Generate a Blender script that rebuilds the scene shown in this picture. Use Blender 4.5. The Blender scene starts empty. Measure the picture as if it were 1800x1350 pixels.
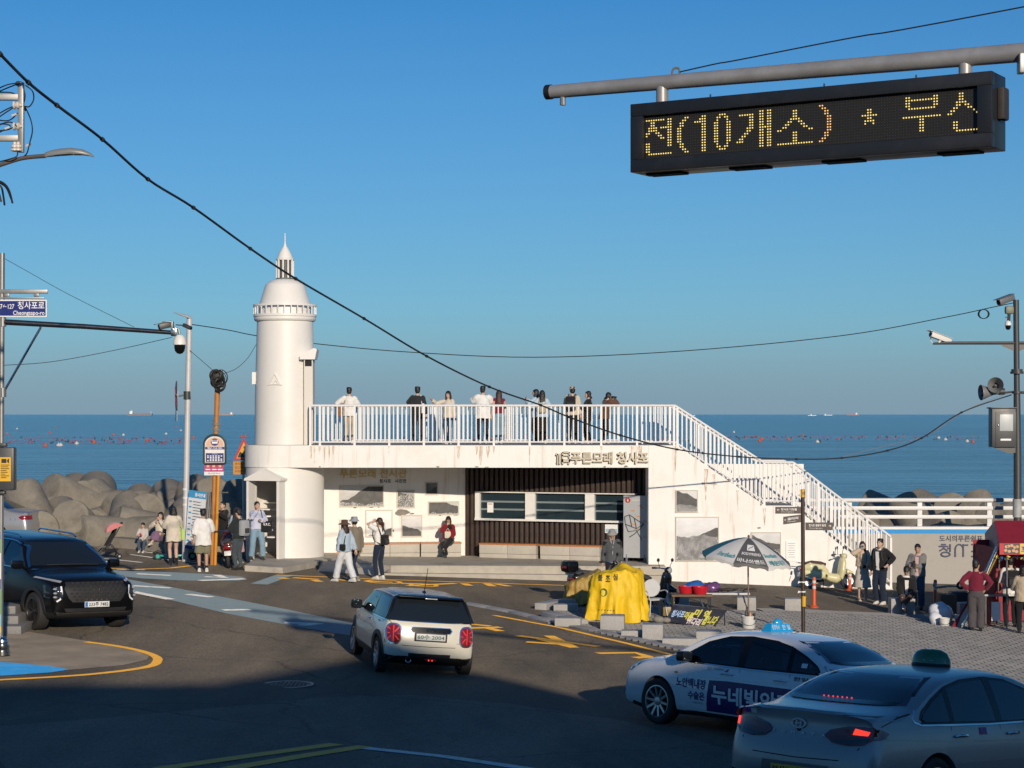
import bpy,bmesh,math,random
import numpy as np
from mathutils import Vector,Matrix,noise as mnoise
from mathutils.bvhtree import BVHTree
from mathutils.geometry import delaunay_2d_cdt
random.seed(7)
R=math.radians
SC=bpy.context.scene
COL=SC.collection
# ------------------------------------------------------------ camera, sky, sun, exposure
FPX=3400.0  # focal length in pixels of the 1800 px wide photograph
HZ=728.0  # row of the horizon in the photograph
CAMZ=4.7
cam_d=bpy.data.cameras.new('camera');cam=bpy.data.objects.new('camera',cam_d);COL.objects.link(cam)
cam.location=(0,0,CAMZ);cam.rotation_euler=(R(90),0,0)
cam_d.sensor_width=36.0;cam_d.lens=36.0*FPX/1800.0
cam_d.shift_y=(HZ-675.0)/1800.0
cam_d.clip_start=0.3;cam_d.clip_end=60000
SC.camera=cam
SUN_EL=15.5;SKY_TINT=(0.97,1.10,0.95,1)
SUN_H=Vector((-0.235,0.972,0)).normalized()  # the way the shadows run
SUN_DIR=Vector((SUN_H.x*math.cos(R(SUN_EL)),SUN_H.y*math.cos(R(SUN_EL)),-math.sin(R(SUN_EL))))
world=bpy.data.worlds.new('World');SC.world=world;world.use_nodes=True
wn=world.node_tree.nodes;wl=world.node_tree.links
bg=wn['Background'];bg.inputs['Strength'].default_value=0.10
sky=wn.new('ShaderNodeTexSky');sky.sky_type='NISHITA';sky.sun_disc=False
sky.sun_elevation=R(SUN_EL);sky.sun_rotation=math.atan2(-SUN_H.x,-SUN_H.y)
sky.air_density=1.0;sky.dust_density=0.3;sky.ozone_density=10.0;sky.altitude=10
tint=wn.new('ShaderNodeMix');tint.data_type='RGBA';tint.blend_type='MULTIPLY';tint.inputs[0].default_value=1.0
tint.inputs[7].default_value=SKY_TINT
wl.new(sky.outputs['Color'],tint.inputs[6])
# the dull blue band of sea haze that lies all round the horizon
wtc=wn.new('ShaderNodeTexCoord');wsp=wn.new('ShaderNodeSeparateXYZ');wl.new(wtc.outputs['Generated'],wsp.inputs[0])
wmr=wn.new('ShaderNodeMapRange');wmr.interpolation_type='SMOOTHSTEP';wmr.inputs['From Min'].default_value=0.0;wmr.inputs['From Max'].default_value=0.055;wmr.inputs['To Min'].default_value=0.75;wmr.inputs['To Max'].default_value=0.0;wl.new(wsp.outputs['Z'],wmr.inputs['Value'])
wmx=wn.new('ShaderNodeMix');wmx.data_type='RGBA';wmx.inputs[7].default_value=(2.1,3.15,4.1,1);wl.new(wmr.outputs['Result'],wmx.inputs[0]);
wm2=wn.new('ShaderNodeMapRange');wm2.inputs['From Min'].default_value=0.0;wm2.inputs['From Max'].default_value=0.21;wm2.inputs['To Min'].default_value=0.30;wm2.inputs['To Max'].default_value=0.0;wl.new(wsp.outputs['Z'],wm2.inputs['Value'])
wx2=wn.new('ShaderNodeMix');wx2.data_type='RGBA';wx2.inputs[7].default_value=(3.6,4.9,5.9,1);wl.new(wm2.outputs['Result'],wx2.inputs[0]);wl.new(tint.outputs[2],wx2.inputs[6]);wl.new(wx2.outputs[2],wmx.inputs[6]);wl.new(wmx.outputs[2],bg.inputs['Color'])
sd=bpy.data.lights.new('sun','SUN');sd.energy=4.0;sd.angle=R(0.53);sd.color=(1.0,0.855,0.68)
sun=bpy.data.objects.new('sun',sd);COL.objects.link(sun)
sun.location=(20,-60,40);sun.rotation_euler=SUN_DIR.to_track_quat('-Z','Y').to_euler()
SC.view_settings.view_transform='Standard';SC.view_settings.look='None'
SC.view_settings.gamma=1.0;SC.view_settings.exposure=0.0;SC.view_settings.use_curve_mapping=False

# ------------------------------------------------------------ terrain and pixel helpers
def G(x,y):
    """height of the ground: falls gently to the right, climbs towards the viewer's street"""
    xs=16*math.tanh(x/16.0)
    u=(30.0-y)
    sp=3.0*math.log1p(math.exp(max(-40,min(40,u/3.0))))
    sp=min(sp,60)
    return-0.045*xs*1.08+0.08*sp
def at(px,py,d):
    return Vector(((px-900.0)/FPX*d,d,CAMZ+(HZ-py)/FPX*d))
def gp(px,py,h=0.0):
    lo,hi=4.0,400.0
    f=lambda d:CAMZ+(HZ-py)/FPX*d-h-G((px-900)/FPX*d,d)
    for _ in range(60):
        m=(lo+hi)/2
        if f(m)>0:lo=m
        else:hi=m
    d=(lo+hi)/2
    return Vector(((px-900)/FPX*d,d,G((px-900)/FPX*d,d)))
def V(*a):return Vector(a)

# ------------------------------------------------------------ materials
MATS={}
def mat(name,col,rough=0.6,metal=0.0,var=0.08,scale=6.0,bump=0.0,bscale=60.0,spec=0.5,emit=None,estr=0.0,coat=0.0,dirt=None,dscale=1.5,damt=0.5,alpha=1.0,trans=0.0,flake=0.0,sheen=0.0):
    if name in MATS:return MATS[name]
    m=bpy.data.materials.new(name);m.use_nodes=True;MATS[name]=m
    nt=m.node_tree;n=nt.nodes;l=nt.links;b=n['Principled BSDF']
    b.inputs['Roughness'].default_value=rough;b.inputs['Metallic'].default_value=metal
    b.inputs['Specular IOR Level'].default_value=spec;b.inputs['Coat Weight'].default_value=coat;b.inputs['Coat Roughness'].default_value=0.05
    b.inputs['Sheen Weight'].default_value=sheen
    b.inputs['Base Color'].default_value=(*col,1)
    if any(k in name for k in('road','paver','asphalt','worn_concrete','kerb_paint')):b.inputs['Diffuse Roughness'].default_value=0.9
    if trans:b.inputs['Transmission Weight'].default_value=trans
    if alpha<1:b.inputs['Alpha'].default_value=alpha
    tc=n.new('ShaderNodeTexCoord')
    if var>0 or dirt:
        nz=n.new('ShaderNodeTexNoise');nz.inputs['Scale'].default_value=scale;nz.inputs['Detail'].default_value=6;nz.inputs['Roughness'].default_value=0.62
        l.new(tc.outputs['Object'],nz.inputs['Vector'])
        mx=n.new('ShaderNodeMix');mx.data_type='RGBA'
        mx.inputs[6].default_value=tuple(min(1,c*(1-var*1.6)) for c in col)+(1,)
        mx.inputs[7].default_value=tuple(min(1,c*(1+var*1.6)) for c in col)+(1,)
        l.new(nz.outputs['Fac'],mx.inputs[0]);out=mx.outputs[2]
        if dirt:
            n2=n.new('ShaderNodeTexNoise');n2.inputs['Scale'].default_value=dscale;n2.inputs['Detail'].default_value=9;n2.inputs['Roughness'].default_value=0.7
            l.new(tc.outputs['Object'],n2.inputs['Vector'])
            rp=n.new('ShaderNodeValToRGB');rp.color_ramp.elements[0].position=0.5;rp.color_ramp.elements[1].position=0.75
            l.new(n2.outputs['Fac'],rp.inputs['Fac'])
            mu=n.new('ShaderNodeMath');mu.operation='MULTIPLY';mu.inputs[1].default_value=damt;l.new(rp.outputs['Color'],mu.inputs[0])
            m2=n.new('ShaderNodeMix');m2.data_type='RGBA';m2.inputs[7].default_value=(*dirt,1)
            l.new(mu.outputs[0],m2.inputs[0]);l.new(out,m2.inputs[6]);out=m2.outputs[2]
        l.new(out,b.inputs['Base Color'])
        if rough>0.12:
            mr=n.new('ShaderNodeMapRange');mr.inputs['To Min'].default_value=max(0.02,rough-0.1);mr.inputs['To Max'].default_value=min(1,rough+0.1)
            l.new(nz.outputs['Fac'],mr.inputs['Value']);l.new(mr.outputs['Result'],b.inputs['Roughness'])
    if bump>0:
        bz=n.new('ShaderNodeTexNoise');bz.inputs['Scale'].default_value=bscale;bz.inputs['Detail'].default_value=5
        l.new(tc.outputs['Object'],bz.inputs['Vector'])
        bm_=n.new('ShaderNodeBump');bm_.inputs['Strength'].default_value=bump;bm_.inputs['Distance'].default_value=0.02
        l.new(bz.outputs['Fac'],bm_.inputs['Height']);l.new(bm_.outputs['Normal'],b.inputs['Normal'])
    if emit is not None:
        b.inputs['Emission Color'].default_value=(*emit,1);b.inputs['Emission Strength'].default_value=estr
    return m
def cloth(name,col,rough=0.9,var=0.12):return mat('cloth_'+name,col,rough,var=var,scale=7,bump=0.35,bscale=26,spec=0.2,sheen=0.15)

# ------------------------------------------------------------ mesh collector
class MB:
    def __init__(s):s.v=[];s.f=[];s.m=[]
    def add(s,vs,fs,mi=0):
        k=len(s.v);s.v+=[tuple(p) for p in vs];s.f+=[tuple(i+k for i in f) for f in fs];s.m+=[mi]*len(fs);return s
    def box(s,c,size,rot=None,mi=0,taper=1.0):
        hx,hy,hz=size[0]/2,size[1]/2,size[2]/2
        P=[V(-hx,-hy,-hz),V(hx,-hy,-hz),V(hx,hy,-hz),V(-hx,hy,-hz),V(-hx*taper,-hy*taper,hz),V(hx*taper,-hy*taper,hz),V(hx*taper,hy*taper,hz),V(-hx*taper,hy*taper,hz)]
        if rot is not None:P=[rot@p for p in P]
        c=Vector(c)
        return s.add([p+c for p in P],[(0,3,2,1),(4,5,6,7),(0,1,5,4),(1,2,6,5),(2,3,7,6),(3,0,4,7)],mi)
    def bbox(s,c,size,b=0.02,rot=None,mi=0):
        """box with chamfered edges"""
        bm=bmesh.new();bmesh.ops.create_cube(bm,size=1.0)
        for v in bm.verts:v.co=V(v.co.x*size[0],v.co.y*size[1],v.co.z*size[2])
        bmesh.ops.bevel(bm,geom=bm.edges[:],offset=b,segments=2,affect='EDGES',profile=0.6)
        c=Vector(c)
        return s.bm(bm,(lambda p:(rot@p if rot is not None else p)+c),mi)
    def bm(s,bm,fn=None,mi=0):
        bm.verts.index_update()
        s.add([(fn(v.co) if fn else v.co) for v in bm.verts],[tuple(v.index for v in f.verts) for f in bm.faces],mi);bm.free();return s
    def tube(s,pts,r,n=8,mi=0,cap=True,ell=None):
        pts=[Vector(p) for p in pts];m=len(pts)
        rr=r if isinstance(r,(list,tuple)) else[r]*m
        rings=[];up=None
        for i,p in enumerate(pts):
            t=(pts[min(i+1,m-1)]-pts[max(i-1,0)])
            t=t.normalized() if t.length>1e-9 else V(0,0,1)
            if up is None:
                a=V(0,0,1) if abs(t.z)<0.9 else V(1,0,0)
                up=(a-t*a.dot(t)).normalized()
            else:
                up=up-t*up.dot(t)
                up=up.normalized() if up.length>1e-6 else t.orthogonal().normalized()
            sd_=t.cross(up)
            rings.append([p+(sd_*math.cos(2*math.pi*k/n)+up*math.sin(2*math.pi*k/n))*rr[i] for k in range(n)])
        vs=[q for rg in rings for q in rg]
        fs=[(i*n+k,i*n+(k+1)%n,(i+1)*n+(k+1)%n,(i+1)*n+k) for i in range(m-1) for k in range(n)]
        if cap:fs+=[tuple(range(n-1,-1,-1)),tuple((m-1)*n+k for k in range(n))]
        return s.add(vs,fs,mi)
    def lathe(s,prof,n=24,c=(0,0,0),axis='z',mi=0,a0=0.0,a1=2*math.pi,rot=None):
        c=Vector(c);full=abs(a1-a0-2*math.pi)<1e-6;k=n if full else n+1
        vs=[]
        for(r,h) in prof:
            for i in range(k):
                a=a0+(a1-a0)*i/n
                p=V(r*math.cos(a),r*math.sin(a),h)
                if axis=='y':p=V(p.x,p.z,p.y)
                if axis=='x':p=V(p.z,p.x,p.y)
                if rot is not None:p=rot@p
                vs.append(c+p)
        fs=[]
        for j in range(len(prof)-1):
            for i in range(n):
                a,b=i,(i+1)%k
                f=(j*k+a,j*k+b,(j+1)*k+b,(j+1)*k+a)
                fs.append(f if axis != 'y' else f[::-1])
        return s.add(vs,fs,mi)
    def ball(s,c,r,n=10,mi=0,rot=None):
        rx,ry,rz=r if isinstance(r,(tuple,list)) else(r,r,r)
        c=Vector(c);m=max(4,n//2);vs=[c+(rot@V(0,0,-rz) if rot is not None else V(0,0,-rz))]
        for j in range(1,m):
            ph=-math.pi/2+math.pi*j/m
            for i in range(n):
                a=2*math.pi*i/n;p=V(rx*math.cos(ph)*math.cos(a),ry*math.cos(ph)*math.sin(a),rz*math.sin(ph))
                vs.append(c+(rot@p if rot is not None else p))
        vs.append(c+(rot@V(0,0,rz) if rot is not None else V(0,0,rz)))
        fs=[(0,1+(i+1)%n,1+i) for i in range(n)]
        for j in range(m-2):
            for i in range(n):fs.append((1+j*n+i,1+j*n+(i+1)%n,1+(j+1)*n+(i+1)%n,1+(j+1)*n+i))
        t=len(vs)-1;o=1+(m-2)*n
        fs+=[(o+i,o+(i+1)%n,t) for i in range(n)]
        return s.add(vs,fs,mi)
    def prism(s,poly,d0,d1,fn,mi=0):
        """poly in 2-D, extruded from d0 to d1; fn(u,v,d) -> point"""
        n=len(poly);vs=[fn(u,v,d0) for u,v in poly]+[fn(u,v,d1) for u,v in poly]
        return s.add(vs,[tuple(range(n-1,-1,-1)),tuple(range(n,2*n))]+[(i,(i+1)%n,n+(i+1)%n,n+i) for i in range(n)],mi)
    def quad(s,a,b,c,d,mi=0):return s.add([a,b,c,d],[(0,1,2,3)],mi)
    def mesh(s,name,mats,smooth=35,off=None,fixn=True):
        me=bpy.data.meshes.new(name)
        vs=s.v if off is None else[(p[0]-off[0],p[1]-off[1],p[2]-off[2]) for p in s.v]
        me.from_pydata(vs,[],s.f)
        for m in(mats if isinstance(mats,(list,tuple)) else[mats]):me.materials.append(m)
        me.polygons.foreach_set('material_index',s.m)
        if fixn:
            bm=bmesh.new();bm.from_mesh(me);bmesh.ops.recalc_face_normals(bm,faces=bm.faces[:]);bm.to_mesh(me);bm.free()
        if smooth:
            me.polygons.foreach_set('use_smooth',[True]*len(me.polygons));me.set_sharp_from_angle(angle=R(smooth))
        me.update();return me
    def build(s,name,mats,parent=None,smooth=35,world=False,label=None,fixn=True):
        off=parent.location if(parent is not None and world) else None
        return link(name,s.mesh(name,mats,smooth,off,fixn),parent,label)
def link(name,me,parent=None,label=None):
    o=bpy.data.objects.new(name,me);COL.objects.link(o)
    if parent is not None:o.parent=parent
    if label:o['label']=label
    return o
def thing(name,label,cat,loc=(0,0,0),rotz=0.0,group=None):
    o=bpy.data.objects.new(name,None);COL.objects.link(o);o.location=loc;o.rotation_euler=(0,0,rotz)
    o.empty_display_size=0.2
    return tag(o,label,cat,group)
def tag(o,label,cat,group=None):
    o['label']=label;o['category']=cat
    if group:o['group']=group
    return o
def struct(o,kind='structure'):o['kind']=kind;return o
def dup(o,parent=None,label=None,group=None,loc=None,rot=None):
    c=o.copy();COL.objects.link(c)
    if parent is not None:c.parent=parent
    if label:c['label']=label
    if group:c['group']=group
    if loc is not None:c.location=loc
    if rot is not None:c.rotation_euler=rot
    for ch in o.children:dup(ch,c)
    return c

# ------------------------------------------------------------ scratch scene for remesh, boolean and text
TMP=bpy.data.scenes.new('scratch')
def evaluated(o):
    TMP.collection.objects.link(o) if o.name not in TMP.collection.objects else None
    vl=TMP.view_layers[0];vl.update()
    me=bpy.data.meshes.new_from_object(o.evaluated_get(vl.depsgraph))
    return me
def drop(o):
    d=o.data;bpy.data.objects.remove(o)
    if d is not None and d.users==0:
        if isinstance(d,bpy.types.Mesh):bpy.data.meshes.remove(d)
        elif isinstance(d,bpy.types.Curve):bpy.data.curves.remove(d)
def remesh(mb,vox,smooth=2,name='blob'):
    """one continuous skin round everything in mb: (verts, faces)"""
    me=mb.mesh(name,[],0);o=bpy.data.objects.new('scratch',me);TMP.collection.objects.link(o)
    md=o.modifiers.new('r','REMESH');md.mode='VOXEL';md.voxel_size=vox;md.adaptivity=0
    if smooth:
        sm=o.modifiers.new('s','SMOOTH');sm.iterations=smooth;sm.factor=0.5
    out=evaluated(o);drop(o)
    vs=[v.co.copy() for v in out.vertices];fs=[tuple(p.vertices) for p in out.polygons]
    bpy.data.meshes.remove(out)
    return vs,fs
TXT={}
def text_mesh(body,bold=0.0):
    """flat outlines of a line of writing, scaled to a unit box: (verts2d, faces)"""
    if(body,bold) in TXT:return TXT[(body,bold)]
    c=bpy.data.curves.new('t','FONT');c.body=body;c.resolution_u=2;c.offset=bold;c.space_line=1.0
    o=bpy.data.objects.new('t',c);TMP.collection.objects.link(o)
    me=evaluated(o);drop(o)
    v=np.array([tuple(p.co)[:2] for p in me.vertices]);f=[tuple(p.vertices) for p in me.polygons]
    bpy.data.meshes.remove(me)
    lo,hi=v.min(0),v.max(0);asp=(hi[0]-lo[0])/(hi[1]-lo[1])
    TXT[(body,bold)]=((v-lo)/(hi-lo),f,asp);return TXT[(body,bold)]
def text_into(mb,body,fn,mi=0,bold=0.0,depth=0.0):
    """fn(u,v,d) maps the unit box to the surface; depth>0 gives raised letters"""
    v,f,asp=text_mesh(body,bold)
    mb.add([fn(a,b,depth) for a,b in v],f,mi)
    if depth:
        from collections import Counter
        cnt=Counter();k=len(v)
        for p in f:
            for i in range(len(p)):cnt[tuple(sorted((p[i],p[(i+1)%len(p)])))]+=1
        bd=[e for e,c in cnt.items() if c==1]
        mb.add([fn(a,b,depth) for a,b in v]+[fn(a,b,0.0) for a,b in v],[(a,b,b+k,a+k) for a,b in bd],mi)
    return mb
def rectmap(p0,px,py,nrm):
    """unit box to a rectangle: corner p0, edge vectors px, py, outward normal"""
    return lambda u,v,d=0.0:p0+px*u+py*v+nrm*d
def densify(poly,step):
    out=[]
    for i,p in enumerate(poly):
        q=poly[(i+1)%len(poly)];n=max(1,int((Vector(q)-Vector(p)).length/step))
        out+=[Vector(p).lerp(Vector(q),k/n) for k in range(n)]
    return out
def fill2d(poly,step):
    """even triangles of about step inside a polygon: (list of 2-D, faces)"""
    B=[Vector((p.x,p.y)) for p in densify([V(p[0],p[1],0) for p in poly],step)];n=len(B);P=[(b.x,b.y) for b in B]
    xs=[p[0] for p in P];ys=[p[1] for p in P];I=[];row=0;y=min(ys)+step*0.5
    while y<max(ys):
        x=min(xs)+step*(0.5 if row%2 else 1.0)
        while x<max(xs):
            if inside(x,y,P) and min((x-a)**2+(y-b)**2 for a,b in P)>(step*0.45)**2:I.append(Vector((x,y)))
            x+=step
        y+=step*0.87;row+=1
    r=delaunay_2d_cdt(B+I,[(k,(k+1)%n) for k in range(n)],[],1,1e-6)
    return[(v.x,v.y) for v in r[0]],[tuple(f) for f in r[2]]
def inside(x,y,P):
    c=False;j=len(P)-1
    for i in range(len(P)):
        if(P[i][1]>y) !=(P[j][1]>y) and x<(P[j][0]-P[i][0])*(y-P[i][1])/(P[j][1]-P[i][1])+P[i][0]:c=not c
        j=i
    return c
def drape(mb,poly,off=0.004,step=1.2,mi=0,surf=None):
    v,f=fill2d([(p[0],p[1]) for p in poly],step)
    mb.add([(a,b,(surf or G)(a,b)+off) for a,b in v],f,mi)
def pxpoly(pts):return[gp(a,b) for a,b in pts]
def strip_px(mb,pts,w,off=0.004,mi=0,surf=None):
    P=[gp(a,b) for a,b in pts];strip(mb,P,w,off,mi,surf)
def strip(mb,P,w,off=0.004,mi=0,surf=None):
    Q=[]
    for i in range(len(P)-1):
        n=max(1,int((P[i+1]-P[i]).length/1.0));Q+=[P[i].lerp(P[i+1],k/n) for k in range(n)]
    Q.append(P[-1]);vs=[]
    for i,p in enumerate(Q):
        t=Q[min(i+1,len(Q)-1)]-Q[max(i-1,0)];t.z=0;t.normalize();nn=V(-t.y,t.x,0)*w/2
        for q in(p+nn,p-nn):vs.append((q.x,q.y,(surf or G)(q.x,q.y)+off))
    mb.add(vs,[(2*i,2*i+1,2*i+3,2*i+2) for i in range(len(Q)-1)],mi)
def smoothpath(pts,n=6):
    """Catmull-Rom through the points"""
    P=[Vector(p) for p in pts];out=[]
    for i in range(len(P)-1):
        a,b,c,d=P[max(i-1,0)],P[i],P[i+1],P[min(i+2,len(P)-1)]
        for k in range(n):
            t=k/n
            out.append(0.5*((2*b)+(c-a)*t+(2*a-5*b+4*c-d)*t*t+(3*b-a-3*c+d)*t**3))
    out.append(P[-1]);return out

# ============================================================ the setting: sea, road, pavements, breakwater
SEAZ=-3.0
def asphalt(name,c,c2,b=0.5):
    m=mat(name,c,0.85,var=0.10,scale=1.3,bump=0.0,spec=0.35)
    nt=m.node_tree;n=nt.nodes;l=nt.links;p=n['Principled BSDF'];tc=[x for x in n if x.type=='TEX_COORD'][0]
    old=p.inputs['Base Color'].links[0].from_socket
    v=n.new('ShaderNodeTexVoronoi');v.inputs['Scale'].default_value=42;l.new(tc.outputs['Object'],v.inputs['Vector'])
    mx=n.new('ShaderNodeMix');mx.data_type='RGBA';mx.blend_type='MULTIPLY';mx.inputs[0].default_value=0.75
    rp=n.new('ShaderNodeValToRGB');rp.color_ramp.elements[0].color=(0.45,0.45,0.45,1);rp.color_ramp.elements[1].color=(1.5,1.45,1.35,1)
    l.new(v.outputs['Color'],rp.inputs['Fac']);l.new(old,mx.inputs[6]);l.new(rp.outputs['Color'],mx.inputs[7])
    # worn lanes, tar seams and patches
    mp=n.new('ShaderNodeMapping');mp.inputs['Scale'].default_value=(0.55,0.12,1);mp.inputs['Rotation'].default_value=(0,0,R(18));l.new(tc.outputs['Object'],mp.inputs['Vector'])
    nz=n.new('ShaderNodeTexNoise');nz.inputs['Scale'].default_value=1.0;nz.inputs['Detail'].default_value=7;nz.inputs['Roughness'].default_value=0.6;l.new(mp.outputs['Vector'],nz.inputs['Vector'])
    r2=n.new('ShaderNodeValToRGB');r2.color_ramp.elements[0].position=0.34;r2.color_ramp.elements[0].color=(0.58,0.58,0.60,1);r2.color_ramp.elements[1].position=0.66;r2.color_ramp.elements[1].color=(1.28,1.25,1.19,1)
    l.new(nz.outputs['Fac'],r2.inputs['Fac'])
    m2=n.new('ShaderNodeMix');m2.data_type='RGBA';m2.blend_type='MULTIPLY';m2.inputs[0].default_value=1.0
    l.new(mx.outputs[2],m2.inputs[6]);l.new(r2.outputs['Color'],m2.inputs[7])
    vc=n.new('ShaderNodeTexVoronoi');vc.feature='DISTANCE_TO_EDGE';vc.inputs['Scale'].default_value=0.13
    nd=n.new('ShaderNodeTexNoise');nd.inputs['Scale'].default_value=0.9;nd.inputs['Detail'].default_value=6;l.new(tc.outputs['Object'],nd.inputs['Vector'])
    ad=n.new('ShaderNodeMix');ad.data_type='VECTOR';ad.inputs[0].default_value=0.06;l.new(tc.outputs['Object'],ad.inputs[4]);l.new(nd.outputs['Color'],ad.inputs[5])
    sc=n.new('ShaderNodeVectorMath');sc.operation='MULTIPLY_ADD';sc.inputs[1].default_value=(1.2,1.2,0);l.new(nd.outputs['Color'],sc.inputs[0]);l.new(tc.outputs['Object'],sc.inputs[2])
    l.new(sc.outputs[0],vc.inputs['Vector'])
    rc=n.new('ShaderNodeValToRGB');rc.color_ramp.elements[0].position=0.0015;rc.color_ramp.elements[0].color=(0.35,0.35,0.35,1);rc.color_ramp.elements[1].position=0.004;l.new(vc.outputs['Distance'],rc.inputs['Fac'])
    m3=n.new('ShaderNodeMix');m3.data_type='RGBA';m3.blend_type='MULTIPLY';m3.inputs[0].default_value=0.8
    l.new(m2.outputs[2],m3.inputs[6]);l.new(rc.outputs['Color'],m3.inputs[7]);l.new(m3.outputs[2],p.inputs['Base Color'])
    p.inputs['Diffuse Roughness'].default_value=1.0
    bp=n.new('ShaderNodeBump');bp.inputs['Strength'].default_value=b;bp.inputs['Distance'].default_value=0.012
    l.new(v.outputs['Distance'],bp.inputs['Height']);l.new(bp.outputs['Normal'],p.inputs['Normal'])
    return m
M_ASPH=asphalt('asphalt',(0.098,0.086,0.069),None,0.9)
M_ASPH2=asphalt('asphalt_newer',(0.135,0.122,0.104),None,0.9)
M_CONC=mat('concrete',(0.36,0.33,0.28),0.85,var=0.16,scale=2.5,bump=0.4,bscale=30,dirt=(0.16,0.14,0.11),dscale=1.1,damt=0.6)
M_GRAN=mat('granite',(0.36,0.35,0.335),0.7,var=0.3,scale=55,bump=0.15,bscale=80,dirt=(0.2,0.19,0.17),dscale=3,damt=0.3)
M_YEL=mat('yellow_road_paint',(0.66,0.34,0.03),0.75,var=0.15,scale=9,dirt=(0.16,0.13,0.08),dscale=7,damt=0.45)
M_WHT=mat('white_road_paint',(0.62,0.61,0.57),0.75,var=0.15,scale=9,dirt=(0.14,0.13,0.11),dscale=6,damt=0.7)
M_BLU=mat('blue_road_paint',(0.15,0.205,0.225),0.8,var=0.12,scale=3,bump=0.4,bscale=50,dirt=(0.14,0.15,0.15),dscale=2.5,damt=0.5)

# ---- sea
def make_sea():
    m=bpy.data.materials.new('sea_water');m.use_nodes=True;n=m.node_tree.nodes;l=m.node_tree.links;p=n['Principled BSDF']
    p.inputs['Base Color'].default_value=(0.012,0.06,0.115,1);p.inputs['Roughness'].default_value=0.16;p.inputs['IOR'].default_value=1.33
    g=n.new('ShaderNodeNewGeometry')
    prev=None;hs=[]
    for sx,sy,sc,amp,det in((0.22,1.0,0.16,2.4,4),(0.4,1.0,0.6,0.7,4),(0.7,1.0,2.4,0.16,3),(0.10,0.35,0.05,5.0,3)):
        mp=n.new('ShaderNodeMapping');mp.inputs['Scale'].default_value=(sx,sy,1);mp.inputs['Rotation'].default_value=(0,0,R(7));l.new(g.outputs['Position'],mp.inputs['Vector'])
        nz=n.new('ShaderNodeTexNoise');nz.inputs['Scale'].default_value=sc;nz.inputs['Detail'].default_value=det;nz.inputs['Roughness'].default_value=0.6
        l.new(mp.outputs['Vector'],nz.inputs['Vector'])
        mu=n.new('ShaderNodeMath');mu.operation='MULTIPLY';mu.inputs[1].default_value=amp;l.new(nz.outputs['Fac'],mu.inputs[0])
        if prev is None:prev=mu.outputs[0]
        else:
            a=n.new('ShaderNodeMath');a.operation='ADD';l.new(prev,a.inputs[0]);l.new(mu.outputs[0],a.inputs[1]);prev=a.outputs[0]
    b=n.new('ShaderNodeBump');b.inputs['Strength'].default_value=1.0;b.inputs['Distance'].default_value=1.0
    l.new(prev,b.inputs['Height']);l.new(b.outputs['Normal'],p.inputs['Normal'])
    # light and dark of the waves painted into the water's colour
    mp=n.new('ShaderNodeMapping');mp.inputs['Scale'].default_value=(0.006,0.028,1);mp.inputs['Rotation'].default_value=(0,0,R(4));l.new(g.outputs['Position'],mp.inputs['Vector'])
    nz=n.new('ShaderNodeTexNoise');nz.inputs['Scale'].default_value=1.0;nz.inputs['Detail'].default_value=9;nz.inputs['Roughness'].default_value=0.72;l.new(mp.outputs['Vector'],nz.inputs['Vector'])
    mx=n.new('ShaderNodeMix');mx.data_type='RGBA';mx.inputs[6].default_value=(0.008,0.055,0.105,1);mx.inputs[7].default_value=(0.065,0.25,0.36,1)
    rpw=n.new('ShaderNodeValToRGB');rpw.color_ramp.elements[0].position=0.36;rpw.color_ramp.elements[1].position=0.64;l.new(nz.outputs['Fac'],rpw.inputs['Fac']);l.new(rpw.outputs['Color'],mx.inputs[0]);l.new(mx.outputs[2],p.inputs['Base Color'])
    mb=MB();w=40000
    mb.quad((-w,62.5,SEAZ),(w,62.5,SEAZ),(w,45000,SEAZ),(-w,45000,SEAZ))
    struct(mb.build('sea',m,smooth=0))
make_sea()

# ---- road: one sheet of ground from behind the viewer to the sea wall
def make_road():
    xs=sorted(set([-400,-200,-120,-80]+list(np.linspace(-50,50,68))+[80,120,200,400]))
    ys=sorted(set([-400,-200,-100,-70]+list(np.linspace(-50,61.5,76))))
    mb=MB();vs=[(x,y,G(x,y)) for y in ys for x in xs];k=len(xs)
    fs=[(j*k+i,j*k+i+1,(j+1)*k+i+1,(j+1)*k+i) for j in range(len(ys)-1) for i in range(k-1)]
    e=len(vs)
    vs+=[(x,61.5,SEAZ-2) for x in xs];t=(len(ys)-1)*k
    fs+=[(t+i,t+i+1,e+i+1,e+i) for i in range(k-1)]
    mb.add(vs,fs);struct(mb.build('road',M_ASPH,smooth=60))
make_road()
# ---- rubble slope under the breakwater blocks
mb=MB();k=0
xs=np.linspace(-45,45,90);ys=np.linspace(61.5,76,16)
vs=[]
for j,y in enumerate(ys):
    for x in xs:
        f=j/15.0;base=G(x,61)-0.7
        vs.append((x,y,base*(1-f)+(SEAZ-0.8)*f+0.35*mnoise.noise(V(x*0.7,y*0.7,3))))
mb.add(vs,[(j*90+i,j*90+i+1,(j+1)*90+i+1,(j+1)*90+i) for j in range(15) for i in range(89)])
struct(mb.build('breakwater_slope',mat('wet_rubble',(0.10,0.095,0.085),0.9,var=0.3,scale=2,bump=0.8,bscale=8),smooth=0))

# ---- newer asphalt patch in front
mb=MB()
drape(mb,pxpoly([(-40,1280),(300,1252),(560,1226),(720,1222),(900,1238),(1100,1268),(1330,1330),(1600,1420),(900,1480),(100,1480)]),0.004,1.0)
struct(mb.build('road_patch',M_ASPH2,smooth=60))

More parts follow.
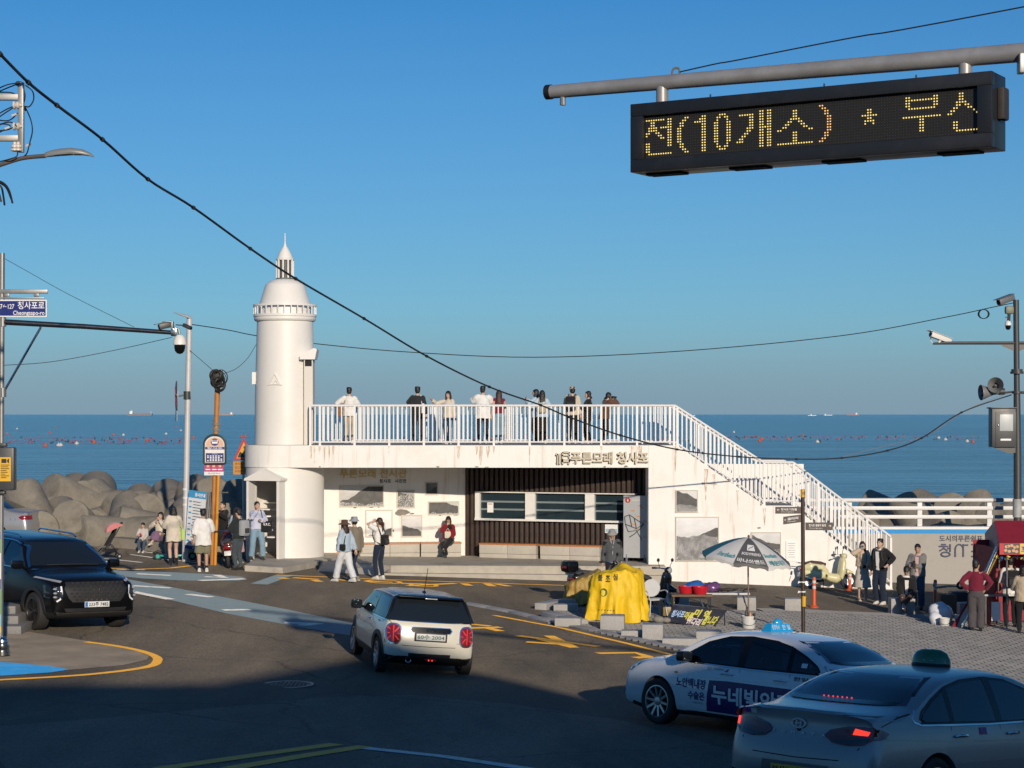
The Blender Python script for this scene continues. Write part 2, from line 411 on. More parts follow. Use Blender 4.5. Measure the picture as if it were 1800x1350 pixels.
# ---- painted markings
mb=MB()
drape(mb,pxpoly([(222,1018),(300,1032),(373,1046),(507,1072),(640,1100),(640,1121),(540,1105),(400,1079),(300,1055),(222,1038)]),0.004)
drape(mb,pxpoly([(165,1000),(225,1004),(300,1006),(380,1010),(425,1014),(433,1017),(420,1021),(330,1021),(250,1017),(170,1008)]),0.004)
strip_px(mb,[(455,1027),(500,1011)],0.45,0.004)
struct(mb.build('blue_lane_marking',M_BLU,smooth=60))
mb=MB()
for a in([(160,999),(240,1001),(300,999),(352,993)],[(487,1011),(670,1019),(880,1026),(1010,1030)],[(868,1082),(985,1104),(1100,1131),(1215,1160),(1300,1185)]):
    strip_px(mb,a,0.15,0.008)
strip_px(mb,smoothpath([V(a,b,0) for a,b in((120,1127),(168,1132),(225,1140),(268,1152),(277,1163),(250,1175),(150,1187),(0,1196),(-60,1200))],4) and[(p.x,p.y) for p in smoothpath([V(a,b,0) for a,b in((150,1129),(190,1134),(235,1142),(268,1152),(277,1162),(255,1174),(150,1187),(0,1196),(-60,1200))],4)],0.17,0.010)
strip_px(mb,[(280,1353),(440,1330),(592,1309)],0.22,0.012)
strip_px(mb,[(400,1353),(540,1329),(642,1313)],0.22,0.012)
for a in([(818,1097),(862,1101)],[(818,1105),(880,1103)],[(856,1104),(880,1110)],[(910,1118),(1052,1137)],[(950,1124),(1010,1139)],[(925,1129),(1000,1134)],[(965,1118),(1005,1137)],[(1050,1149),(1117,1148),(1140,1155)],[(1115,1157),(1145,1155)],
          [(492,1016),(505,1018)],[(515,1016),(560,1019)],[(552,1020),(562,1023)],[(580,1018),(610,1021)],[(705,1026),(745,1027)],[(716,1030),(800,1026)],[(815,1026),(825,1030)],[(855,1026),(866,1031)],[(872,1027),(895,1031)],[(640,1022),(690,1024)]):
    strip_px(mb,a,0.24,0.009)
for c in((675,1023,0.9),(745,1029,0.7)):
    p=gp(c[0],c[1]);strip(mb,[p+V(c[2]*0.5*math.cos(t),c[2]*0.55*math.sin(t),0) for t in np.linspace(0,2*math.pi,14)],0.13,0.008)
struct(mb.build('yellow_road_marking',M_YEL,smooth=60))
mb=MB()
strip_px(mb,[(640,1316),(780,1331),(930,1353)],0.26,0.012)
for a in([(170,985),(205,990)],[(184,982),(250,989)],[(205,1001),(255,1002)],[(230,975),(300,985)],[(250,970),(330,979)],[(310,985),(350,990)]):strip_px(mb,a,0.12,0.006)
for a in([(232,1030),(300,1034)],[(330,1045),(372,1050)],[(392,1073),(440,1072)],[(500,1095),(560,1097)],[(528,1100),(562,1096)],[(240,1009),(300,1012)],[(360,1014),(395,1016),(380,1011)],[(230,1040),(300,1054)],[(430,1018),(350,1021)]):strip_px(mb,a,0.26,0.009)
struct(mb.build('white_road_marking',M_WHT,smooth=60))
# manhole cover
p=gp(506,1204)
t=thing('manhole_cover','round ribbed iron manhole cover set in the shaded asphalt','manhole cover',p)
a=MB();a.lathe([(0.38,0.012),(0.36,0.016),(0.33,0.016),(0.325,0.010),(0,0.010)],28);a.build('cover',mat('cast_iron',(0.10,0.09,0.085),0.6,0.4,var=0.2,scale=20),t,30)
a=MB()
for i in range(-4,5):
    h=math.sqrt(max(0.0,0.30**2-(i*0.065)**2))
    a.box((i*0.065,0,0.013),(0.02,2*h,0.01));a.box((0,i*0.065,0.013),(2*h,0.02,0.008))
a.build('rib',MATS['cast_iron'],t)
a=MB();a.lathe([(0.42,0.006),(0.42,0.015),(0.385,0.015),(0.385,0.006)],28);a.build('frame_ring',mat('worn_steel',(0.30,0.28,0.26),0.5,0.6,var=0.2,scale=20),t)

# ---- traffic island at the left, with its steps
mb=MB()
drape(mb,pxpoly([(-60,1108),(50,1111),(160,1128),(235,1143),(262,1153),(258,1160),(215,1170),(120,1178),(-60,1192)]),0.006,1.0)
struct(mb.build('traffic_island',mat('worn_concrete',(0.165,0.14,0.108),0.85,var=0.3,scale=1.6,bump=0.4,bscale=25,dirt=(0.10,0.085,0.07),dscale=0.9,damt=0.8),smooth=60))
mb=MB()
drape(mb,pxpoly([(-60,1162),(20,1166),(90,1172),(122,1178),(90,1183),(-60,1193)]),0.011,0.6)
struct(mb.build('blue_island_paint',mat('blue_kerb_paint',(0.02,0.25,0.58),0.75,var=0.12,scale=3,dirt=(0.3,0.26,0.2),dscale=2.6,damt=0.5),smooth=60))
t=thing('stone_steps','grey granite steps beside the front wheel of the black car','steps',gp(10,1114))
a=MB()
for i in range(3):
    d=gp(52-14*i,1113-2*i)
    a=MB();w=2.2;hh=0.15*(i+1)
    a.bbox((0.25-0.17*i-w/2+0.06,0.1+0.30*i+0.6,hh-0.085),(w,1.5-0.30*i+0.0,0.17),0.012);a.build('step',mat('dark_granite',(0.20,0.195,0.185),0.6,var=0.3,scale=50),t)

# ---- plaza pavers at the right
PLZ=[(968,1096),(1100,1122),(1225,1150),(1330,1180),(1900,1330),(1900,1092),(1580,1086),(1500,1082),(1430,1078),(1340,1076),(1170,1068),(1080,1062),(960,1078)]
PZ=[(p.x,p.y) for p in pxpoly(PLZ)]
def inside(x,y,P):
    c=False;j=len(P)-1
    for i in range(len(P)):
        if(P[i][1]>y) !=(P[j][1]>y) and x<(P[j][0]-P[i][0])*(y-P[i][1])/(P[j][1]-P[i][1])+P[i][0]:c=not c
        j=i
    return c
mb=MB();drape(mb,PZ,0.02,1.2)
M_BED=mat('paver_joint',(0.115,0.11,0.103),0.95,var=0.2,scale=4)
PLAZA=struct(mb.build('pavement',M_BED,smooth=60))
M_PAV=mat('paver_stone',(0.185,0.182,0.176),0.8,var=0.14,scale=1.2,bump=0.3,bscale=60,dirt=(0.13,0.12,0.105),dscale=0.8,damt=0.5)
M_PAV2=mat('paver_stone_pale',(0.21,0.206,0.20),0.8,var=0.12,scale=1.2,bump=0.3,bscale=60,dirt=(0.13,0.12,0.105),dscale=0.8,damt=0.5)
M_PAV3=mat('paver_stone_dark',(0.165,0.162,0.157),0.8,var=0.12,scale=1.2,bump=0.3,bscale=60,dirt=(0.13,0.12,0.105),dscale=0.8,damt=0.5)
def pavers():
    pw,pl=0.25,0.22;g=0.015;near=[];rest=MB()
    me=[]
    for m in(M_PAV,M_PAV2,M_PAV3):
        u=MB();u.box((0,0,0.0),(pw-g,pl-g*0.9,0.06),taper=0.985);me.append(u.mesh('paver',m,0))
    cells=[]
    ny=0;y=22.0
    while y<52:
        x=0.3+(pw/2 if ny%2 else 0)
        while x<16:
            if inside(x,y,PZ):
                px=900+x/y*FPX;py=HZ+(CAMZ-G(x,y))/y*FPX
                if px<1850 and py<1360:cells.append((x,y,px<1800 and not(1105<px<1560 and py>1150)))
            x+=pw
        y+=pl;ny+=1
    cells.sort(key=lambda c:(not c[2],c[1]))
    rnd=random.Random(3);n=0
    for(x,y,vis) in cells:
        k=rnd.choice((0,0,0,1,1,2));z=G(x,y)+0.004+rnd.uniform(-0.0025,0.0025)
        if n<300 and vis:
            o=link('paver',me[k],PLAZA);o.location=(x,y,z);o.rotation_euler=(0,R(2.6),rnd.uniform(-0.008,0.008));n+=1
        else:rest.box((x,y,z),(pw-g,pl-g*0.9,0.06),rot=Matrix.Rotation(R(2.6),3,'Y'),mi=k,taper=0.985)
    o=rest.build('paver_field',[M_PAV,M_PAV2,M_PAV3],PLAZA,0);o['kind']='stuff'
pavers()
# granite edging along the kerb, one stone after another
def kerb(pts,w,h,ln,name='kerbstone',m=M_GRAN,parent=None):
    P=[gp(a,b) for a,b in pts];Q=[]
    for i in range(len(P)-1):
        n=max(1,round((P[i+1]-P[i]).length/ln));Q+=[(P[i].lerp(P[i+1],k/n),P[i].lerp(P[i+1],(k+1)/n)) for k in range(n)]
    for a,b in Q:
        d=b-a;u=MB();ang=math.atan2(d.y,d.x);L=math.hypot(d.x,d.y)
        u.bbox((0,0,0),(L-0.012,w,h+0.2),0.012)
        o=u.build(name,m,parent);o.location=((a.x+b.x)/2,(a.y+b.y)/2,(a.z+b.z)/2+h/2-0.1);o.rotation_euler=(0,-math.atan2(d.z,L),ang)
kb=struct(thing('kerb','granite edging between the road and the paved square','kerb'));del kb['category'];del kb['label']
kerb([(820,1062),(900,1077),(970,1094),(1100,1121),(1228,1150)],0.22,0.05,1.0,parent=kb)
kerb([(950,1072),(975,1066),(1010,1063)],0.3,0.16,0.9,parent=kb)
kerb([(962,1084),(1022,1099)],0.35,0.13,0.9,parent=kb)
mb=MB();strip_px(mb,[(1335,1073),(1420,1075),(1500,1079),(1580,1082),(1700,1086)],0.75,0.022)
struct(mb.build('paved_border',M_PAV2,smooth=60))

# ---- floor slab before the building with its two steps, and the pavement by the tower
D0=57.0;S0=D0/FPX
def slab(name,poly,z,m,thick=1.2):
    n=len(poly);mb=MB();zz=z if isinstance(z,list) else[z]*n
    mb.add([(p[0],p[1],zz[i]) for i,p in enumerate(poly)]+[(p[0],p[1],zz[i]-thick) for i,p in enumerate(poly)],
           [tuple(range(n))]+[(i,(i+1)%n,n+(i+1)%n,n+i) for i in range(n)])
    return struct(mb.build(name,m,smooth=0))
M_STEP=mat('step_concrete',(0.42,0.385,0.32),0.85,var=0.2,scale=2.5,bump=0.5,bscale=25,dirt=(0.15,0.125,0.09),dscale=1.4,damt=0.75)
xl,xr=at(687,0,54.7).x,at(1170,0,56.3).x
slab('floor_slab',[(xl,54.7),(xr,56.3),(xr,61),(-5.0,61),(-5.6,57.0)],[0.42,0.27,0.27,0.30,0.42],M_STEP)
slab('lower_step',[(xl-0.35,54.35),(xr-0.02,55.95),(xr-0.02,57),(xl-0.3,56)],[0.23,0.02,0.02,0.23],M_STEP)
p=[gp(430,1004),gp(497,1008),gp(560,998)]
slab('tower_pavement',[(p[0].x,p[0].y),(p[1].x,p[1].y),(p[2].x,p[2].y+0.3),(-5.2,57.5),(-5.2,61),(p[0].x-0.2,61)],[p[0].z+0.16,p[1].z+0.16,p[1].z+0.14,0.42,0.42,0.45],M_STEP)
mb=MB();q=[gp(560,999),gp(690,1014)]
mb.add([(p[2].x+0.05,p[2].y+0.3,p[1].z+0.12),(-5.55,57.2,0.415),(xl+0.1,54.9,0.40),(xl-0.3,54.3,G(xl,54.3)+0.005),(p[2].x+0.1,54.6,G(p[2].x,54.6)+0.005)],[(0,1,2,3,4)])
struct(mb.build('pavement_ramp',M_STEP,smooth=0))

# ---- low sea wall at the left
def wallrun(name,label,pts,h,w,m,cat='wall',depth=1.5):
    t=thing(name,label,cat,pts[0]);mb=MB()
    for i in range(len(pts)-1):
        a,b=pts[i],pts[i+1];d=(b-a);d.z=0;d.normalize();nn=V(-d.y,d.x,0)
        P=[a,b,b+nn*w,a+nn*w]
        mb.add([p+V(0,0,h) for p in P]+[p-V(0,0,depth) for p in P],[(0,1,2,3),(0,4,5,1),(1,5,6,2),(2,6,7,3),(3,7,4,0)])
    mb.build('wall_body',m,t,0,world=True);return t
M_SW=mat('weathered_concrete',(0.25,0.22,0.175),0.9,var=0.22,scale=2.2,bump=0.6,bscale=18,dirt=(0.10,0.085,0.06),dscale=1.3,damt=0.8)
wallrun('sea_wall','low weathered concrete wall below the big breakwater blocks',[gp(-60,943),gp(130,956),gp(240,966),gp(330,976),gp(432,980)],0.30,0.55,M_SW)
# ---- painted sea wall at the right
DW=59.6;SW_=DW/FPX
t=thing('painted_sea_wall','long grey harbour wall with white cap and bright blue stripe','wall',at(1650,1030,DW))
x0,x1=at(1150,0,DW).x,at(2300,0,DW).x
zc=CAMZ-(926-HZ)*SW_;za=CAMZ-(930.5-HZ)*SW_;zb=CAMZ-(938-HZ)*SW_
M_GW=mat('grey_wall_paint',(0.37,0.35,0.315),0.85,var=0.07,scale=0.8,bump=0.35,bscale=10,dirt=(0.24,0.21,0.17),dscale=0.7,damt=0.5)
a=MB();a.box(((x0+x1)/2,DW+0.22,(zb-2.5)/2),(x1-x0,0.44,zb+2.5));a.build('wall_body',M_GW,t,0,world=True)
a=MB();a.box(((x0+x1)/2,DW+0.22,(za+zb)/2),(x1-x0,0.446,za-zb));a.build('blue_stripe',mat('blue_wall_paint',(0.02,0.26,0.62),0.7,var=0.12,scale=3,dirt=(0.1,0.3,0.5),dscale=2,damt=0.4),t,0,world=True)
a=MB();a.box(((x0+x1)/2,DW+0.22,(zc+za)/2),(x1-x0,0.50,zc-za));a.build('wall_cap',mat('white_wall_paint',(0.78,0.76,0.72),0.7,var=0.05,scale=2,dirt=(0.45,0.4,0.33),dscale=2,damt=0.4),t,0,world=True)
def pxrect(x0,y0,x1,y1,d,nrm=V(0,-1,0)):
    """unit box on a plane facing the viewer at distance d, given by two corners"""
    a=at(x0,y1,d);return rectmap(a,V((x1-x0)*d/FPX,0,0),V(0,0,(y1-y0)*d/FPX),nrm)
a=MB();text_into(a,'도시의푸른쉼표',pxrect(1651,941,1727,952,DW),depth=0.02,bold=0.012)
a.build('lettering',mat('navy_letters',(0.012,0.025,0.075),0.5,var=0.0),t,0,world=True)
a=MB()
def glyph(mb,strokes,x0,y0,x1,y1,w,d,depth=0.03):
    f=pxrect(x0,y0,x1,y1,d);sx=(x1-x0);sy=(y1-y0)
    for k,st in enumerate(strokes):
        for i in range(len(st)-1):
            A,B=V(*st[i],0),V(*st[i+1],0);A2=V(A.x*sx,A.y*sy,0);B2=V(B.x*sx,B.y*sy,0)
            dr=(B2-A2).normalized();nn=V(-dr.y,dr.x,0)*w/2;e=dr*w*0.3;dd=depth+0.0012*k+0.0004*i
            q=[A2-e+nn,B2+e+nn,B2+e-nn,A2-e-nn]
            P=[f(p.x/sx,p.y/sy,dd) for p in q]+[f(p.x/sx,p.y/sy,0) for p in q]
            mb.add(P,[(0,1,2,3),(0,4,5,1),(1,5,6,2),(2,6,7,3),(3,7,4,0)])
arc=lambda cx,cy,rx,ry,a0,a1,n=10:[(cx+rx*math.cos(R(a0+(a1-a0)*i/n)),cy+ry*math.sin(R(a0+(a1-a0)*i/n))) for i in range(n+1)]
glyph(a,[[(0.2,1.0),(0.55,1.0)],[(0.0,0.84),(0.75,0.84)],[(0.45,0.84),(0.3,0.62),(0.05,0.48)],[(0.42,0.66),(0.7,0.5)],[(0.95,1.0),(0.95,0.42)],[(0.75,0.68),(0.95,0.68)],arc(0.55,0.18,0.38,0.18,0,360,16)],1651,957,1671,978,2.4,DW)
glyph(a,[arc(0.32,0.6,0.32,0.4,0,180)+[(0.0,0.0)],[(0.64,0.6),(0.64,0.0)],[(0.64,1.0),(0.64,0.4)],[(0.64,0.95),(1.0,0.95)]],1679,957,1701,978,2.4,DW)
glyph(a,[[(0,1.0),(1,1.0)],[(0,0.42),(1,0.42)],[(0,0.0),(1,0.0)],[(0.3,1.0),(0.3,0.42)],[(0.7,1.0),(0.7,0.42)],[(0.5,0.42),(0.5,0)]],1708,957,1736,978,2.4,DW)
a.build('lettering',MATS['navy_letters'],t,0,world=True)
a=MB();f=pxrect(1716,961,1724,973,DW);a.prism([(0.5,0),(0.66,0.36),(1,0.5),(0.66,0.64),(0.5,1),(0.34,0.64),(0,0.5),(0.34,0.36)],0.0,0.04,f);a.build('star_emblem',mat('emblem_blue',(0.02,0.12,0.45),0.5),t,0,world=True)
# ---- guard rail on top of it
t=thing('guard_rail','white steel guard rail on top of the grey harbour wall','railing',V(x0+2,DW+0.22,zc))
M_RAIL=mat('rail_paint',(0.66,0.66,0.65),0.45,var=0.06,scale=4,dirt=(0.4,0.37,0.33),dscale=4,damt=0.35)
M_RAILD=mat('rail_paint_dark',(0.12,0.15,0.2),0.5,var=0.05)
rx0,rx1=at(1440,0,DW).x,at(2200,0,DW).x
for pxx in(1495,1619,1742,1866,1990,2114):
    u=MB();x=at(pxx,0,DW).x;u.bbox((0,0,0.40),(0.15,0.10,0.80),0.01);u.bbox((0,0,0.84),(0.10,0.12,0.08),0.01)
    o=u.build('post',M_RAIL,t);o.location=(x-t.location.x,0,0)
seg=[(1370,1748,M_RAIL),(1748,1765,M_RAILD),(1765,1858,M_RAIL),(1858,2114,M_RAIL)]
for z,rr in((0.815,None),(0.57,0.11),(0.30,0.11)):
    for s0,s1,mm in seg:
        u=MB();xa,xb=at(s0,0,DW).x,at(s1,0,DW).x
        if rr is None:u.tube([(0,0,0),(xb-xa-0.01,0,0)],0.065,12)
        else:u.bbox(((xb-xa-0.01)/2,0,0),(xb-xa-0.01,0.05,rr),0.012)
        o=u.build('rail',mm,t);o.location=(xa-t.location.x,-0.085,z)

# ---- tetrapods
M_TET=mat('tetrapod_concrete',(0.215,0.195,0.158),0.92,var=0.3,scale=2.2,bump=0.9,bscale=11,dirt=(0.085,0.07,0.052),dscale=1.3,damt=0.8)
def tetra_mesh():
    u=MB();dirs=[V(0,0,1)]+[V(math.cos(a)*math.sqrt(8)/3,math.sin(a)*math.sqrt(8)/3,-1/3) for a in(0,2*math.pi/3,4*math.pi/3)]
    for d in dirs:
        q=d.to_track_quat('Z','Y').to_matrix()
        u.lathe([(0,-0.2),(0.80,-0.2),(0.80,0.1),(0.74,0.7),(0.735,0.715),(0.63,1.84),(0.60,1.91),(0.56,1.93),(0.0,1.93)],32,rot=q)
    u.ball((0,0,0),0.84,20)
    return u.mesh('tetrapod',M_TET,32)
TET=tetra_mesh()
random.seed(11)
tets=[]
#        px    py   d    rx   ry   rz  scale
TL=[(70,908,62.6,80,10,12,1.0),(150,915,62.9,8,86,28,1.02),(222,915,62.3,60,72,35,0.95),(15,885,65.5,12,80,-10,1.05),(100,872,67.5,20,70,-25,1.1),
      (165,870,67.0,5,84,-12,1.1),(205,885,66.5,50,60,60,0.95),(262,900,64.6,8,85,40,1.0),(300,915,63.0,70,80,20,1.0),(320,880,67.0,30,50,15,1.05),
      (390,880,65.0,10,88,30,1.1),(415,905,63.6,80,40,10,0.95),(-40,890,65.0,20,85,0,1.05),(355,920,62.8,85,60,0,0.9),(245,880,71.0,30,60,0,0.95),(445,905,66.0,20,80,40,0.9),(-10,918,63.0,80,20,0,1.0)]
TR=[(1545,938,66.0,40,70,0,0.9),(1595,926,67.0,20,75,60,1.0),(1625,946,64.5,70,20,20,0.9),(1672,930,66.0,8,84,20,1.05),(1690,948,64.5,20,100,80,0.95),(1725,938,65.0,10,80,140,1.0),(1745,946,68.0,70,20,0,1.0),(1795,946,67.0,15,80,50,1.05),(1485,944,66.5,10,80,40,0.9),(1845,946,66.0,10,84,0,1.0)]
where=['lying with its round end towards the street, behind the silver car','lying flat along the low wall, beside the pushchair','with a broken faceted end, above the seated child','half hidden at the back behind the left pole','standing at the back on the skyline behind the pushchair',
         'tilted against the skyline, with pole shadows across it','small, peeping between two larger blocks on the skyline','in the middle row left of the silver lamp post','in shade behind the seated women','high on the skyline behind the lamp post',
         'with striped railing shadow, behind the bus stop pole','in deep shade beside the lighthouse base','cut off by the frame, behind the control box','in shade behind the construction notice board','far back at the water, behind the lamp post','hidden mostly by the lighthouse','behind the silver car boot']
for i,(a,b,d,rx,ry,rz,s) in enumerate(TL):
    o=link('tetrapod',TET);o.location=at(a,b+34,d);o.rotation_euler=(R(rx),R(ry),R(rz));o.scale=(s*0.97,)*3
    tag(o,'large concrete tetrapod '+where[i],'tetrapod','tetrapods of the breakwater')
wr=['behind the stairs and the guard rail','pointing up behind the left rail post','low down against the harbour wall, left of the middle post','with a rounded top right of the middle post','lying flat under the rails, above the wall lettering','low behind the rails next to the stall tent','far back behind the dark rail joint','behind the right camera pole','behind the foot of the stairs','at the frame edge beyond the camera pole']
for i,(a,b,d,rx,ry,rz,s) in enumerate(TR):
    o=link('tetrapod',TET);o.location=at(a,b,d);o.rotation_euler=(R(rx),R(ry),R(rz));o.scale=(s*0.92,)*3
    tag(o,'brown concrete tetrapod '+wr[i],'tetrapod','tetrapods of the breakwater')

# ---- net buoys of the sea farm and ships on the horizon
def buoys():
    cols=[('buoy_pink',(0.36,0.07,0.11)),('buoy_dark',(0.05,0.05,0.06)),('buoy_orange',(0.50,0.10,0.03)),('buoy_white',(0.55,0.53,0.48))]
    me=[]
    for nm,c in cols:
        u=MB();u.lathe([(0,-0.45),(0.42,-0.3),(0.55,0.0),(0.42,0.3),(0.12,0.48),(0.12,0.62),(0,0.62)],7);me.append(u.mesh('buoy',mat(nm,c,0.5,var=0.1,scale=2),40))
    rnd=random.Random(5)
    names=['pink','black','orange','white']
    def put(px,py,k,s):
        d=(CAMZ-SEAZ-0.1)*FPX/(py-HZ);o=link('buoy',me[k]);p=at(px,py,d);o.location=(p.x,p.y,SEAZ+0.12);o.scale=(s,)*3
        ar='left of the lighthouse' if px<450 else 'behind the terrace railing' if px<1215 else 'beyond the stair railing'
        if s>1:tag(o,'large %s float on the sea %s, larger than the floats in rows'%(names[k],ar),'buoy','large %s floats %s'%(names[k],ar))
        else:tag(o,'small %s float in the rows on the sea %s'%(names[k],ar),'buoy','small %s floats %s'%(names[k],ar))
    for i in range(150):
        row=rnd.choice((768.5,771,773.5,776,778.5));px=rnd.uniform(8,330);put(px,row+rnd.uniform(-0.5,0.5)+0.004*px,rnd.choice((0,0,0,0,1,1)),rnd.uniform(0.34,0.52))
    for i in range(120):
        row=rnd.choice((767.5,769,772));px=rnd.uniform(1260,1720);put(px,row+rnd.uniform(-0.5,0.5),rnd.choice((0,0,1,1,2)),rnd.uniform(0.34,0.55))
    for i in range(60):put(rnd.uniform(540,1260),rnd.choice((769,772,775))+rnd.uniform(-1,1),rnd.choice((0,0,1,2)),rnd.uniform(0.4,0.6))
    for px,py,k in((80,784,2),(103,783,3),(135,780,3),(107,783,3),(165,778,2),(200,765,2),(217,765,3),(292,763,3),(340,770,2),(88,761,2),(13,763,2),(258,774,2),(425,768,2),(431,767,2),(99,752,2),(309,751,2),(30,754,3),(318,757,3),
                      (1335,776,2),(1338,773,2),(1340,772,2),(1411,766,2),(1386,773,2),(1437,777,3),(1440,776,1),(1710,777,2),(1650,770,3),(1662,773,3),(1700,776,3),(1095,752,2),(1290,760,3)):
        put(px,py,k,1.02)
buoys()
def ship(px0,px1,d,name,label,hullc,superx,kind):
    m_h=mat('hull_'+hullc[0],hullc[1],0.6);m_w=mat('ship_white',(0.75,0.75,0.73),0.6);m_r=mat('ship_red',(0.4,0.12,0.1),0.6);m_b=mat('ship_blue',(0.08,0.15,0.3),0.6)
    L=(px1-px0)*d/FPX;c=at((px0+px1)/2,HZ,d);t=thing(name,label,'ship',(c.x,d,SEAZ));h=L*0.06
    a=MB();a.prism([(-L/2,h),(-L/2+L*0.02,0),(L/2-L*0.05,0),(L/2,h*1.25),(L*0.4,h)],-L*0.07,L*0.07,lambda u,v,w:V(u,w,v));a.build('hull',m_h,t,0)
    sx=superx*L
    a=MB();a.box((sx,0,h+L*0.045),(L*0.08,L*0.11,L*0.09));a.box((sx,0,h+L*0.10),(L*0.11,L*0.13,L*0.02));a.tube([(sx,0,h+L*0.1),(sx,0,h+L*0.17)],L*0.006,5);a.box((sx-L*0.06,0,h+L*0.06),(L*0.03,L*0.04,L*0.10));a.build('bridge',m_w,t,0)
    if kind:
        rnd=random.Random(int(px0))
        for i in range(6):
            u=MB();xx=-L*0.28+i*L*0.115+(0.0 if superx<0 else-0.06*L);hh=rnd.choice((0.5,1,1.4))*L*0.02
            u.box((xx,0,h+hh/2),(L*0.10,L*0.10,hh));u.build('container_stack',rnd.choice((m_r,m_b,m_r)),t,0)
    u=MB();u.tube([(L*0.42,0,h),(L*0.42,0,h+L*0.10)],L*0.006,5);u.build('mast',m_w,t,0)
ship(223,269,11000,'container_ship','grey container ship with white bridge on the horizon, seen between the left poles',('slate',(0.16,0.17,0.2)),-0.32,True)
ship(384,412,14000,'tanker_ship','small pale tanker on the horizon right of the orange bus stop pole',('rust',(0.3,0.22,0.2)),0.32,False)
ship(1208,1222,9000,'fishing_boat','white fishing boat on the horizon just above the stair railing',('white',(0.7,0.7,0.68)),0.0,False)
ship(1420,1435,9500,'fishing_boat','white fishing boat on the horizon, leftmost of the far boats right of the stairs',('white',(0.7,0.7,0.68)),-0.1,False)
ship(1448,1463,12000,'cargo_ship','pale cargo ship in the middle of the far boats on the right horizon',('white',(0.7,0.7,0.68)),-0.3,False)
ship(1487,1510,13000,'cargo_ship','dark red cargo ship, rightmost of the far boats on the right horizon',('dkred',(0.3,0.1,0.1)),0.3,False)

# ============================================================ the white exhibition hall with its lighthouse tower
def stain_mat(name,col,rough=0.6):
    m=mat(name,col,rough,var=0.03,scale=1.2,bump=0.15,bscale=14,dirt=(0.58,0.52,0.42),dscale=0.9,damt=0.35)
    nt=m.node_tree;n=nt.nodes;l=nt.links;p=n['Principled BSDF'];old=p.inputs['Base Color'].links[0].from_socket
    g=n.new('ShaderNodeNewGeometry');mp=n.new('ShaderNodeMapping');mp.inputs['Scale'].default_value=(3.2,3.2,0.22);l.new(g.outputs['Position'],mp.inputs['Vector'])
    nz=n.new('ShaderNodeTexNoise');nz.inputs['Scale'].default_value=1.6;nz.inputs['Detail'].default_value=7;nz.inputs['Roughness'].default_value=0.65;l.new(mp.outputs['Vector'],nz.inputs['Vector'])
    r=n.new('ShaderNodeValToRGB');r.color_ramp.elements[0].position=0.56;r.color_ramp.elements[1].position=0.76;l.new(nz.outputs['Fac'],r.inputs['Fac'])
    n2=n.new('ShaderNodeTexNoise');n2.inputs['Scale'].default_value=0.5;l.new(g.outputs['Position'],n2.inputs['Vector'])
    mu=n.new('ShaderNodeMath');mu.operation='MULTIPLY';l.new(r.outputs['Color'],mu.inputs[0]);l.new(n2.outputs['Fac'],mu.inputs[1])
    mx=n.new('ShaderNodeMix');mx.data_type='RGBA';mx.inputs[7].default_value=(0.42,0.23,0.08,1);l.new(mu.outputs[0],mx.inputs[0]);l.new(old,mx.inputs[6]);l.new(mx.outputs[2],p.inputs['Base Color'])
    return m
M_WALL=stain_mat('white_render',(0.80,0.78,0.74))
M_TOW=mat('white_tower_paint',(0.74,0.72,0.68),0.45,var=0.025,scale=1.0,bump=0.06,bscale=6,dirt=(0.62,0.58,0.5),dscale=0.8,damt=0.3)
M_RAILW=mat('white_rail_paint',(0.74,0.73,0.71),0.4,var=0.03,scale=3)
M_SLAT=mat('dark_timber',(0.052,0.034,0.026),0.6,var=0.3,scale=9,dirt=(0.13,0.075,0.045),dscale=3,damt=0.45)
M_BACK=mat('dark_backing',(0.012,0.010,0.010),0.8,var=0.1)
M_GLASS=mat('dark_window_glass',(0.02,0.035,0.045),0.04,var=0.0,spec=0.8)
M_DECK=mat('deck_floor',(0.30,0.29,0.27),0.8,var=0.12,scale=2)
TX,TY=-6.83,58.2
Zp=lambda py,d=D0:CAMZ+(HZ-py)/FPX*d
Xp=lambda px,d=D0:(px-900)/FPX*d
ZD,ZF,ZFL=Zp(783),Zp(822),0.27
HALL=thing('exhibition_hall','long white hall with roof terrace, outside stairs and a white lighthouse tower','building',V(-1.0,59,0.2))
def hb(mb,name,m,parent=None,sm=35,label=None):
    o=link(name,mb.mesh(name,m,sm,(HALL.location.x,HALL.location.y,HALL.location.z)),parent or HALL,label);return o
# roof terrace slab with its rounded end
pl=[(TX+1.2*math.cos(a),TY+1.2*math.sin(a)) for a in np.linspace(R(90),R(270),26)]
pl=[(TX,61.2)]+pl[0:0]+[(TX+1.2*math.cos(a),TY+1.2*math.sin(a)) for a in np.linspace(R(95),R(270),28)]+[(Xp(1140)-0.003,57.0),(Xp(1140)-0.003,61.2)]
a=MB();a.prism(pl,ZF,ZD,lambda u,v,d:V(u,v,d));hb(a,'fascia',M_WALL,sm=30)
a=MB();a.prism([(TX+1.1*math.cos(q),TY+1.1*math.sin(q)) for q in np.linspace(R(95),R(268),20)]+[(Xp(1186),57.12),(Xp(1186),61.1),(TX,61.1)],ZD-0.1,ZD+0.012,lambda u,v,d:V(u,v,d));hb(a,'terrace_floor',M_DECK)
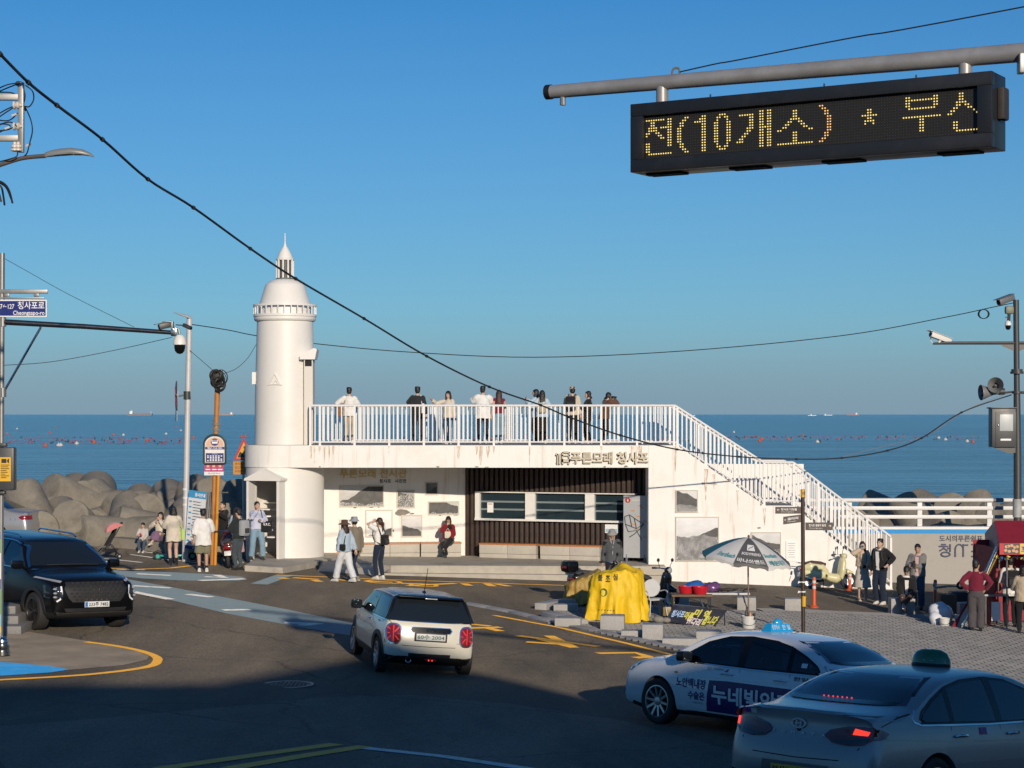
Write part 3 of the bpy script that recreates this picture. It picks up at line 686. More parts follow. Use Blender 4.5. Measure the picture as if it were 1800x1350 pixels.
# walls under the terrace
YA,YB,YC=59.6,60.35,58.4
xa,xb,xc=Xp(560,YA),Xp(818,YB),Xp(1138,YC)
a=MB();a.prism([(xa,YA),(xb,YB),(xb,YB+0.2),(xa,YA+0.2)],ZFL-0.3,ZF-0.002,lambda u,v,d:V(u,v,d));hb(a,'gallery_wall',M_WALL,sm=0)
a=MB();a.prism([(xb+0.003,YB+0.02),(xc,YC+0.02),(xc,YC+0.2),(xb+0.003,YB+0.22)],ZFL-0.3,ZF-0.002,lambda u,v,d:V(u,v,d));hb(a,'slat_backing',M_BACK,sm=0)
a=MB();a.box(((TX+Xp(1560))/2-1.0,61.25,(ZF-1)/2),(Xp(1400)-TX+1.0,0.2,ZF+1));hb(a,'back_wall',M_WALL,sm=0)
# stair block front, flush with the fascia
ST=[(1140,783),(1190,783),(1345,889),(1395,889),(1570,1036),(1600,1070),(1140,1070)]
a=MB();a.prism([(Xp(p),Zp(q)) for p,q in ST],57.0,57.3,lambda u,v,d:V(u,d,v));hb(a,'stair_wall',M_WALL,sm=0)
a=MB();a.box((Xp(1140)+0.13,59.2,(ZF-1.2)/2),(0.25,3.8,ZF+1.2));hb(a,'recess_side_wall',M_WALL,sm=0)
# steps
def flight(p0,p1,n):
    for i in range(n):
        x0_,x1_=Xp(p0[0]),Xp(p1[0]);z0_,z1_=Zp(p0[1]),Zp(p1[1])
        xa_=x0_+(x1_-x0_)*i/n;xb_=x0_+(x1_-x0_)*(i+1)/n;z=z0_+(z1_-z0_)*(i+0.75)/n
        u=MB();u.box(((xa_+xb_)/2+0.02,58.15,z-0.25),(abs(xb_-xa_)+0.04,1.66,0.5));hb(u,'step',M_CONC,sm=0)
flight((1190,783),(1345,889),10);flight((1395,889),(1570,1036),13)
a=MB();a.box((Xp(1370),58.15,Zp(889)-0.2),(Xp(1395)-Xp(1345),1.66,0.4));hb(a,'stair_landing',M_CONC,sm=0)
a=MB();a.prism([(Xp(p),Zp(q)) for p,q in((1190,800),(1345,905),(1395,905),(1570,1050),(1570,1070),(1190,1070))],58.99,59.14,lambda u,v,d:V(u,d,v));hb(a,'stair_back_wall',M_WALL,sm=0)
# timber slats, each its own
def wallpt(f,off=0.0):  # f 0..1 along the slatted wall
    n_=V(-(YC-YB),(xc-xb),0).normalized();return V(xb+(xc-xb)*f,YB+(YC-YB)*f,0)-n_*off
ang=math.atan2(YC-YB,xc-xb);LW=math.hypot(xc-xb,YC-YB)
NS=36;zt,zw0,zw1,zb_=ZF-0.01,2.27,1.47,ZFL
RW=Matrix.Rotation(ang,3,'Z')
rnd=random.Random(2)
def slat(f,z0_,z1_):
    u=MB();u.bbox((0,0,0),(0.098,0.06,z1_-z0_),0.008)
    o=hb(u,'slat',M_SLAT);p=wallpt(f,0.03+rnd.uniform(0,0.008));o.location=p-V(*HALL.location)+V(0,0,(z0_+z1_)/2);o.rotation_euler=(0,0,ang);o.data.transform(Matrix.Translation(V(*HALL.location)))
for i in range(NS):
    f=(i+0.5)/NS
    if f<0.075:slat(f,zb_,zt)
    else:slat(f,zw0+0.02,zt);slat(f,zb_,zw1-0.02)
# window band: frame, posts, panes
def wbox(mb,f0,f1,z0_,z1_,d0_,d1_):
    p0,p1=wallpt(f0),wallpt(f1);c=(p0+p1)/2;nn=V(-(YC-YB),(xc-xb),0).normalized()
    mb.box(c-nn*((d0_+d1_)/2)+V(0,0,(z0_+z1_)/2),((p1-p0).length,abs(d1_-d0_),z1_-z0_),rot=RW)
fr=lambda px:(lambda t:t)((((px-900)/FPX)*YB-xb)/((xc-xb)-((px-900)/FPX)*(YC-YB)))
f838,f846,f926,f942,f1031,f1047,f1098=[fr(p) for p in(838,846,926,943,1031,1047,1120)]
wf=None
a=MB()
wbox(a,f838,f846,zw1,zw0,0,0.16);wbox(a,f926,f942,zw1,zw0,0,0.16);wbox(a,f1031,f1047,zw1,zw0,0,0.16)
wbox(a,f838,f1098,zw1-0.06,zw1,0,0.2);wbox(a,f838,f1098,zw0,zw0+0.03,0,0.18)
wf=hb(a,'window_frame',mat('window_white',(0.74,0.73,0.70),0.5,var=0.05),sm=0)
for g0,g1 in((f846,f926),(f942,f1031),(f1047,f1098)):
    u=MB();wbox(u,g0,g1,zw1,zw0,0.015,0.03);hb(u,'pane',M_GLASS,wf,0).location=(0,0,0)
    for k in(0.36,0.66):
        u=MB();z=zw1+(zw0-zw1)*k;wbox(u,g0,g1,z-0.035,z+0.02,0.03,0.05);hb(u,'blind_rail',mat('pane_rail',(0.20,0.24,0.25),0.4,var=0.05),wf,0)
for ch in wf.children:ch.data.transform(Matrix.Translation(V(0,0,0)))
# ---- tower
tw=MB()
Zt=lambda py:CAMZ+(HZ-py)*TY/FPX
g0,g1=R(-110.5-25),R(-110.5+25)
a=MB();a.lathe([(1.17,0.25),(1.17,2.80)],48,(TX,TY,0),a0=g1,a1=g0+2*math.pi);a.lathe([(1.10,2.80),(1.10,0.25)],48,(TX,TY,0),a0=g1,a1=g0+2*math.pi)
a.lathe([(1.17,2.80),(1.17,ZF-0.002),(1.10,ZF-0.002),(1.10,2.80)],48,(TX,TY,0))
hb(a,'tower_base',M_TOW,sm=40)
a=MB();a.lathe([(0,0.47),(1.09,0.47)],24,(TX,TY,0));hb(a,'tower_base_floor',M_CONC)
SHAFT=None
a=MB();a.lathe([(0.905,ZD),(0.90,Zt(700)),(0.84,Zt(566))],64,(TX,TY,0));SHAFT=hb(a,'tower_shaft',M_TOW)
a=MB();a.lathe([(0.84,Zt(566)),(0.90,Zt(564.5)),(0.925,Zt(562)),(0.925,Zt(558)),(0.945,Zt(557)),(0.945,Zt(553)),(0.70,Zt(552))],64,(TX,TY,0));hb(a,'gallery_ring',M_TOW,sm=25)
GR=MB();GR.lathe([(0.955,Zt(539)),(0.955,Zt(536)),(0.90,Zt(536)),(0.90,Zt(539)),(0.955,Zt(539))],64,(TX,TY,0));GR=hb(GR,'gallery_rail',M_RAILW,sm=25)
for i in range(30):
    q=2*math.pi*i/30;u=MB();u.box((TX+0.93*math.cos(q),TY+0.93*math.sin(q),Zt(546)),(0.03,0.03,Zt(538)-Zt(554)),rot=Matrix.Rotation(q,3,'Z'));hb(u,'gallery_post',M_RAILW,GR,0)
a=MB();a.lathe([(0.79,Zt(553)),(0.785,Zt(536)),(0.76,Zt(533)),(0.60,Zt(503)),(0.575,Zt(500)),(0.42,Zt(493.5)),(0.27,Zt(491)),(0,Zt(491))],64,(TX,TY,0));hb(a,'dome',M_TOW,sm=30)
LAN=MB();LAN.lathe([(0.275,Zt(491)),(0.275,Zt(489)),(0.20,Zt(488.8)),(0.20,Zt(458))],24,(TX,TY,0));LAN=hb(LAN,'lantern',mat('lantern_glass',(0.10,0.10,0.085),0.15,var=0.1,spec=0.7))
for i in range(10):
    q=2*math.pi*(i+0.3)/10;u=MB();u.tube([(TX+0.245*math.cos(q),TY+0.245*math.sin(q),Zt(490)),(TX+0.245*math.cos(q),TY+0.245*math.sin(q),Zt(456))],0.03,6);hb(u,'lantern_column',M_RAILW,LAN)
a=MB();a.lathe([(0.26,Zt(458)),(0.275,Zt(456.5)),(0.275,Zt(455)),(0.24,Zt(454)),(0.19,Zt(446)),(0.10,Zt(437)),(0.05,Zt(433)),(0.035,Zt(430)),(0.02,Zt(427)),(0.012,Zt(410)),(0,Zt(409.6))],32,(TX,TY,0));hb(a,'lantern_roof',M_TOW,sm=30)
# triangle emblem: two raised outlines
def tri(cx,cz,w,h,t,d0_):
    o=[V(-w/2,0,0),V(w/2,0,0),V(0,0,h)];c=V(0,0,h*0.36);i_=[c+(p-c)*(1-t) for p in o]
    vs=[]
    for dd in(0.0,0.03):
        for p in o+i_:
            x=cx+p.x;y=TY-math.sqrt(max(0.01,0.895**2-(x-TX)**2))-dd;vs.append((x,y,cz+p.z))
    f=[]
    for k in range(3):
        j=(k+1)%3;f+=[(6+k,6+j,9+j,9+k),(k,6+k,6+j,j),(3+k,3+j,9+j,9+k)]
    return vs,f
em=MB();cx=TX+(489-501)*0.0168;em.add(*tri(cx,Zt(678)+0.0,0.44,0.38,0.30,0));em.add(*tri(cx+0.03,Zt(677),0.21,0.17,0.45,0))
hb(em,'triangle_emblem',M_TOW,sm=0)
a=MB();a.box((Xp(547,TY),TY-0.50,(Zt(632)+ZD)/2),(0.26,0.62,Zt(632)-ZD));hb(a,'terrace_door_frame',mat('door_cream',(0.66,0.62,0.55),0.6,var=0.04),sm=0)
a=MB();a.prism([(-0.25,0),(0.2,0),(0.26,0.30),(0.18,0.34),(-0.25,0.12)],-0.4,0.32,lambda u,v,d:V(Xp(547,TY)+u,TY-0.50+d,Zt(632)+v-0.02));hb(a,'terrace_door_hood',M_TOW,sm=0)
a=MB();a.box((Xp(547,TY)-0.0,TY-0.815,Zt(639)),(0.20,0.012,0.20));hb(a,'door_gap',M_BACK,sm=0)  # dark plate stands in for the shade under the door hood
a=MB();a.box((TX-0.90,TY-0.1,Zt(665)),(0.12,0.3,0.36));hb(a,'service_box',M_TOW,sm=0)
# entrance: projecting frame with pointed top
q=R(-110.5);o_=V(math.cos(q),math.sin(q),0);tg=V(-math.sin(q),math.cos(q),0);base=V(TX,TY,0)
def ebox(mb,u0,u1,r0,r1,z0_,z1_):
    P=[base+tg*u+o_*r for u in(u0,u1) for r in(r0,r1)]
    vs=[P[0]+V(0,0,z0_),P[2]+V(0,0,z0_),P[3]+V(0,0,z0_),P[1]+V(0,0,z0_),P[0]+V(0,0,z1_),P[2]+V(0,0,z1_),P[3]+V(0,0,z1_),P[1]+V(0,0,z1_)]
    mb.add(vs,[(0,3,2,1),(4,5,6,7),(0,1,5,4),(1,2,6,5),(2,3,7,6),(3,0,4,7)])
a=MB();ebox(a,-0.54,-0.47,0.9,1.42,0.25,2.74);ebox(a,0.45,0.54,0.9,1.42,0.25,2.74)
hb(a,'entrance_frame',M_TOW,sm=0)
a=MB()
prof=[(-0.60,2.74),(0.60,2.74),(0.60,2.80),(0.0,3.09),(-0.60,2.80)]
a.add([base+tg*u+o_*r+V(0,0,z) for r in(0.9,1.46) for u,z in prof],[tuple(range(5)),tuple(range(9,4,-1))]+[(k,(k+1)%5,5+(k+1)%5,5+k) for k in range(5)])
hb(a,'entrance_gable',M_TOW,sm=0)
a=MB();a.tube([(TX,TY,0.4),(TX,TY,3.1)],0.07,12);hb(a,'stair_newel',M_TOW)
for i in range(13):
    q0=R(-60-28*i);u=MB();z=0.66+0.19*i;vs=[]
    for dz in(0,0.04):
        vs+=[(TX,TY,z+dz)]+[(TX+1.08*math.cos(q0+R(k*10)),TY+1.08*math.sin(q0+R(k*10)),z+dz) for k in range(4)]
    u.add(vs,[(0,1,2,3,4)[::-1],(5,6,7,8,9)]+[(k,(k+1)%5,5+(k+1)%5,5+k) for k in range(5)]);hb(u,'spiral_tread',M_RAILW,sm=0)
# ---- railings
def railing(path,yy,name='terrace_railing',parent=None,bays=8,post_every=1,h_bot=0.12,postd=0.0,skip_last=False):
    """path: list of (px_x, z_floor, z_top) at distance yy"""
    a=MB()
    X=[((p-900)/FPX*D0,zf,zt_) for p,zf,zt_ in path]
    for i in range(len(X)-1):
        (x0_,f0,t0),(x1_,f1,t1)=X[i],X[i+1]
        a.tube([(x0_,yy,t0),(x1_,yy,t1)],0.036,8);a.tube([(x0_,yy,f0),(x1_,yy,f1)],0.026,6)
    rail=hb(a,name,M_RAILW,parent)
    return rail,X
def between(X,x):
    x=min(max(x,X[0][0]),X[-1][0])
    for i in range(len(X)-1):
        if X[i][0]-1e-6<=x<=X[i+1][0]+1e-6:
            t=(x-X[i][0])/max(1e-6,X[i+1][0]-X[i][0]);return X[i][1]+(X[i+1][1]-X[i][1])*t,X[i][2]+(X[i+1][2]-X[i][2])*t
ub=MB();ub.box((0,0,0.5),(0.034,0.034,1.0));ME_BAL=ub.mesh('baluster',M_RAILW,0)
ub=MB();ub.box((0,0,0.5),(0.066,0.066,1.0));ME_POST=ub.mesh('post',M_RAILW,0)
def bal(rail,me,nm,x,y,z0_,z1_):
    o=link(nm,me,rail);o.location=V(x,y,z0_)-V(*HALL.location);o.scale=(1,1,z1_-z0_)
ZR,ZB=Zp(713),Zp(777)
def fill(rail,X,yy,posts,pitch=0.131,drop_=0.14):
    ps=[((p-900)/FPX*D0) for p in posts]
    for x in ps:
        f,t_=between(X,x);bal(rail,ME_POST,'post',x,yy,f-drop_,t_-0.02)
    for i in range(len(ps)-1):
        n=max(2,round((ps[i+1]-ps[i])/pitch))
        for k in range(1,n):
            x=ps[i]+(ps[i+1]-ps[i])*k/n;f,t_=between(X,x);bal(rail,ME_BAL,'baluster',x,yy,f,t_-0.02)
r1_,X1=railing([(545,ZB,ZR),(1187,ZB,ZR)],57.07)
fill(r1_,X1,57.07,[545,562,623,684,745,806,868,931,992,1057,1120,1185])
r2_,X2=railing([(1187,ZB,ZR),(1343,Zp(881),Zp(813)),(1395,Zp(881),Zp(813)),(1567,Zp(1024),Zp(944))],57.09,'stair_railing')
fill(r2_,X2,57.09,[1191,1241,1292,1344,1396,1439,1482,1525,1567],drop_=0.17)
r3_,X3=railing([(560,ZB,ZR),(1100,ZB,ZR)],61.05,'rear_railing')
fill(r3_,X3,61.05,[545,615,685,755,825,895,965,1035,1100])
r4_,X4=railing([(1135,ZB,ZR),(1187,ZB,ZR),(1343,Zp(881),Zp(813)),(1395,Zp(881),Zp(813)),(1567,Zp(1024),Zp(944))],58.92,'inner_stair_railing')
fill(r4_,X4,58.92,[1136,1187,1239,1291,1343,1395,1438,1481,1524,1566])
# short return of the railing beside the tower
a=MB();xr_=Xp(545);a.tube([(xr_,57.07,ZR),(xr_,57.9,ZR)],0.036,8);a.tube([(xr_,57.07,ZB),(xr_,57.9,ZB)],0.026,6);r5_=hb(a,'return_railing',M_RAILW)
for k in range(1,6):bal(r5_,ME_BAL,'baluster',xr_-0.0,57.07+0.14*k,ZB,ZR-0.02)
# ---- writing on the building
a=MB();text_into(a,'푸른모래 청사포',rectmap(V(Xp(1004),57.0-0.07,Zp(815)),V(Xp(1140)-Xp(1004),0,0),V(0,0,Zp(794)-Zp(815)),V(0,-1,0)),depth=0.05,bold=0.03)
M_SIGN=mat('cast_letters',(0.52,0.46,0.34),0.5,var=0.1,scale=8,dirt=(0.2,0.15,0.1),dscale=8,damt=0.4)
hb(a,'lettering',M_SIGN,sm=0)
a=MB();F=rectmap(V(Xp(977),57.0-0.07,Zp(816)),V(Xp(1002)-Xp(977),0,0),V(0,0,Zp(793)-Zp(816)),V(0,-1,0))
def fr_rect(x0_,y0_,x1_,y1_):a.prism([(x0_,y0_),(x1_,y0_),(x1_,y1_),(x0_,y1_)],0,0.05,F)
fr_rect(0.42,0.62,1.0,0.72);fr_rect(0.42,0.86,1.0,0.93);fr_rect(0.42,0.10,0.52,0.93);fr_rect(0.90,0.10,1.0,0.93);fr_rect(0.42,0.16,1.0,0.40);fr_rect(0.44,0.0,0.56,0.1);fr_rect(0.86,0.0,0.98,0.1);fr_rect(0.55,0.93,0.87,1.0)
fr_rect(0.22,0.0,0.34,0.8);fr_rect(0.08,0.0,0.16,0.8);fr_rect(0.0,0.68,0.22,0.8)
hb(a,'bus_emblem',M_SIGN,sm=0)
a=MB()
for sx in(0.03,0.5,0.97):
    for zz in(0.1,0.9):
        for(q0,q1) in((977,1002),(1004,1140)):
            a.tube([(Xp(q0+(q1-q0)*sx),57.0,Zp(816-22*zz)),(Xp(q0+(q1-q0)*sx),56.93,Zp(816-22*zz))],0.008,5)
hb(a,'letter_pin',M_BACK)
def wallA(px):  # gallery wall distance at a pixel column
    u_=(px-900)/FPX;t=(u_*YA-xa)/((xb-xa)-u_*(YB-YA));return YA+(YB-YA)*t
def wrect(px0,py0,px1,py1,lift=0.0):
    d0_,d1_=wallA(px0)-lift,wallA(px1)-lift;dm=(d0_+d1_)/2
    p0=at(px0,0,d0_);p1=at(px1,0,d1_);z0_,z1_=Zp(py1,dm),Zp(py0,dm)
    return rectmap(V(p0.x,p0.y,z0_),V(p1.x-p0.x,p1.y-p0.y,0),V(0,0,z1_-z0_),V((YB-YA)*-1*-1,-(xb-xa),0).normalized())
a=MB();text_into(a,'푸른모래 전시관',wrect(597,824,715,840),depth=0.03,bold=0.008);hb(a,'gold_lettering',mat('gold_letters',(0.62,0.47,0.16),0.45,var=0.1,scale=8),sm=0)
a=MB();text_into(a,'청사포   사진전',wrect(667,842,714,849),depth=0.008,bold=0.02);hb(a,'small_lettering',mat('dark_letters',(0.03,0.03,0.03),0.6),sm=0)
# flaked paint
rnd=random.Random(9)
def flake(rectf,n=14,seed=0):
    rr=random.Random(seed);P=[(0.5+0.5*math.cos(2*math.pi*k/n)*rr.uniform(0.55,1.0),0.5+0.5*math.sin(2*math.pi*k/n)*rr.uniform(0.5,1.0)) for k in range(n)]
    u=MB();u.add([rectf(p,q,0.004) for p,q in P],[tuple(range(n))]);return u
M_FLK=mat('bare_concrete',(0.22,0.20,0.18),0.9,var=0.35,scale=9)
for k,rc in enumerate(((692,893,723,908),(620,891,628,894),(648,891,657,893),(796,903,807,907),(770,905,777,907),(663,890,668,893),(690,930,693,936),(718,901,730,905))):
    hb(flake(wrect(*rc),14,k),'flaked_paint',M_FLK,sm=0)
for k,rc in enumerate(((456,785,468,789),(475,785,480,787))):
    f=rectmap(V((rc[0]-900)*57.02/FPX,56.985+0.02*k+0.02,Zp(rc[3])),V((rc[2]-rc[0])*S0,0,0),V(0,0,(rc[3]-rc[1])*S0),V(0,-1,0))
for k,rc in enumerate(((560,819,564,822),(765,819,774,822),(834,819,842,822),(850,820,860,822),(1060,819,1066,822),(1095,818,1105,822),(1243,849,1262,852),(1330,926,1338,930),(1335,884,1340,889))):
    hb(flake(rectmap(V(Xp(rc[0]),57.0,Zp(rc[3])),V(Xp(rc[2])-Xp(rc[0]),0,0),V(0,0,Zp(rc[1])-Zp(rc[3])),V(0,-1,0)),12,k+20),'flaked_paint',M_FLK,sm=0)
# rust runs below the railing posts
M_RST=mat('rust_run',(0.50,0.27,0.09),0.8,var=0.2,scale=9)
_n=M_RST.node_tree.nodes;_l=M_RST.node_tree.links;_z=_n.new('ShaderNodeTexNoise');_z.inputs['Scale'].default_value=5.0;_z.inputs['Detail'].default_value=6;_g=_n.new('ShaderNodeNewGeometry');_mp=_n.new('ShaderNodeMapping');_mp.inputs['Scale'].default_value=(6,6,0.7);_l.new(_g.outputs['Position'],_mp.inputs['Vector']);_l.new(_mp.outputs['Vector'],_z.inputs['Vector'])
_mr=_n.new('ShaderNodeMapRange');_mr.inputs['From Min'].default_value=0.4;_mr.inputs['From Max'].default_value=0.75;_mr.inputs['To Max'].default_value=0.75;_l.new(_z.outputs['Fac'],_mr.inputs['Value']);_l.new(_mr.outputs['Result'],_n['Principled BSDF'].inputs['Alpha'])
rnd=random.Random(31)
for k,(px,w,y1) in enumerate(((547,6,806),(553,3,815),(562,5,800),(571,4,815),(579,3,808),(586,4,800),(684,3,802),(806,7,812),(838,5,800),(845,9,818),(858,7,806),(868,4,797),(931,2.5,821),(1057,4,800),(1110,7,810),(1125,9,815),(1187,6,830),(1241,8,880),(1255,5,860),(1297,5,900),(1344,6,925))):
    y0=784 if px<1190 else 784+(px-1187)*0.672+4
    f=rectmap(V(Xp(px-w/2),57.0,Zp(y1)),V(w*S0,0,0),V(0,0,(y1-y0)*S0),V(0,-1,0));u=MB();u.add([f(a_,b_,0.003) for a_,b_ in((0.35,0),(0.6,0.05),(0.85,0.6),(1,1),(0,1),(0.12,0.5))],[tuple(range(6))]);hb(u,'rust_run',M_RST,sm=0)
# ---- framed black and white photographs
def photo_mat(seed,sky_v,hill,town):
    m=bpy.data.materials.new('monochrome_print');m.use_nodes=True;n=m.node_tree.nodes;l=m.node_tree.links;p=n['Principled BSDF'];p.inputs['Roughness'].default_value=0.55
    tc=n.new('ShaderNodeTexCoord');sp=n.new('ShaderNodeSeparateXYZ');l.new(tc.outputs['Object'],sp.inputs[0])
    def M(op,a,b=None,c=None):
        x=n.new('ShaderNodeMath');x.operation=op;x.use_clamp=False
        for i,q in enumerate((a,b,c)):
            if q is None:continue
            if isinstance(q,(int,float)):x.inputs[i].default_value=q
            else:l.new(q,x.inputs[i])
        return x.outputs[0]
    u,v=sp.outputs['X'],sp.outputs['Z']
    def N(sc,det,sx=1.0,off=0.0,rg=0.6):
        mp=n.new('ShaderNodeMapping');mp.inputs['Location'].default_value=(seed*3.7+off,seed,seed*1.9+off);mp.inputs['Scale'].default_value=(1,1,sx);l.new(tc.outputs['Object'],mp.inputs['Vector'])
        z=n.new('ShaderNodeTexNoise');z.inputs['Scale'].default_value=sc;z.inputs['Detail'].default_value=det;z.inputs['Roughness'].default_value=rg;l.new(mp.outputs['Vector'],z.inputs['Vector']);return z.outputs['Fac']
    clampf=lambda x:M('MAXIMUM',M('MINIMUM',x,1.0),0.0)
    # far ridge, sloping to one side, a paler strip of water, and a busy foreground of roofs and rock
    slope=0.45 if seed%2 else-0.35
    ridge=M('ADD',M('ADD',M('MULTIPLY',N(1.1,3,0.0),0.5),M('MULTIPLY',u,slope)),hill-0.2)
    land=clampf(M('MULTIPLY',M('SUBTRACT',ridge,v),70.0));fore=clampf(M('MULTIPLY',M('SUBTRACT',M('ADD',M('MULTIPLY',N(1.7,4,0.3,5),0.5),town-0.42),v),40.0))
    skyc=M('ADD',M('MULTIPLY',v,0.18),M('ADD',sky_v-0.16,M('MULTIPLY',N(2.6,5,2.2),0.32)))
    landc=M('ADD',0.015,M('MULTIPLY',N(7,6),0.10))
    fx=M('ADD',M('MULTIPLY',M('GREATER_THAN',N(34,2,1.5,2,0.7),M('ADD',0.43,M('MULTIPLY',N(4,2,1.0,8),0.20))),0.5),M('MULTIPLY',N(9,5,1.6),0.13))
    g=M('ADD',M('MULTIPLY',land,landc),M('MULTIPLY',M('SUBTRACT',1.0,land),skyc));g=M('ADD',M('MULTIPLY',fore,fx),M('MULTIPLY',M('SUBTRACT',1.0,fore),g));g=M('MAXIMUM',g,0.012)
    cc=n.new('ShaderNodeCombineColor');[l.new(g,cc.inputs[i]) for i in range(3)];l.new(cc.outputs[0],p.inputs['Base Color'])
    return m
M_FRM=mat('pale_frame',(0.55,0.51,0.44),0.6,var=0.08,scale=6)
def picture(label,rectf,seed,sky_v,hill,town,fw=0.035):
    p00,p10,p01=rectf(0,0),rectf(1,0),rectf(0,1);ex,ez=p10-p00,p01-p00;c=p00+ex/2+ez/2;nn=(rectf(0,0,1)-p00)
    t=thing('framed_photo',label,'picture',c,math.atan2(ex.y,ex.x),'framed monochrome photographs on the hall walls')
    w,h=ex.length,ez.length;sc=max(w,h)
    u=MB();u.box((0,-0.018,0),(w*1.0,0.02,h))
    o=u.build('print',photo_mat(seed,sky_v,hill,town),t,0);o.scale=(1,1,1)
    # object coordinates run over the print in units of its longer side
    u=MB()
    for bx in((0,h/2,w+fw,fw),(0,-h/2,w+fw,fw)):u.box((bx[0],-0.022,bx[1]),(bx[2],0.04,bx[3]))
    for bx in((-w/2,0,fw,h-fw),(w/2,0,fw,h-fw)):u.box((bx[0],-0.022,bx[1]),(bx[2],0.04,bx[3]))
    u.build('frame',M_FRM,t,0)
picture('wide framed photo of a dark headland over the sea, below the gold letters',wrect(597,854,674,890),1,0.45,0.10,-0.05)
picture('small framed photo of a moored boat, right of the wide headland photo',wrect(698,862,728,892),2,0.30,0.05,0.3)
picture('small dark framed photo, highest on the gallery wall beside the slats',wrect(748,848,769,869),3,0.16,-0.1,-0.8)
picture('framed photo of village roofs, above the seated woman',wrect(753,882,806,904),4,0.5,0.15,0.05)
picture('pale framed photo of bathers on a beach, behind the woman with the ponytail',wrect(643,897,689,943),5,0.72,-0.35,-0.2)
picture('framed photo of an empty road with a lamp post, right of the ponytail woman',wrect(706,906,741,943),6,0.55,-0.12,-0.3)
picture('partly hidden framed photo behind the walking couple',wrect(597,914,625,944),7,0.6,-0.2,0)
wr57=lambda a_,b_,c_,d_:rectmap(V(Xp(a_),57.0,Zp(d_)),V(Xp(c_)-Xp(a_),0,0),V(0,0,Zp(b_)-Zp(d_)),V(0,-1,0))
picture('small square framed photo of a harbour village, highest on the stair wall',wr57(1188,862,1226,900),8,0.6,0.12,0.0,0.03)
picture('large framed photo of a bay and coastal town, left of the beach umbrella',wr57(1188,909,1263,986),9,0.62,0.05,0.28,0.03)
picture('framed photo half hidden behind the beach umbrella',wr57(1321,936,1372,985),10,0.55,0.15,0.1,0.03)
t=thing('wall_notice','white printed notice sheet on the stair wall by the brown signpost','notice',V(Xp(1391),57.0,Zp(969)))
a=MB();a.box((Xp(1391),56.985,Zp(969)),(0.32,0.03,0.58));a.build('sheet',mat('notice_white',(0.78,0.78,0.76),0.5,var=0.02),t,0,world=True)
a=MB()
for k in range(7):a.box((Xp(1391),56.968,Zp(955+4*k)),(0.22-0.03*(k%3),0.004,0.012))
a.build('print_line',mat('notice_ink',(0.25,0.27,0.3),0.6),t,0,world=True)
# ---- benches
M_WOOD=mat('orange_timber',(0.42,0.17,0.06),0.5,var=0.25,scale=14)
M_BEN=mat('bench_concrete',(0.46,0.43,0.37),0.8,var=0.1,scale=3,bump=0.15,bscale=30,dirt=(0.25,0.22,0.18),dscale=2,damt=0.4)
def bench(label,p0,p1,ztop,zbot):
    d=p1-p0;d.z=0;L=d.length;a_=math.atan2(d.y,d.x)
    t=thing('bench',label,'bench',V((p0.x+p1.x)/2,(p0.y+p1.y)/2,zbot),a_,'concrete benches along the hall wall');h=ztop-zbot
    for k in(0,1):
        u=MB();u.bbox(((k-0.5)*L/2,0.20,h*0.62),(L/2-0.008,0.40,h*0.62),0.012);u.bbox(((k-0.5)*L/2,0.21,h*0.15),(L/2-0.008,0.385,h*0.29),0.01);u.build('panel',M_BEN,t)
        for q in(-0.3,0.3):
            u=MB();u.lathe([(0.02,-0.004),(0.02,0.002),(0,0.002)],8,((k-0.5)*L/2+q*L/2,-0.0,h*0.62),'y');u.build('plug',M_BACK,t)
    for k in range(3):
        u=MB();u.bbox((0,0.06+0.135*k,h-0.028),(L+0.02,0.125,0.05),0.008);u.build('seat_board',M_WOOD,t)
bench('long concrete bench with timber top under the framed photos, left unit',at(633,0,wallA(633)-0.47),at(738,0,wallA(738)-0.47),0.74,0.29)
bench('concrete bench with timber top that the woman in black sits on',at(740,0,wallA(740)-0.47),at(811,0,wallA(811)-0.47),0.74,0.28)
wp=lambda px,off:wallpt(fr(px),off)
bench('concrete bench with timber top before the slats, under the first window',wp(853,0.55),wp(952,0.55),0.73,0.27)
bench('concrete bench with timber top before the slats, nearest the map board',wp(959,0.55),wp(1063,0.55),0.73,0.27)
# ---- map board and notices
t=thing('map_board','tall grey information map board with red round sign, beside the slatted wall','sign',V(Xp(1117,58.0),58.0,0.27))
X0,X1_=Xp(1096,58.0),Xp(1138,57.75);zb0,zt0=Zp(980,58),Zp(871,58)
F=rectmap(V(X0,58.0,zb0),V(X1_-X0,-0.25,0),V(0,0,zt0-zb0),V(-0.3,-1,0).normalized())
a=MB();a.prism([(0,0),(1,0),(1,1),(0,1)],-0.06,0,F);a.build('panel',mat('map_board_grey',(0.42,0.43,0.44),0.35,var=0.04),t,0,world=True)
a=MB();a.prism([(0.18+0.11*math.cos(k*math.pi/8),0.925+0.042*math.sin(k*math.pi/8)) for k in range(16)],0,0.006,F);a.build('red_disc',mat('sign_red',(0.42,0.03,0.03),0.5),t,0,world=True)
a=MB();text_into(a,'i',rectmap(F(0.155,0.905,0.008),F(0.21,0.905,0.008)-F(0.155,0.905,0.008),F(0.155,0.947,0.008)-F(0.155,0.905,0.008),V(0,-1,0)));text_into(a,'청사포안내',rectmap(F(0.36,0.912,0.004),F(0.70,0.912,0)-F(0.36,0.912,0),F(0.36,0.945,0)-F(0.36,0.912,0),V(0,-1,0)));a.build('lettering',MATS['notice_white'],t,0,world=True)
a=MB()
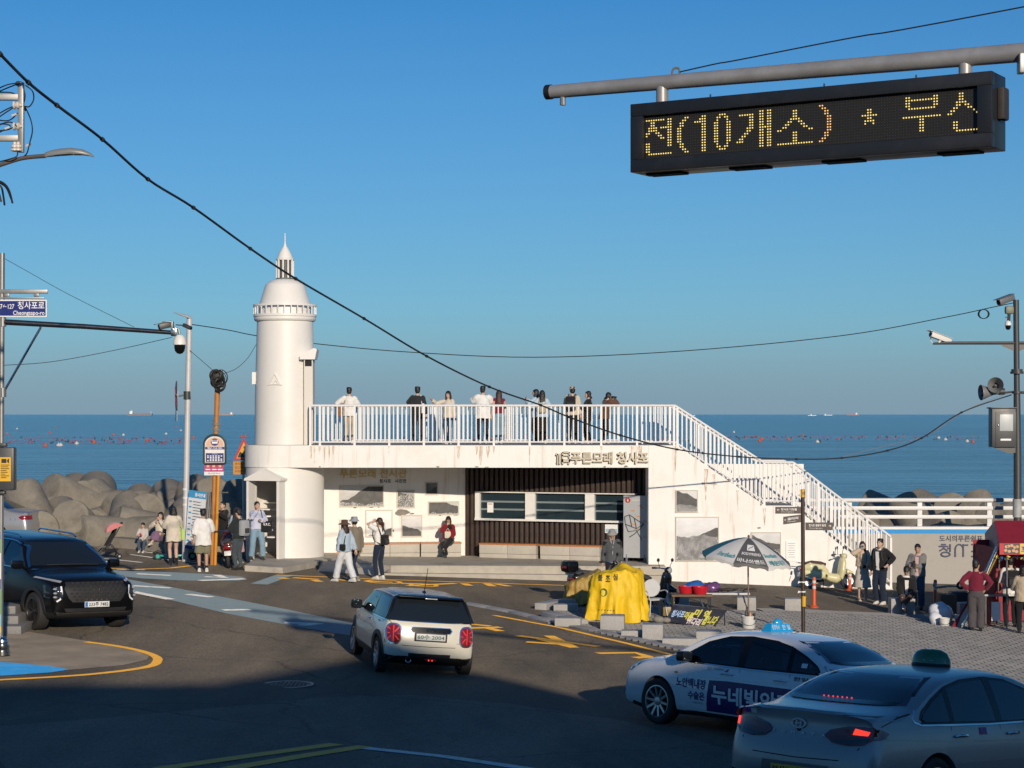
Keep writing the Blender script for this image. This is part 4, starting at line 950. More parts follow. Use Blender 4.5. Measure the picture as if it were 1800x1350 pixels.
for st in([(0.05,0.66),(0.25,0.69),(0.45,0.64),(0.6,0.60),(0.85,0.55)],[(0.85,0.55),(0.7,0.47),(0.45,0.38),(0.25,0.33)],[(0.05,0.66),(0.08,0.54),(0.35,0.50),(0.55,0.47),(0.85,0.55)],[(0.08,0.54),(0.2,0.42),(0.55,0.44),(0.75,0.30)],[(0.25,0.69),(0.35,0.50)],[(0.45,0.64),(0.55,0.47)]):
    a.tube([F(x,z,0.006) for x,z in st],0.014,4)
a.build('map_line',mat('map_ink',(0.08,0.09,0.10),0.6),t,0,world=True)
a=MB()
for x,z in((0.32,0.75),(0.6,0.83),(0.55,0.66),(0.7,0.80),(0.38,0.53),(0.48,0.45),(0.82,0.33),(0.8,0.58)):a.prism([(x,z),(x+0.16,z),(x+0.16,z+0.016),(x,z+0.016)],0,0.006,F)
a.build('map_tag',mat('map_orange',(0.55,0.25,0.10),0.6),t,0,world=True)
a=MB()
for x in(0.12,0.88):p=F(x,0,-0.03);a.tube([(p.x,p.y,0.27),(p.x,p.y,zb0+0.1)],0.035,8)
a.build('leg',M_RAILD,t,world=True)
t=thing('wall_notice','small white framed notice on the slats, above the man in the grey hat','notice',wp(1077,0.1)+V(0,0,Zp(929,58.8)))
a=MB();c=wp(1077,0.1);a.box((c.x,c.y,Zp(929,58.8)),(0.42,0.03,0.26),rot=RW);a.build('sheet',MATS['notice_white'],t,0,world=True)
a=MB();c=wp(1077,0.12);a.box((c.x,c.y,Zp(932,58.8)),(0.36,0.012,0.10),rot=RW);a.build('picture_strip',mat('notice_blue',(0.3,0.5,0.6),0.6),t,0,world=True)
t=thing('paper_notice','sheet of white paper stuck inside the first window pane','notice',wp(863,0.06)+V(0,0,Zp(892,60)))
a=MB();c=wp(863,0.056);a.box((c.x,c.y,Zp(892,60)),(0.20,0.004,0.31),rot=RW);a.build('sheet',MATS['notice_white'],t,0,world=True)
a=MB();c=wp(863,0.060);a.box((c.x,c.y,Zp(886,60)),(0.14,0.004,0.02),rot=RW);a.build('heading',MATS['sign_red'],t,0,world=True)

# ============================================================ cars
def paint(name,col,metal=0.0,rough=0.28,coat=0.7):return mat('car_paint_'+name,col,rough,metal,var=0.015,scale=2,coat=coat)
M_CGL=mat('car_glass',(0.012,0.016,0.02),0.03,var=0.0,spec=0.75)
def clear_glass(name,tint,amt):
    m=bpy.data.materials.new(name);m.use_nodes=True;n=m.node_tree.nodes;l=m.node_tree.links;n.remove(n['Principled BSDF'])
    tr=n.new('ShaderNodeBsdfTransparent');tr.inputs[0].default_value=(*tint,1);gl=n.new('ShaderNodeBsdfGlossy');gl.inputs['Roughness'].default_value=0.02;gl.inputs['Color'].default_value=(0.9,0.95,1,1)
    fr_=n.new('ShaderNodeFresnel');fr_.inputs[0].default_value=1.55;mp=n.new('ShaderNodeMath');mp.operation='MULTIPLY_ADD';mp.inputs[1].default_value=1.0;mp.inputs[2].default_value=amt;l.new(fr_.outputs[0],mp.inputs[0])
    mx=n.new('ShaderNodeMixShader');l.new(mp.outputs[0],mx.inputs[0]);l.new(tr.outputs[0],mx.inputs[1]);l.new(gl.outputs[0],mx.inputs[2]);l.new(mx.outputs[0],n['Material Output'].inputs['Surface']);return m
M_TGL=clear_glass('tinted_car_glass',(0.72,0.78,0.78),0.02);M_TGLD=clear_glass('dark_tinted_car_glass',(0.34,0.38,0.42),0.03)
M_BLK=mat('car_black_plastic',(0.018,0.018,0.019),0.55,var=0.1)
M_GAP=mat('car_seam',(0.006,0.006,0.006),0.8,var=0.0)
M_TYR=mat('tyre_rubber',(0.022,0.021,0.020),0.8,var=0.2,scale=12)
M_RIM=mat('alloy_rim',(0.45,0.45,0.46),0.3,0.9,var=0.05)
M_RIMD=mat('dark_alloy_rim',(0.06,0.06,0.065),0.3,0.8,var=0.05)
M_CHR=mat('chrome',(0.75,0.75,0.76),0.12,1.0,var=0.0)
M_RED=mat('red_lamp_glass',(0.20,0.006,0.008),0.12,var=0.05,coat=0.8)
M_REDD=mat('dark_red_lamp_glass',(0.14,0.008,0.010),0.10,var=0.05,coat=0.9)
M_REDL=mat('lit_brake_lamp',(0.5,0.02,0.01),0.2,emit=(1.0,0.04,0.02),estr=1.5,var=0.0)
M_HEAD=mat('clear_lamp_glass',(0.35,0.37,0.39),0.10,var=0.1,coat=0.9)
M_HEADD=mat('dark_lamp_glass',(0.02,0.022,0.026),0.08,var=0.1,coat=0.9)
M_LED=mat('white_lamp_bar',(0.75,0.77,0.80),0.2,var=0.0)
M_PLW=mat('plate_white',(0.72,0.73,0.72),0.4,var=0.02)
M_PLG=mat('plate_grey',(0.52,0.54,0.53),0.4,var=0.02)
M_PLY=mat('plate_yellow',(0.60,0.33,0.02),0.4,var=0.03)
M_INK=mat('plate_ink',(0.015,0.015,0.018),0.5,var=0.0)
M_SEAT=mat('car_seat',(0.05,0.05,0.05),0.8)
def catmull_loop(P,per):
    out=[];n=len(P)
    for i in range(n):
        a,b,c,d=[np.array(P[(i+k-1)%n],float) for k in range(4)]
        ta=max(1e-3,np.linalg.norm((b-a)[:2])**0.5);tb=max(1e-3,np.linalg.norm((c-b)[:2])**0.5);tc=max(1e-3,np.linalg.norm((d-c)[:2])**0.5)
        m1=(b-a)/ta-(c-a)/(ta+tb)+(c-b)/tb;m2=(c-b)/tb-(d-b)/(tb+tc)+(d-c)/tc;m1 *= tb;m2 *= tb
        k=max(2,int(np.linalg.norm((c-b)[:2])/per))
        for j in range(k):
            t=j/k;out.append((2*t**3-3*t**2+1)*b+(t**3-2*t**2+t)*m1+(-2*t**3+3*t**2)*c+(t**3-t**2)*m2)
    return out
class Car:
    def __init__(s,name,label,outline,hw,belt,tumble,axles,wr,mats,plan=(0.16,0.13),group=None,per=0.075,sill=0.30,p=2.6,tunnel=None,zone_cut=None):
        """outline: (x, z, c) loop in side view; c is how softly that edge rounds over"""
        s.name,s.label=name,label;s.hw=hw;s.axles=axles;s.wr=wr
        O=catmull_loop(outline,per);n=len(O);xs=[o[0] for o in O];s.x0,s.x1=min(xs),max(xs);L=s.x1-s.x0;xm=(s.x0+s.x1)/2
        bf=belt if callable(belt) else(lambda x:belt)
        def W(x,z):
            b=bf(x);u=(x-xm)/(L/2);k=plan[0] if u>0 else plan[1]
            w=hw*(1-k*max(0,abs(u)-0.25)**2.2/0.53)
            zm=0.62
            if z<=b:
                w-=0.055*((z-zm)/(b-zm if z>zm else 0.42))**2*(1.0 if z>zm else 1.3)
                if z<sill:w-=(sill-z)*0.35
            else:
                w-=0.055;d=z-b;w-=d*tumble+0.16*max(0,d-0.22)**1.6*1.5
            return max(0.05,w)
        s.W=W
        ctr=np.array([[o[0],o[1]] for o in O]);tang=np.roll(ctr,-1,0)-np.roll(ctr,1,0);tang /= np.linalg.norm(tang,axis=1)[:,None]
        area=0.5*np.sum(ctr[:,0]*np.roll(ctr[:,1],-1)-np.roll(ctr[:,0],-1)*ctr[:,1])
        nin=np.stack([-tang[:,1],tang[:,0]],1)*(1 if area>0 else-1)
        ts=[k/8 for k in range(9)]
        qs=[(math.sin(t*math.pi/2)**(2/p),1-max(0,math.cos(t*math.pi/2))**(2/p)) for t in ts]
        V_=[];F=[]
        cols=[(-q,i) for q,i in qs[::-1]]+[(q,i) for q,i in qs[1:]];nc=len(cols)
        for i in range(n):
            c=O[i][2]
            for q,ins in cols:
                pt=ctr[i]+nin[i]*ins*c;V_.append((pt[0],q*W(*(ctr[i]+nin[i]*c)),pt[1]))
        for i in range(n):
            for j in range(nc-1):
                a,b=i*nc+j,((i+1)%n)*nc+j;F.append((a,b,b+1,a+1))
        zlo=min(o[1] for o in O)
        K=7
        for sd_ in(-1,1):
            prev=[i*nc+(0 if sd_<0 else nc-1) for i in range(n)]
            ins=[ctr[i]+nin[i]*O[i][2] for i in range(n)]
            for k in range(1,K+1):
                t=k/K;cur=[]
                for i in range(n):
                    C=np.array([min(max(ins[i][0],s.x0+0.75),s.x1-0.75),0.60]);pt=ins[i]*(1-t)+C*t
                    cur.append(len(V_));V_.append((pt[0],sd_*W(*pt),pt[1]))
                for i in range(n):
                    j=(i+1)%n;f=(prev[i],prev[j],cur[j],cur[i]);F.append(f if sd_>0 else f[::-1])
                prev=cur
        me=bpy.data.meshes.new('car');me.from_pydata(V_,[],F)
        bm=bmesh.new();bm.from_mesh(me);bmesh.ops.remove_doubles(bm,verts=bm.verts[:],dist=0.0008);bmesh.ops.dissolve_degenerate(bm,dist=0.0005,edges=bm.edges[:]);bmesh.ops.recalc_face_normals(bm,faces=bm.faces[:])
        if bm.calc_volume(signed=True)<0:bmesh.ops.reverse_faces(bm,faces=bm.faces[:])
        bm.to_mesh(me)
        s.bvh=BVHTree.FromBMesh(bm);bm.free()
        o=bpy.data.objects.new('car',me);TMP.collection.objects.link(o)
        cut=MB()
        for ax in axles:
            for sd_ in(-1,1):cut.lathe([(0,sd_*(hw-0.26)),(wr+0.045,sd_*(hw-0.26)),(wr+0.045,sd_*(hw+0.3)),(0,sd_*(hw+0.3))],40,(ax,0,wr+0.0),'y')
        if tunnel:  # open the cabin: one cut across, one along
            cut.prism(tunnel[0],-1.3,1.3,lambda u,v,d:V(u,d,v));tc=MB();tc.prism(tunnel[1],-2.2,1.35,lambda u,v,d:V(d,u,v))
            tm=tc.mesh('cut2',[],0);to=bpy.data.objects.new('cut2',tm);TMP.collection.objects.link(to)
            m2=o.modifiers.new('b2','BOOLEAN');m2.object=to;m2.operation='DIFFERENCE';m2.solver='EXACT';m2.use_hole_tolerant=True
        cm=cut.mesh('cut',[],0);co=bpy.data.objects.new('cut',cm);TMP.collection.objects.link(co)
        md=o.modifiers.new('b','BOOLEAN');md.object=co;md.operation='DIFFERENCE';md.solver='EXACT';md.use_hole_tolerant=True
        out=evaluated(o);drop(o);drop(co)
        if tunnel:drop(to)
        zs=[v.co.x for v in out.vertices];print('CAR',name,len(out.polygons),min(zs),max(zs),max(v.co.z for v in out.vertices))
        s.body_me=out;s.mats=mats
        if zone_cut is not None:
            bm=bmesh.new();bm.from_mesh(out);bmesh.ops.bisect_plane(bm,geom=bm.verts[:]+bm.edges[:]+bm.faces[:],plane_co=(0,0,zone_cut),plane_no=(0,0,1));bm.to_mesh(out);bm.free()
        out.materials.clear()
        for m in mats['body']:out.materials.append(m)
        zone=mats.get('zone');cs=[];fl_=[]
        for pz in out.polygons:
            c=pz.center;mi=0
            inarch=any(math.hypot(c.x-ax,c.z-wr)<wr+0.035 and abs(c.y)>0.3 for ax in axles)
            incab=tunnel and c.z>0.97 and s.bvh.find_nearest(c)[3] is not None and s.bvh.find_nearest(c)[3]>0.02
            if inarch or incab or(c.z<0.24):mi=1
            elif zone:mi=zone(c,pz.normal)
            cs.append(mi);fl_.append(not incab)
        out.polygons.foreach_set('material_index',cs);out.polygons.foreach_set('use_smooth',fl_);out.set_sharp_from_angle(angle=R(38))
        s.t=None
    def place(s,pos,head,roll=0.0,pitch=0.0,cat='car'):
        s.t=thing(s.name,s.label,cat,pos);h=V(math.sin(head)*-1,math.cos(head),0)  # head measured to the left of straight ahead
        x_,y_=pos[0],pos[1];e=1.2
        gx=(G(x_+e,y_)-G(x_-e,y_))/(2*e);gy=(G(x_,y_+e)-G(x_,y_-e))/(2*e);up=V(-gx,-gy,1).normalized()
        fx=(h-up*h.dot(up)).normalized();fy=up.cross(fx)
        s.t.rotation_euler=(Matrix((fx,fy,up)).transposed()@Matrix.Rotation(R(roll),3,'X')@Matrix.Rotation(R(pitch),3,'Y')).to_euler()
        s.part('body',s.body_me);return s
    def part(s,name,me,parent=None,label=None):return link(name,me,parent or s.t,label)
    def hit(s,axis,u,v):
        if axis=='left':o,d=V(u,3,v),V(0,-1,0)
        elif axis=='right':o,d=V(u,-3,v),V(0,1,0)
        elif axis=='rear':o,d=V(-6,u,v),V(1,0,0)
        elif axis=='front':o,d=V(6,u,v),V(-1,0,0)
        else:o,d=V(u,v,4),V(0,0,-1)
        loc,nr,_,_=s.bvh.ray_cast(o,d)
        if loc is None:loc,nr,_,_=s.bvh.find_nearest(o+d*3 if axis != 'top' else V(u,v,1.0))
        if nr.dot(d)>0:nr=-nr
        return loc,nr
    def decal(s,name,axis,poly,m,off=0.006,step=0.09,parent=None,label=None,thick=True):
        u=MB();s.into(u,axis,poly,off,step,0,thick);return u.build(name,m,parent or s.t,40,label=label)
    def into(s,u,axis,poly,off=0.006,step=0.09,mi=0,thick=True):
        v,f=fill2d(poly,step);top=[];bot=[];H=[s.hit(axis,a,b) for a,b in v]
        dp={'left':1,'right':1,'rear':0,'front':0,'top':2}[axis];sg={'left':1,'right':-1,'rear':-1,'front':1,'top':1}[axis];fit=None
        if len(v)>=16:
            U_=np.array(v);m0,sc=U_.mean(0),U_.std(0)+1e-6;q=(U_-m0)/sc;A=np.stack([q[:,0]**i*q[:,1]**j for i in range(5) for j in range(5) if i+j<=(4 if len(v)>40 else 3)],1)
            d=np.array([h[0][dp] for h in H]);w_=np.ones(len(d))
            for _ in range(4):cf=np.linalg.lstsq(A*w_[:,None],d*w_,rcond=None)[0];fit=A@cf;w_=1/(1+(np.abs(fit-d)/0.012)**2)
            if np.median(np.abs(fit-d))>0.03:fit=None
        for k,(a,b) in enumerate(v):
            l_,n_=H[k]
            if fit is not None:
                p={1:V(a,0,b),0:V(0,a,b),2:V(a,b,0)}[dp];p[dp]=fit[k];w=V(0,0,0);w[dp]=sg
                top.append(p+w*(off+0.003));bot.append(p-w*0.02)
            else:top.append(l_+n_*off);bot.append(l_-n_*0.004)
        u.add(top,f,mi)
        if thick:
            from collections import Counter
            c=Counter(tuple(sorted((p[i],p[(i+1)%3]))) for p in f for i in range(3));k=len(v)
            u.add(top+bot,[(e[0],e[1],e[1]+k,e[0]+k) for e,q in c.items() if q==1],mi)
    def line(s,u,axis,pts,w=0.007,off=0.0025,mi=0):
        P=[]
        for i in range(len(pts)-1):
            n=max(1,int(math.hypot(pts[i+1][0]-pts[i][0],pts[i+1][1]-pts[i][1])/0.07));P+=[(pts[i][0]+(pts[i+1][0]-pts[i][0])*k/n,pts[i][1]+(pts[i+1][1]-pts[i][1])*k/n) for k in range(n)]
        P.append(pts[-1]);vs=[];pr=[]
        for i,p in enumerate(P):
            a,b=P[max(0,i-1)],P[min(len(P)-1,i+1)];d=V(b[0]-a[0],b[1]-a[1],0).normalized();nn=V(-d.y,d.x,0)*w/2
            for sg in(1,-1):
                l_,n_=s.hit(axis,p[0]+nn.x*sg,p[1]+nn.y*sg);pr.append(l_+n_*off)
        dp=1 if axis in('left','right') else 0 if axis in('rear','front') else 2
        vs=[p.copy() for p in pr]
        for _ in range(2):
            for k in range(2,len(vs)-2):vs[k][dp]=0.5*vs[k][dp]+0.25*(vs[k-2][dp]+vs[k+2][dp])
        u.add(vs,[(2*i,2*i+1,2*i+3,2*i+2) for i in range(len(P)-1)],mi)
    def writing(s,u,axis,body,box,off=0.008,mi=0,bold=0.0,flip=False):
        v,f,asp=text_mesh(body,bold);x0,z0,x1,z1=box;out=[]
        bm=bmesh.new();bv=[bm.verts.new((x0+(x1-x0)*a,z0+(z1-z0)*b,0)) for a,b in v]
        for q in f:
            try:bm.faces.new([bv[i] for i in q])
            except ValueError:pass
        for _ in range(3):
            es=[e for e in bm.edges if e.calc_length()>0.07]
            if not es:break
            bmesh.ops.subdivide_edges(bm,edges=es,cuts=1);bmesh.ops.triangulate(bm,faces=bm.faces[:])
        bm.verts.index_update();v=[((p.co.x-x0)/(x1-x0),(p.co.y-z0)/(z1-z0)) for p in bm.verts];f=[tuple(p.index for p in q.verts) for q in bm.faces];bm.free()
        for a,b in v:
            l_,n_=s.hit(axis,x0+(x1-x0)*a,z0+(z1-z0)*b);out.append(l_+n_*off)
        u.add(out,f,mi)
    def wheels(s,style,rim=None,steer=0.0,halfw=0.105,inset=0.02):
        r=s.wr;key=(s.name,style);rm=rim or M_RIM;rr=r*0.70
        t=MB();t.lathe([(rr,-halfw*0.9),(r*0.86,-halfw),(r*0.97,-halfw*0.86),(r,-halfw*0.6),(r,halfw*0.6),(r*0.97,halfw*0.86),(r*0.86,halfw),(rr,halfw*0.9)],40,axis='y');tm=t.mesh('tyre',M_TYR,30)
        w=MB();w.lathe([(rr+0.004,halfw*0.93),(rr-0.012,halfw*0.95),(rr-0.02,halfw*0.75),(rr-0.03,-halfw*0.8),(0,-halfw*0.8)],36,axis='y')
        n=style
        for i in range(n):
            a=2*math.pi*i/n;q=Matrix.Rotation(a,3,'Y')
            for da in((-0.11,0.11) if n==5 else(0,)):
                q2=Matrix.Rotation(a+da,3,'Y');w.add([q2@p for p in(V(0.03,halfw*0.72,-0.02),V(0.03,halfw*0.72,0.02),V(rr-0.01,halfw*0.93,0.016),V(rr-0.01,halfw*0.93,-0.016),V(0.03,halfw*0.4,-0.025),V(0.03,halfw*0.4,0.025),V(rr-0.01,halfw*0.5,0.02),V(rr-0.01,halfw*0.5,-0.02))],[(0,1,2,3),(0,4,5,1),(1,5,6,2),(2,6,7,3),(3,7,4,0)])
        w.lathe([(0.062,halfw*0.6),(0.06,halfw*0.82),(0.03,halfw*0.86),(0,halfw*0.86)],16,axis='y');wm=w.mesh('rim',rm,30)
        bk=MB();bk.lathe([(rr-0.03,-halfw*0.3),(0,-halfw*0.3)],24,axis='y');bmh=bk.mesh('brake_disc',M_RIMD,0)
        for ax in s.axles:
            for sd_ in(1,-1):
                o=s.part('wheel',tm);o.location=(ax,sd_*(s.hw-inset-halfw),r);z=(steer if ax>0 else 0)
                o.rotation_euler=(0,random.uniform(0,1),z+(0 if sd_>0 else math.pi))
                s.part('rim',wm,o);s.part('brake_disc',bmh,o)
    def mirror(s,x,z,m,m2=None,sz=(0.10,0.20,0.14)):
        for sd_,ax in((1,'left'),(-1,'right')):
            l_,n_=s.hit(ax,x,z);u=MB();c=l_+V(0.0,sd_*0.14,0.05)
            u.bbox(c,(sz[0]*1.5,sz[1],sz[2]),min(sz)*0.42);u.tube([l_+V(0,-sd_*0.02,-0.01),c],0.025,6)
            o=u.build('wing_mirror',m,s.t);g=MB();g.bbox(c+V(-sz[0]*0.72,0,0),(0.02,sz[1]*0.86,sz[2]*0.82),0.008);g.build('mirror_glass',M_CGL,o)
    def plate(s,axis,c,w,h,body,m,m_ink=None,tilt=0.0,blue=False):
        sg=-1 if axis=='rear' else 1;l_,n_=s.hit(axis,c[0],c[1]);x=l_.x+sg*0.018
        u=MB();u.bbox((x,c[0],c[1]),(0.014,w,h),0.005);o=u.build('number_plate',m,s.t)
        f=rectmap(V(x+sg*0.010,c[0]-sg*(-1)*-0+(w*0.46 if axis=='rear' else-w*0.46),c[1]-h*0.36),V(0,(-w*0.92 if axis=='rear' else w*0.92),0),V(0,0,h*0.72),V(sg,0,0))
        u=MB()
        if blue:text_into(u,body,lambda a,b,d=0:f(0.13+0.87*a,b,d),bold=0.02)
        else:text_into(u,body,f,bold=0.02)
        u.build('lettering',m_ink or M_INK,o,0)
        if blue:
            u=MB();u.add([f(a,b,-0.001) for a,b in((-0.03,-0.1),(0.09,-0.1),(0.09,1.1),(-0.03,1.1))],[(0,1,2,3)]);u.build('blue_band',mat('plate_blue',(0.03,0.2,0.5),0.4),o,0)
        return o
    def aerial(s,x,m):pass
def mirrored(poly):return[(-a,b) for a,b in poly][::-1]

# ------------------------------------------------------------ the cream hatchback
M_CREAM=paint('cream',(0.62,0.59,0.49),0.0,0.3)
M_NIGHT=mat('car_paint_black',(0.0045,0.0045,0.005),0.2,var=0.0,spec=0.28,coat=0.06)
HATCH=[(-1.70,.26,.06),(-1.80,.34,.10),(-1.835,.50,.20),(-1.825,.68,.22),(-1.79,.86,.20),(-1.755,.95,.17),(-1.62,1.16,.10),(-1.50,1.335,.09),(-1.49,1.385,.06),(-1.25,1.405,.10),(-.6,1.415,.11),(0.0,1.40,.11),(.30,1.365,.11),
         (.62,1.20,.10),(.98,.985,.12),(1.20,.955,.14),(1.60,.90,.17),(1.85,.78,.20),(1.96,.60,.22),(1.97,.42,.18),(1.90,.26,.06),(1.6,.19,.03),(0,.19,.03),(-1.5,.19,.03)]
def hzone(c,n):
    if c.z<0.33+0.05*(abs(c.x)>1.5):return 1
    if c.z>0.955 and c.x<0.98-(c.z-.955)*0.0 and not(c.z<1.0 and c.x>0.86):return 2
    return 0
mini=Car('hatchback','small cream hatchback with black roof and flag patterned tail lamps driving away',HATCH,0.8635,lambda x:0.93,0.30,(1.2475,-1.2475),0.312,{'body':[M_CREAM,M_BLK,M_NIGHT],'zone':hzone},plan=(0.20,0.10),zone_cut=0.955)
p1,p2=gp(663,1179),gp(815,1186)
hd=R(14.0);hv=V(-math.sin(hd),math.cos(hd),0);rv=V(math.cos(hd),math.sin(hd),0)
pm=gp(740,1183);mini.place(V(pm.x,pm.y,0)+hv*1.2475+V(0,0,G((pm+hv*1.25).x,(pm+hv*1.25).y)-0.01),hd,roll=2.0)
mini.wheels(5,M_RIM,halfw=0.098)
def sides(car,name,poly,m,off=0.005,label=None,step=0.09,parent=None):
    a=car.decal(name,'left',poly,m,off,step,parent,label);b=car.decal(name,'right',poly,m,off,step,parent,label);return a,b
# dark band of glass and pillars, rear screen
sides(mini,'pillar',[(-1.66,.955),(.94,.955),(.38,1.335),(-1.50,1.335)],M_NIGHT,0.004)
sides(mini,'side_window',[(-1.50,.975),(-.62,.975),(-.60,1.315),(-1.36,1.315)],M_CGL,0.009)
sides(mini,'door_window',[(-.56,.975),(.84,.975),(.34,1.315),(-.54,1.315)],M_CGL,0.009)
u=[(-.80,.965),(.80,.965),(.76,1.05),(.66,1.32),(-.66,1.32),(-.76,1.05)]
mini.decal('rear_window','rear',u,M_CGL,0.010)
mini.decal('windscreen','front',[(-.70,1.0),(.70,1.0),(.60,1.33),(-.60,1.33)],M_CGL,0.008)
a=MB();a.bbox((-1.53,0,1.372),(0.16,1.16,0.035),0.014,rot=Matrix.Rotation(R(-8),3,'Y'));sp=a.build('roof_spoiler',M_NIGHT,mini.t)
a=MB();a.bbox((-1.60,0,1.352),(0.03,0.22,0.02),0.006);a.build('brake_lamp',M_HEAD,sp)
a=MB();mini.line(a,'rear',[(-.80,.955),(.80,.955)],0.016,0.012);a.build('chrome_strip',M_CHR,mini.t)
for ax in('left','right'):
    a=MB();mini.line(a,ax,[(-1.60,.947),(-.3,.945),(.90,.947)],0.016,0.010);a.build('chrome_strip',M_CHR,mini.t)
    a=MB();mini.line(a,ax,[(-.60,.93),(-.62,.70),(-.52,.45),(-.45,.36)],0.008);mini.line(a,ax,[(.82,.93),(.86,.62),(.74,.36),(-.45,.36)],0.008);a.build('door_seam',M_GAP,mini.t)
    a=MB();sg=1 if ax=='left' else-1;l_,n_=mini.hit(ax,-.44,.86);a.tube([l_+n_*0.01+V(-.10,0,0),l_+n_*0.035+V(-.06,0,0),l_+n_*0.035+V(.06,0,0),l_+n_*0.01+V(.10,0,0)],0.015,8);a.build('door_handle',M_CHR,mini.t)
    for wx in(1.2475,-1.2475):  # black arch trims
        ring=[(wx+0.43*math.cos(q),.312+0.43*math.sin(q)) for q in np.linspace(R(-2),R(182),22)]+[(wx+0.352*math.cos(q),.312+0.352*math.sin(q)) for q in np.linspace(R(182),R(-2),22)]
        mini.decal('arch_trim',ax,ring,M_BLK,0.012,0.08)
    mini.decal('sill_trim',ax,[(-.83,.20),(.83,.20),(.83,.345),(-.83,.345)],M_BLK,0.010)
mini.mirror(.56,.965,M_NIGHT,sz=(0.09,0.20,0.17))
for sg in(1,-1):
    oval=[(sg*(.645+.115*math.copysign(abs(math.cos(q))**0.75,math.cos(q))),.735+.158*math.copysign(abs(math.sin(q))**0.75,math.sin(q))) for q in np.linspace(0,2*math.pi,29)[:-1]]
    rim=[(sg*(.645+.138*math.copysign(abs(math.cos(q))**0.75,math.cos(q))),.735+.182*math.copysign(abs(math.sin(q))**0.75,math.sin(q))) for q in np.linspace(0,2*math.pi,29)[:-1]]
    r_=mini.decal('lamp_surround','rear',rim,M_CHR,0.016,0.06);mini.decal('tail_lamp','rear',oval,M_RED,0.024,0.05)
    a=MB()
    for ln in([(.545,.735),(.745,.735)],[(.56,.84),(.735,.63)],[(.56,.63),(.735,.84)],[(.645,.87),(.645,.60)]):
        mini.line(a,'rear',[(sg*x,z) for x,z in ln],0.020,0.030)
    a.build('flag_pattern',mat('lamp_bright',(0.60,0.03,0.03),0.3,emit=(1,0.04,0.03),estr=0.12),mini.t)
# tailgate handle bar, plate, seams, bumper
hb_=[(-.33,.785),(.33,.785),(.36,.825),(.33,.868),(-.33,.868),(-.36,.825)]
mini.decal('handle_surround','rear',[(x*1.06,.826+(z-.826)*1.25) for x,z in hb_],M_CHR,0.020);mini.decal('tailgate_handle','rear',hb_,M_NIGHT,0.034)
a=MB();l_,_=mini.hit('rear',0,.828);x=l_.x-0.045
a.lathe([(0.028,-0.004),(0.030,0.004),(0.018,0.008),(0,0.008)],16,(x,0,.828),'x',rot=None)
for sg in(1,-1):
    for k in range(3):a.box((x-0.003,sg*(0.055+0.006*k),.838-0.012*k),(0.008,0.062-0.016*k,0.008))
a.build('winged_emblem',M_CHR,mini.t)
mini.plate('rear',(0,.705),.52,.11,'60수 2004',M_PLG,mat('plate_green_ink',(0.05,0.10,0.08),0.5))
a=MB();l_,_=mini.hit('rear',0,.70);a.bbox((l_.x-0.006,0,.703),(0.02,.58,.155),0.008);a.build('plate_recess',M_BLK,mini.t)
a=MB();mini.line(a,'rear',[(-.80,.90),(-.78,.58),(-.66,.545),(0,.535),(.66,.545),(.78,.58),(.80,.90)],0.009,0.003);a.build('tailgate_seam',M_GAP,mini.t)
a=MB();mini.writing(a,'rear','COOPER',(-.47,.605,-.62,.622),0.008);a.build('badge',M_CHR,mini.t)
mini.decal('lower_bumper','rear',[(-.80,.20),(.80,.20),(.78,.30),(.56,.36),(-.56,.36),(-.78,.30)],M_BLK,0.014)
a=MB();l_,_=mini.hit('rear',.37,.33);a.lathe([(0.045,-0.05),(0.05,-0.055),(0.042,-0.05),(0.040,0.1),(0,0.1)],18,(l_.x-0.0,.37,.30),'x');a.build('exhaust_pipe',M_CHR,mini.t)
a=MB();l_,_=mini.hit('rear',0,.30);a.bbox((l_.x-0.02,-.03,.30),(0.03,.22,.04),0.008);fg=a.build('fog_lamp',M_RED,mini.t)
a=MB()
for y in(-.06,0.0):a.ball((l_.x-0.036,y,.30),0.014,8)
a.build('lit_bulb',M_REDL,fg)
for y in(.5,-.5):
    a=MB();l_,n_=mini.hit('rear',y,.47);a.lathe([(0.032,0.0),(0.030,-0.006),(0,-0.006)],16,(l_.x,y,.47),'x');a.build('parking_sensor',M_CREAM,mini.t)
a=MB();a.ball((-.95,0,1.41),(.05,.035,.03),10);a.tube([(-.95,0,1.42),(-1.0,0,1.55),(-1.10,0,1.85)],0.006,5);a.build('aerial',M_BLK,mini.t)
a=MB()
for sg in(1,-1):a.lathe([(0,0),(0.1,0),(0.1,0.02)],18,(1.86,sg*.58,.78),'x')
a.build('headlamp',M_HEAD,mini.t)

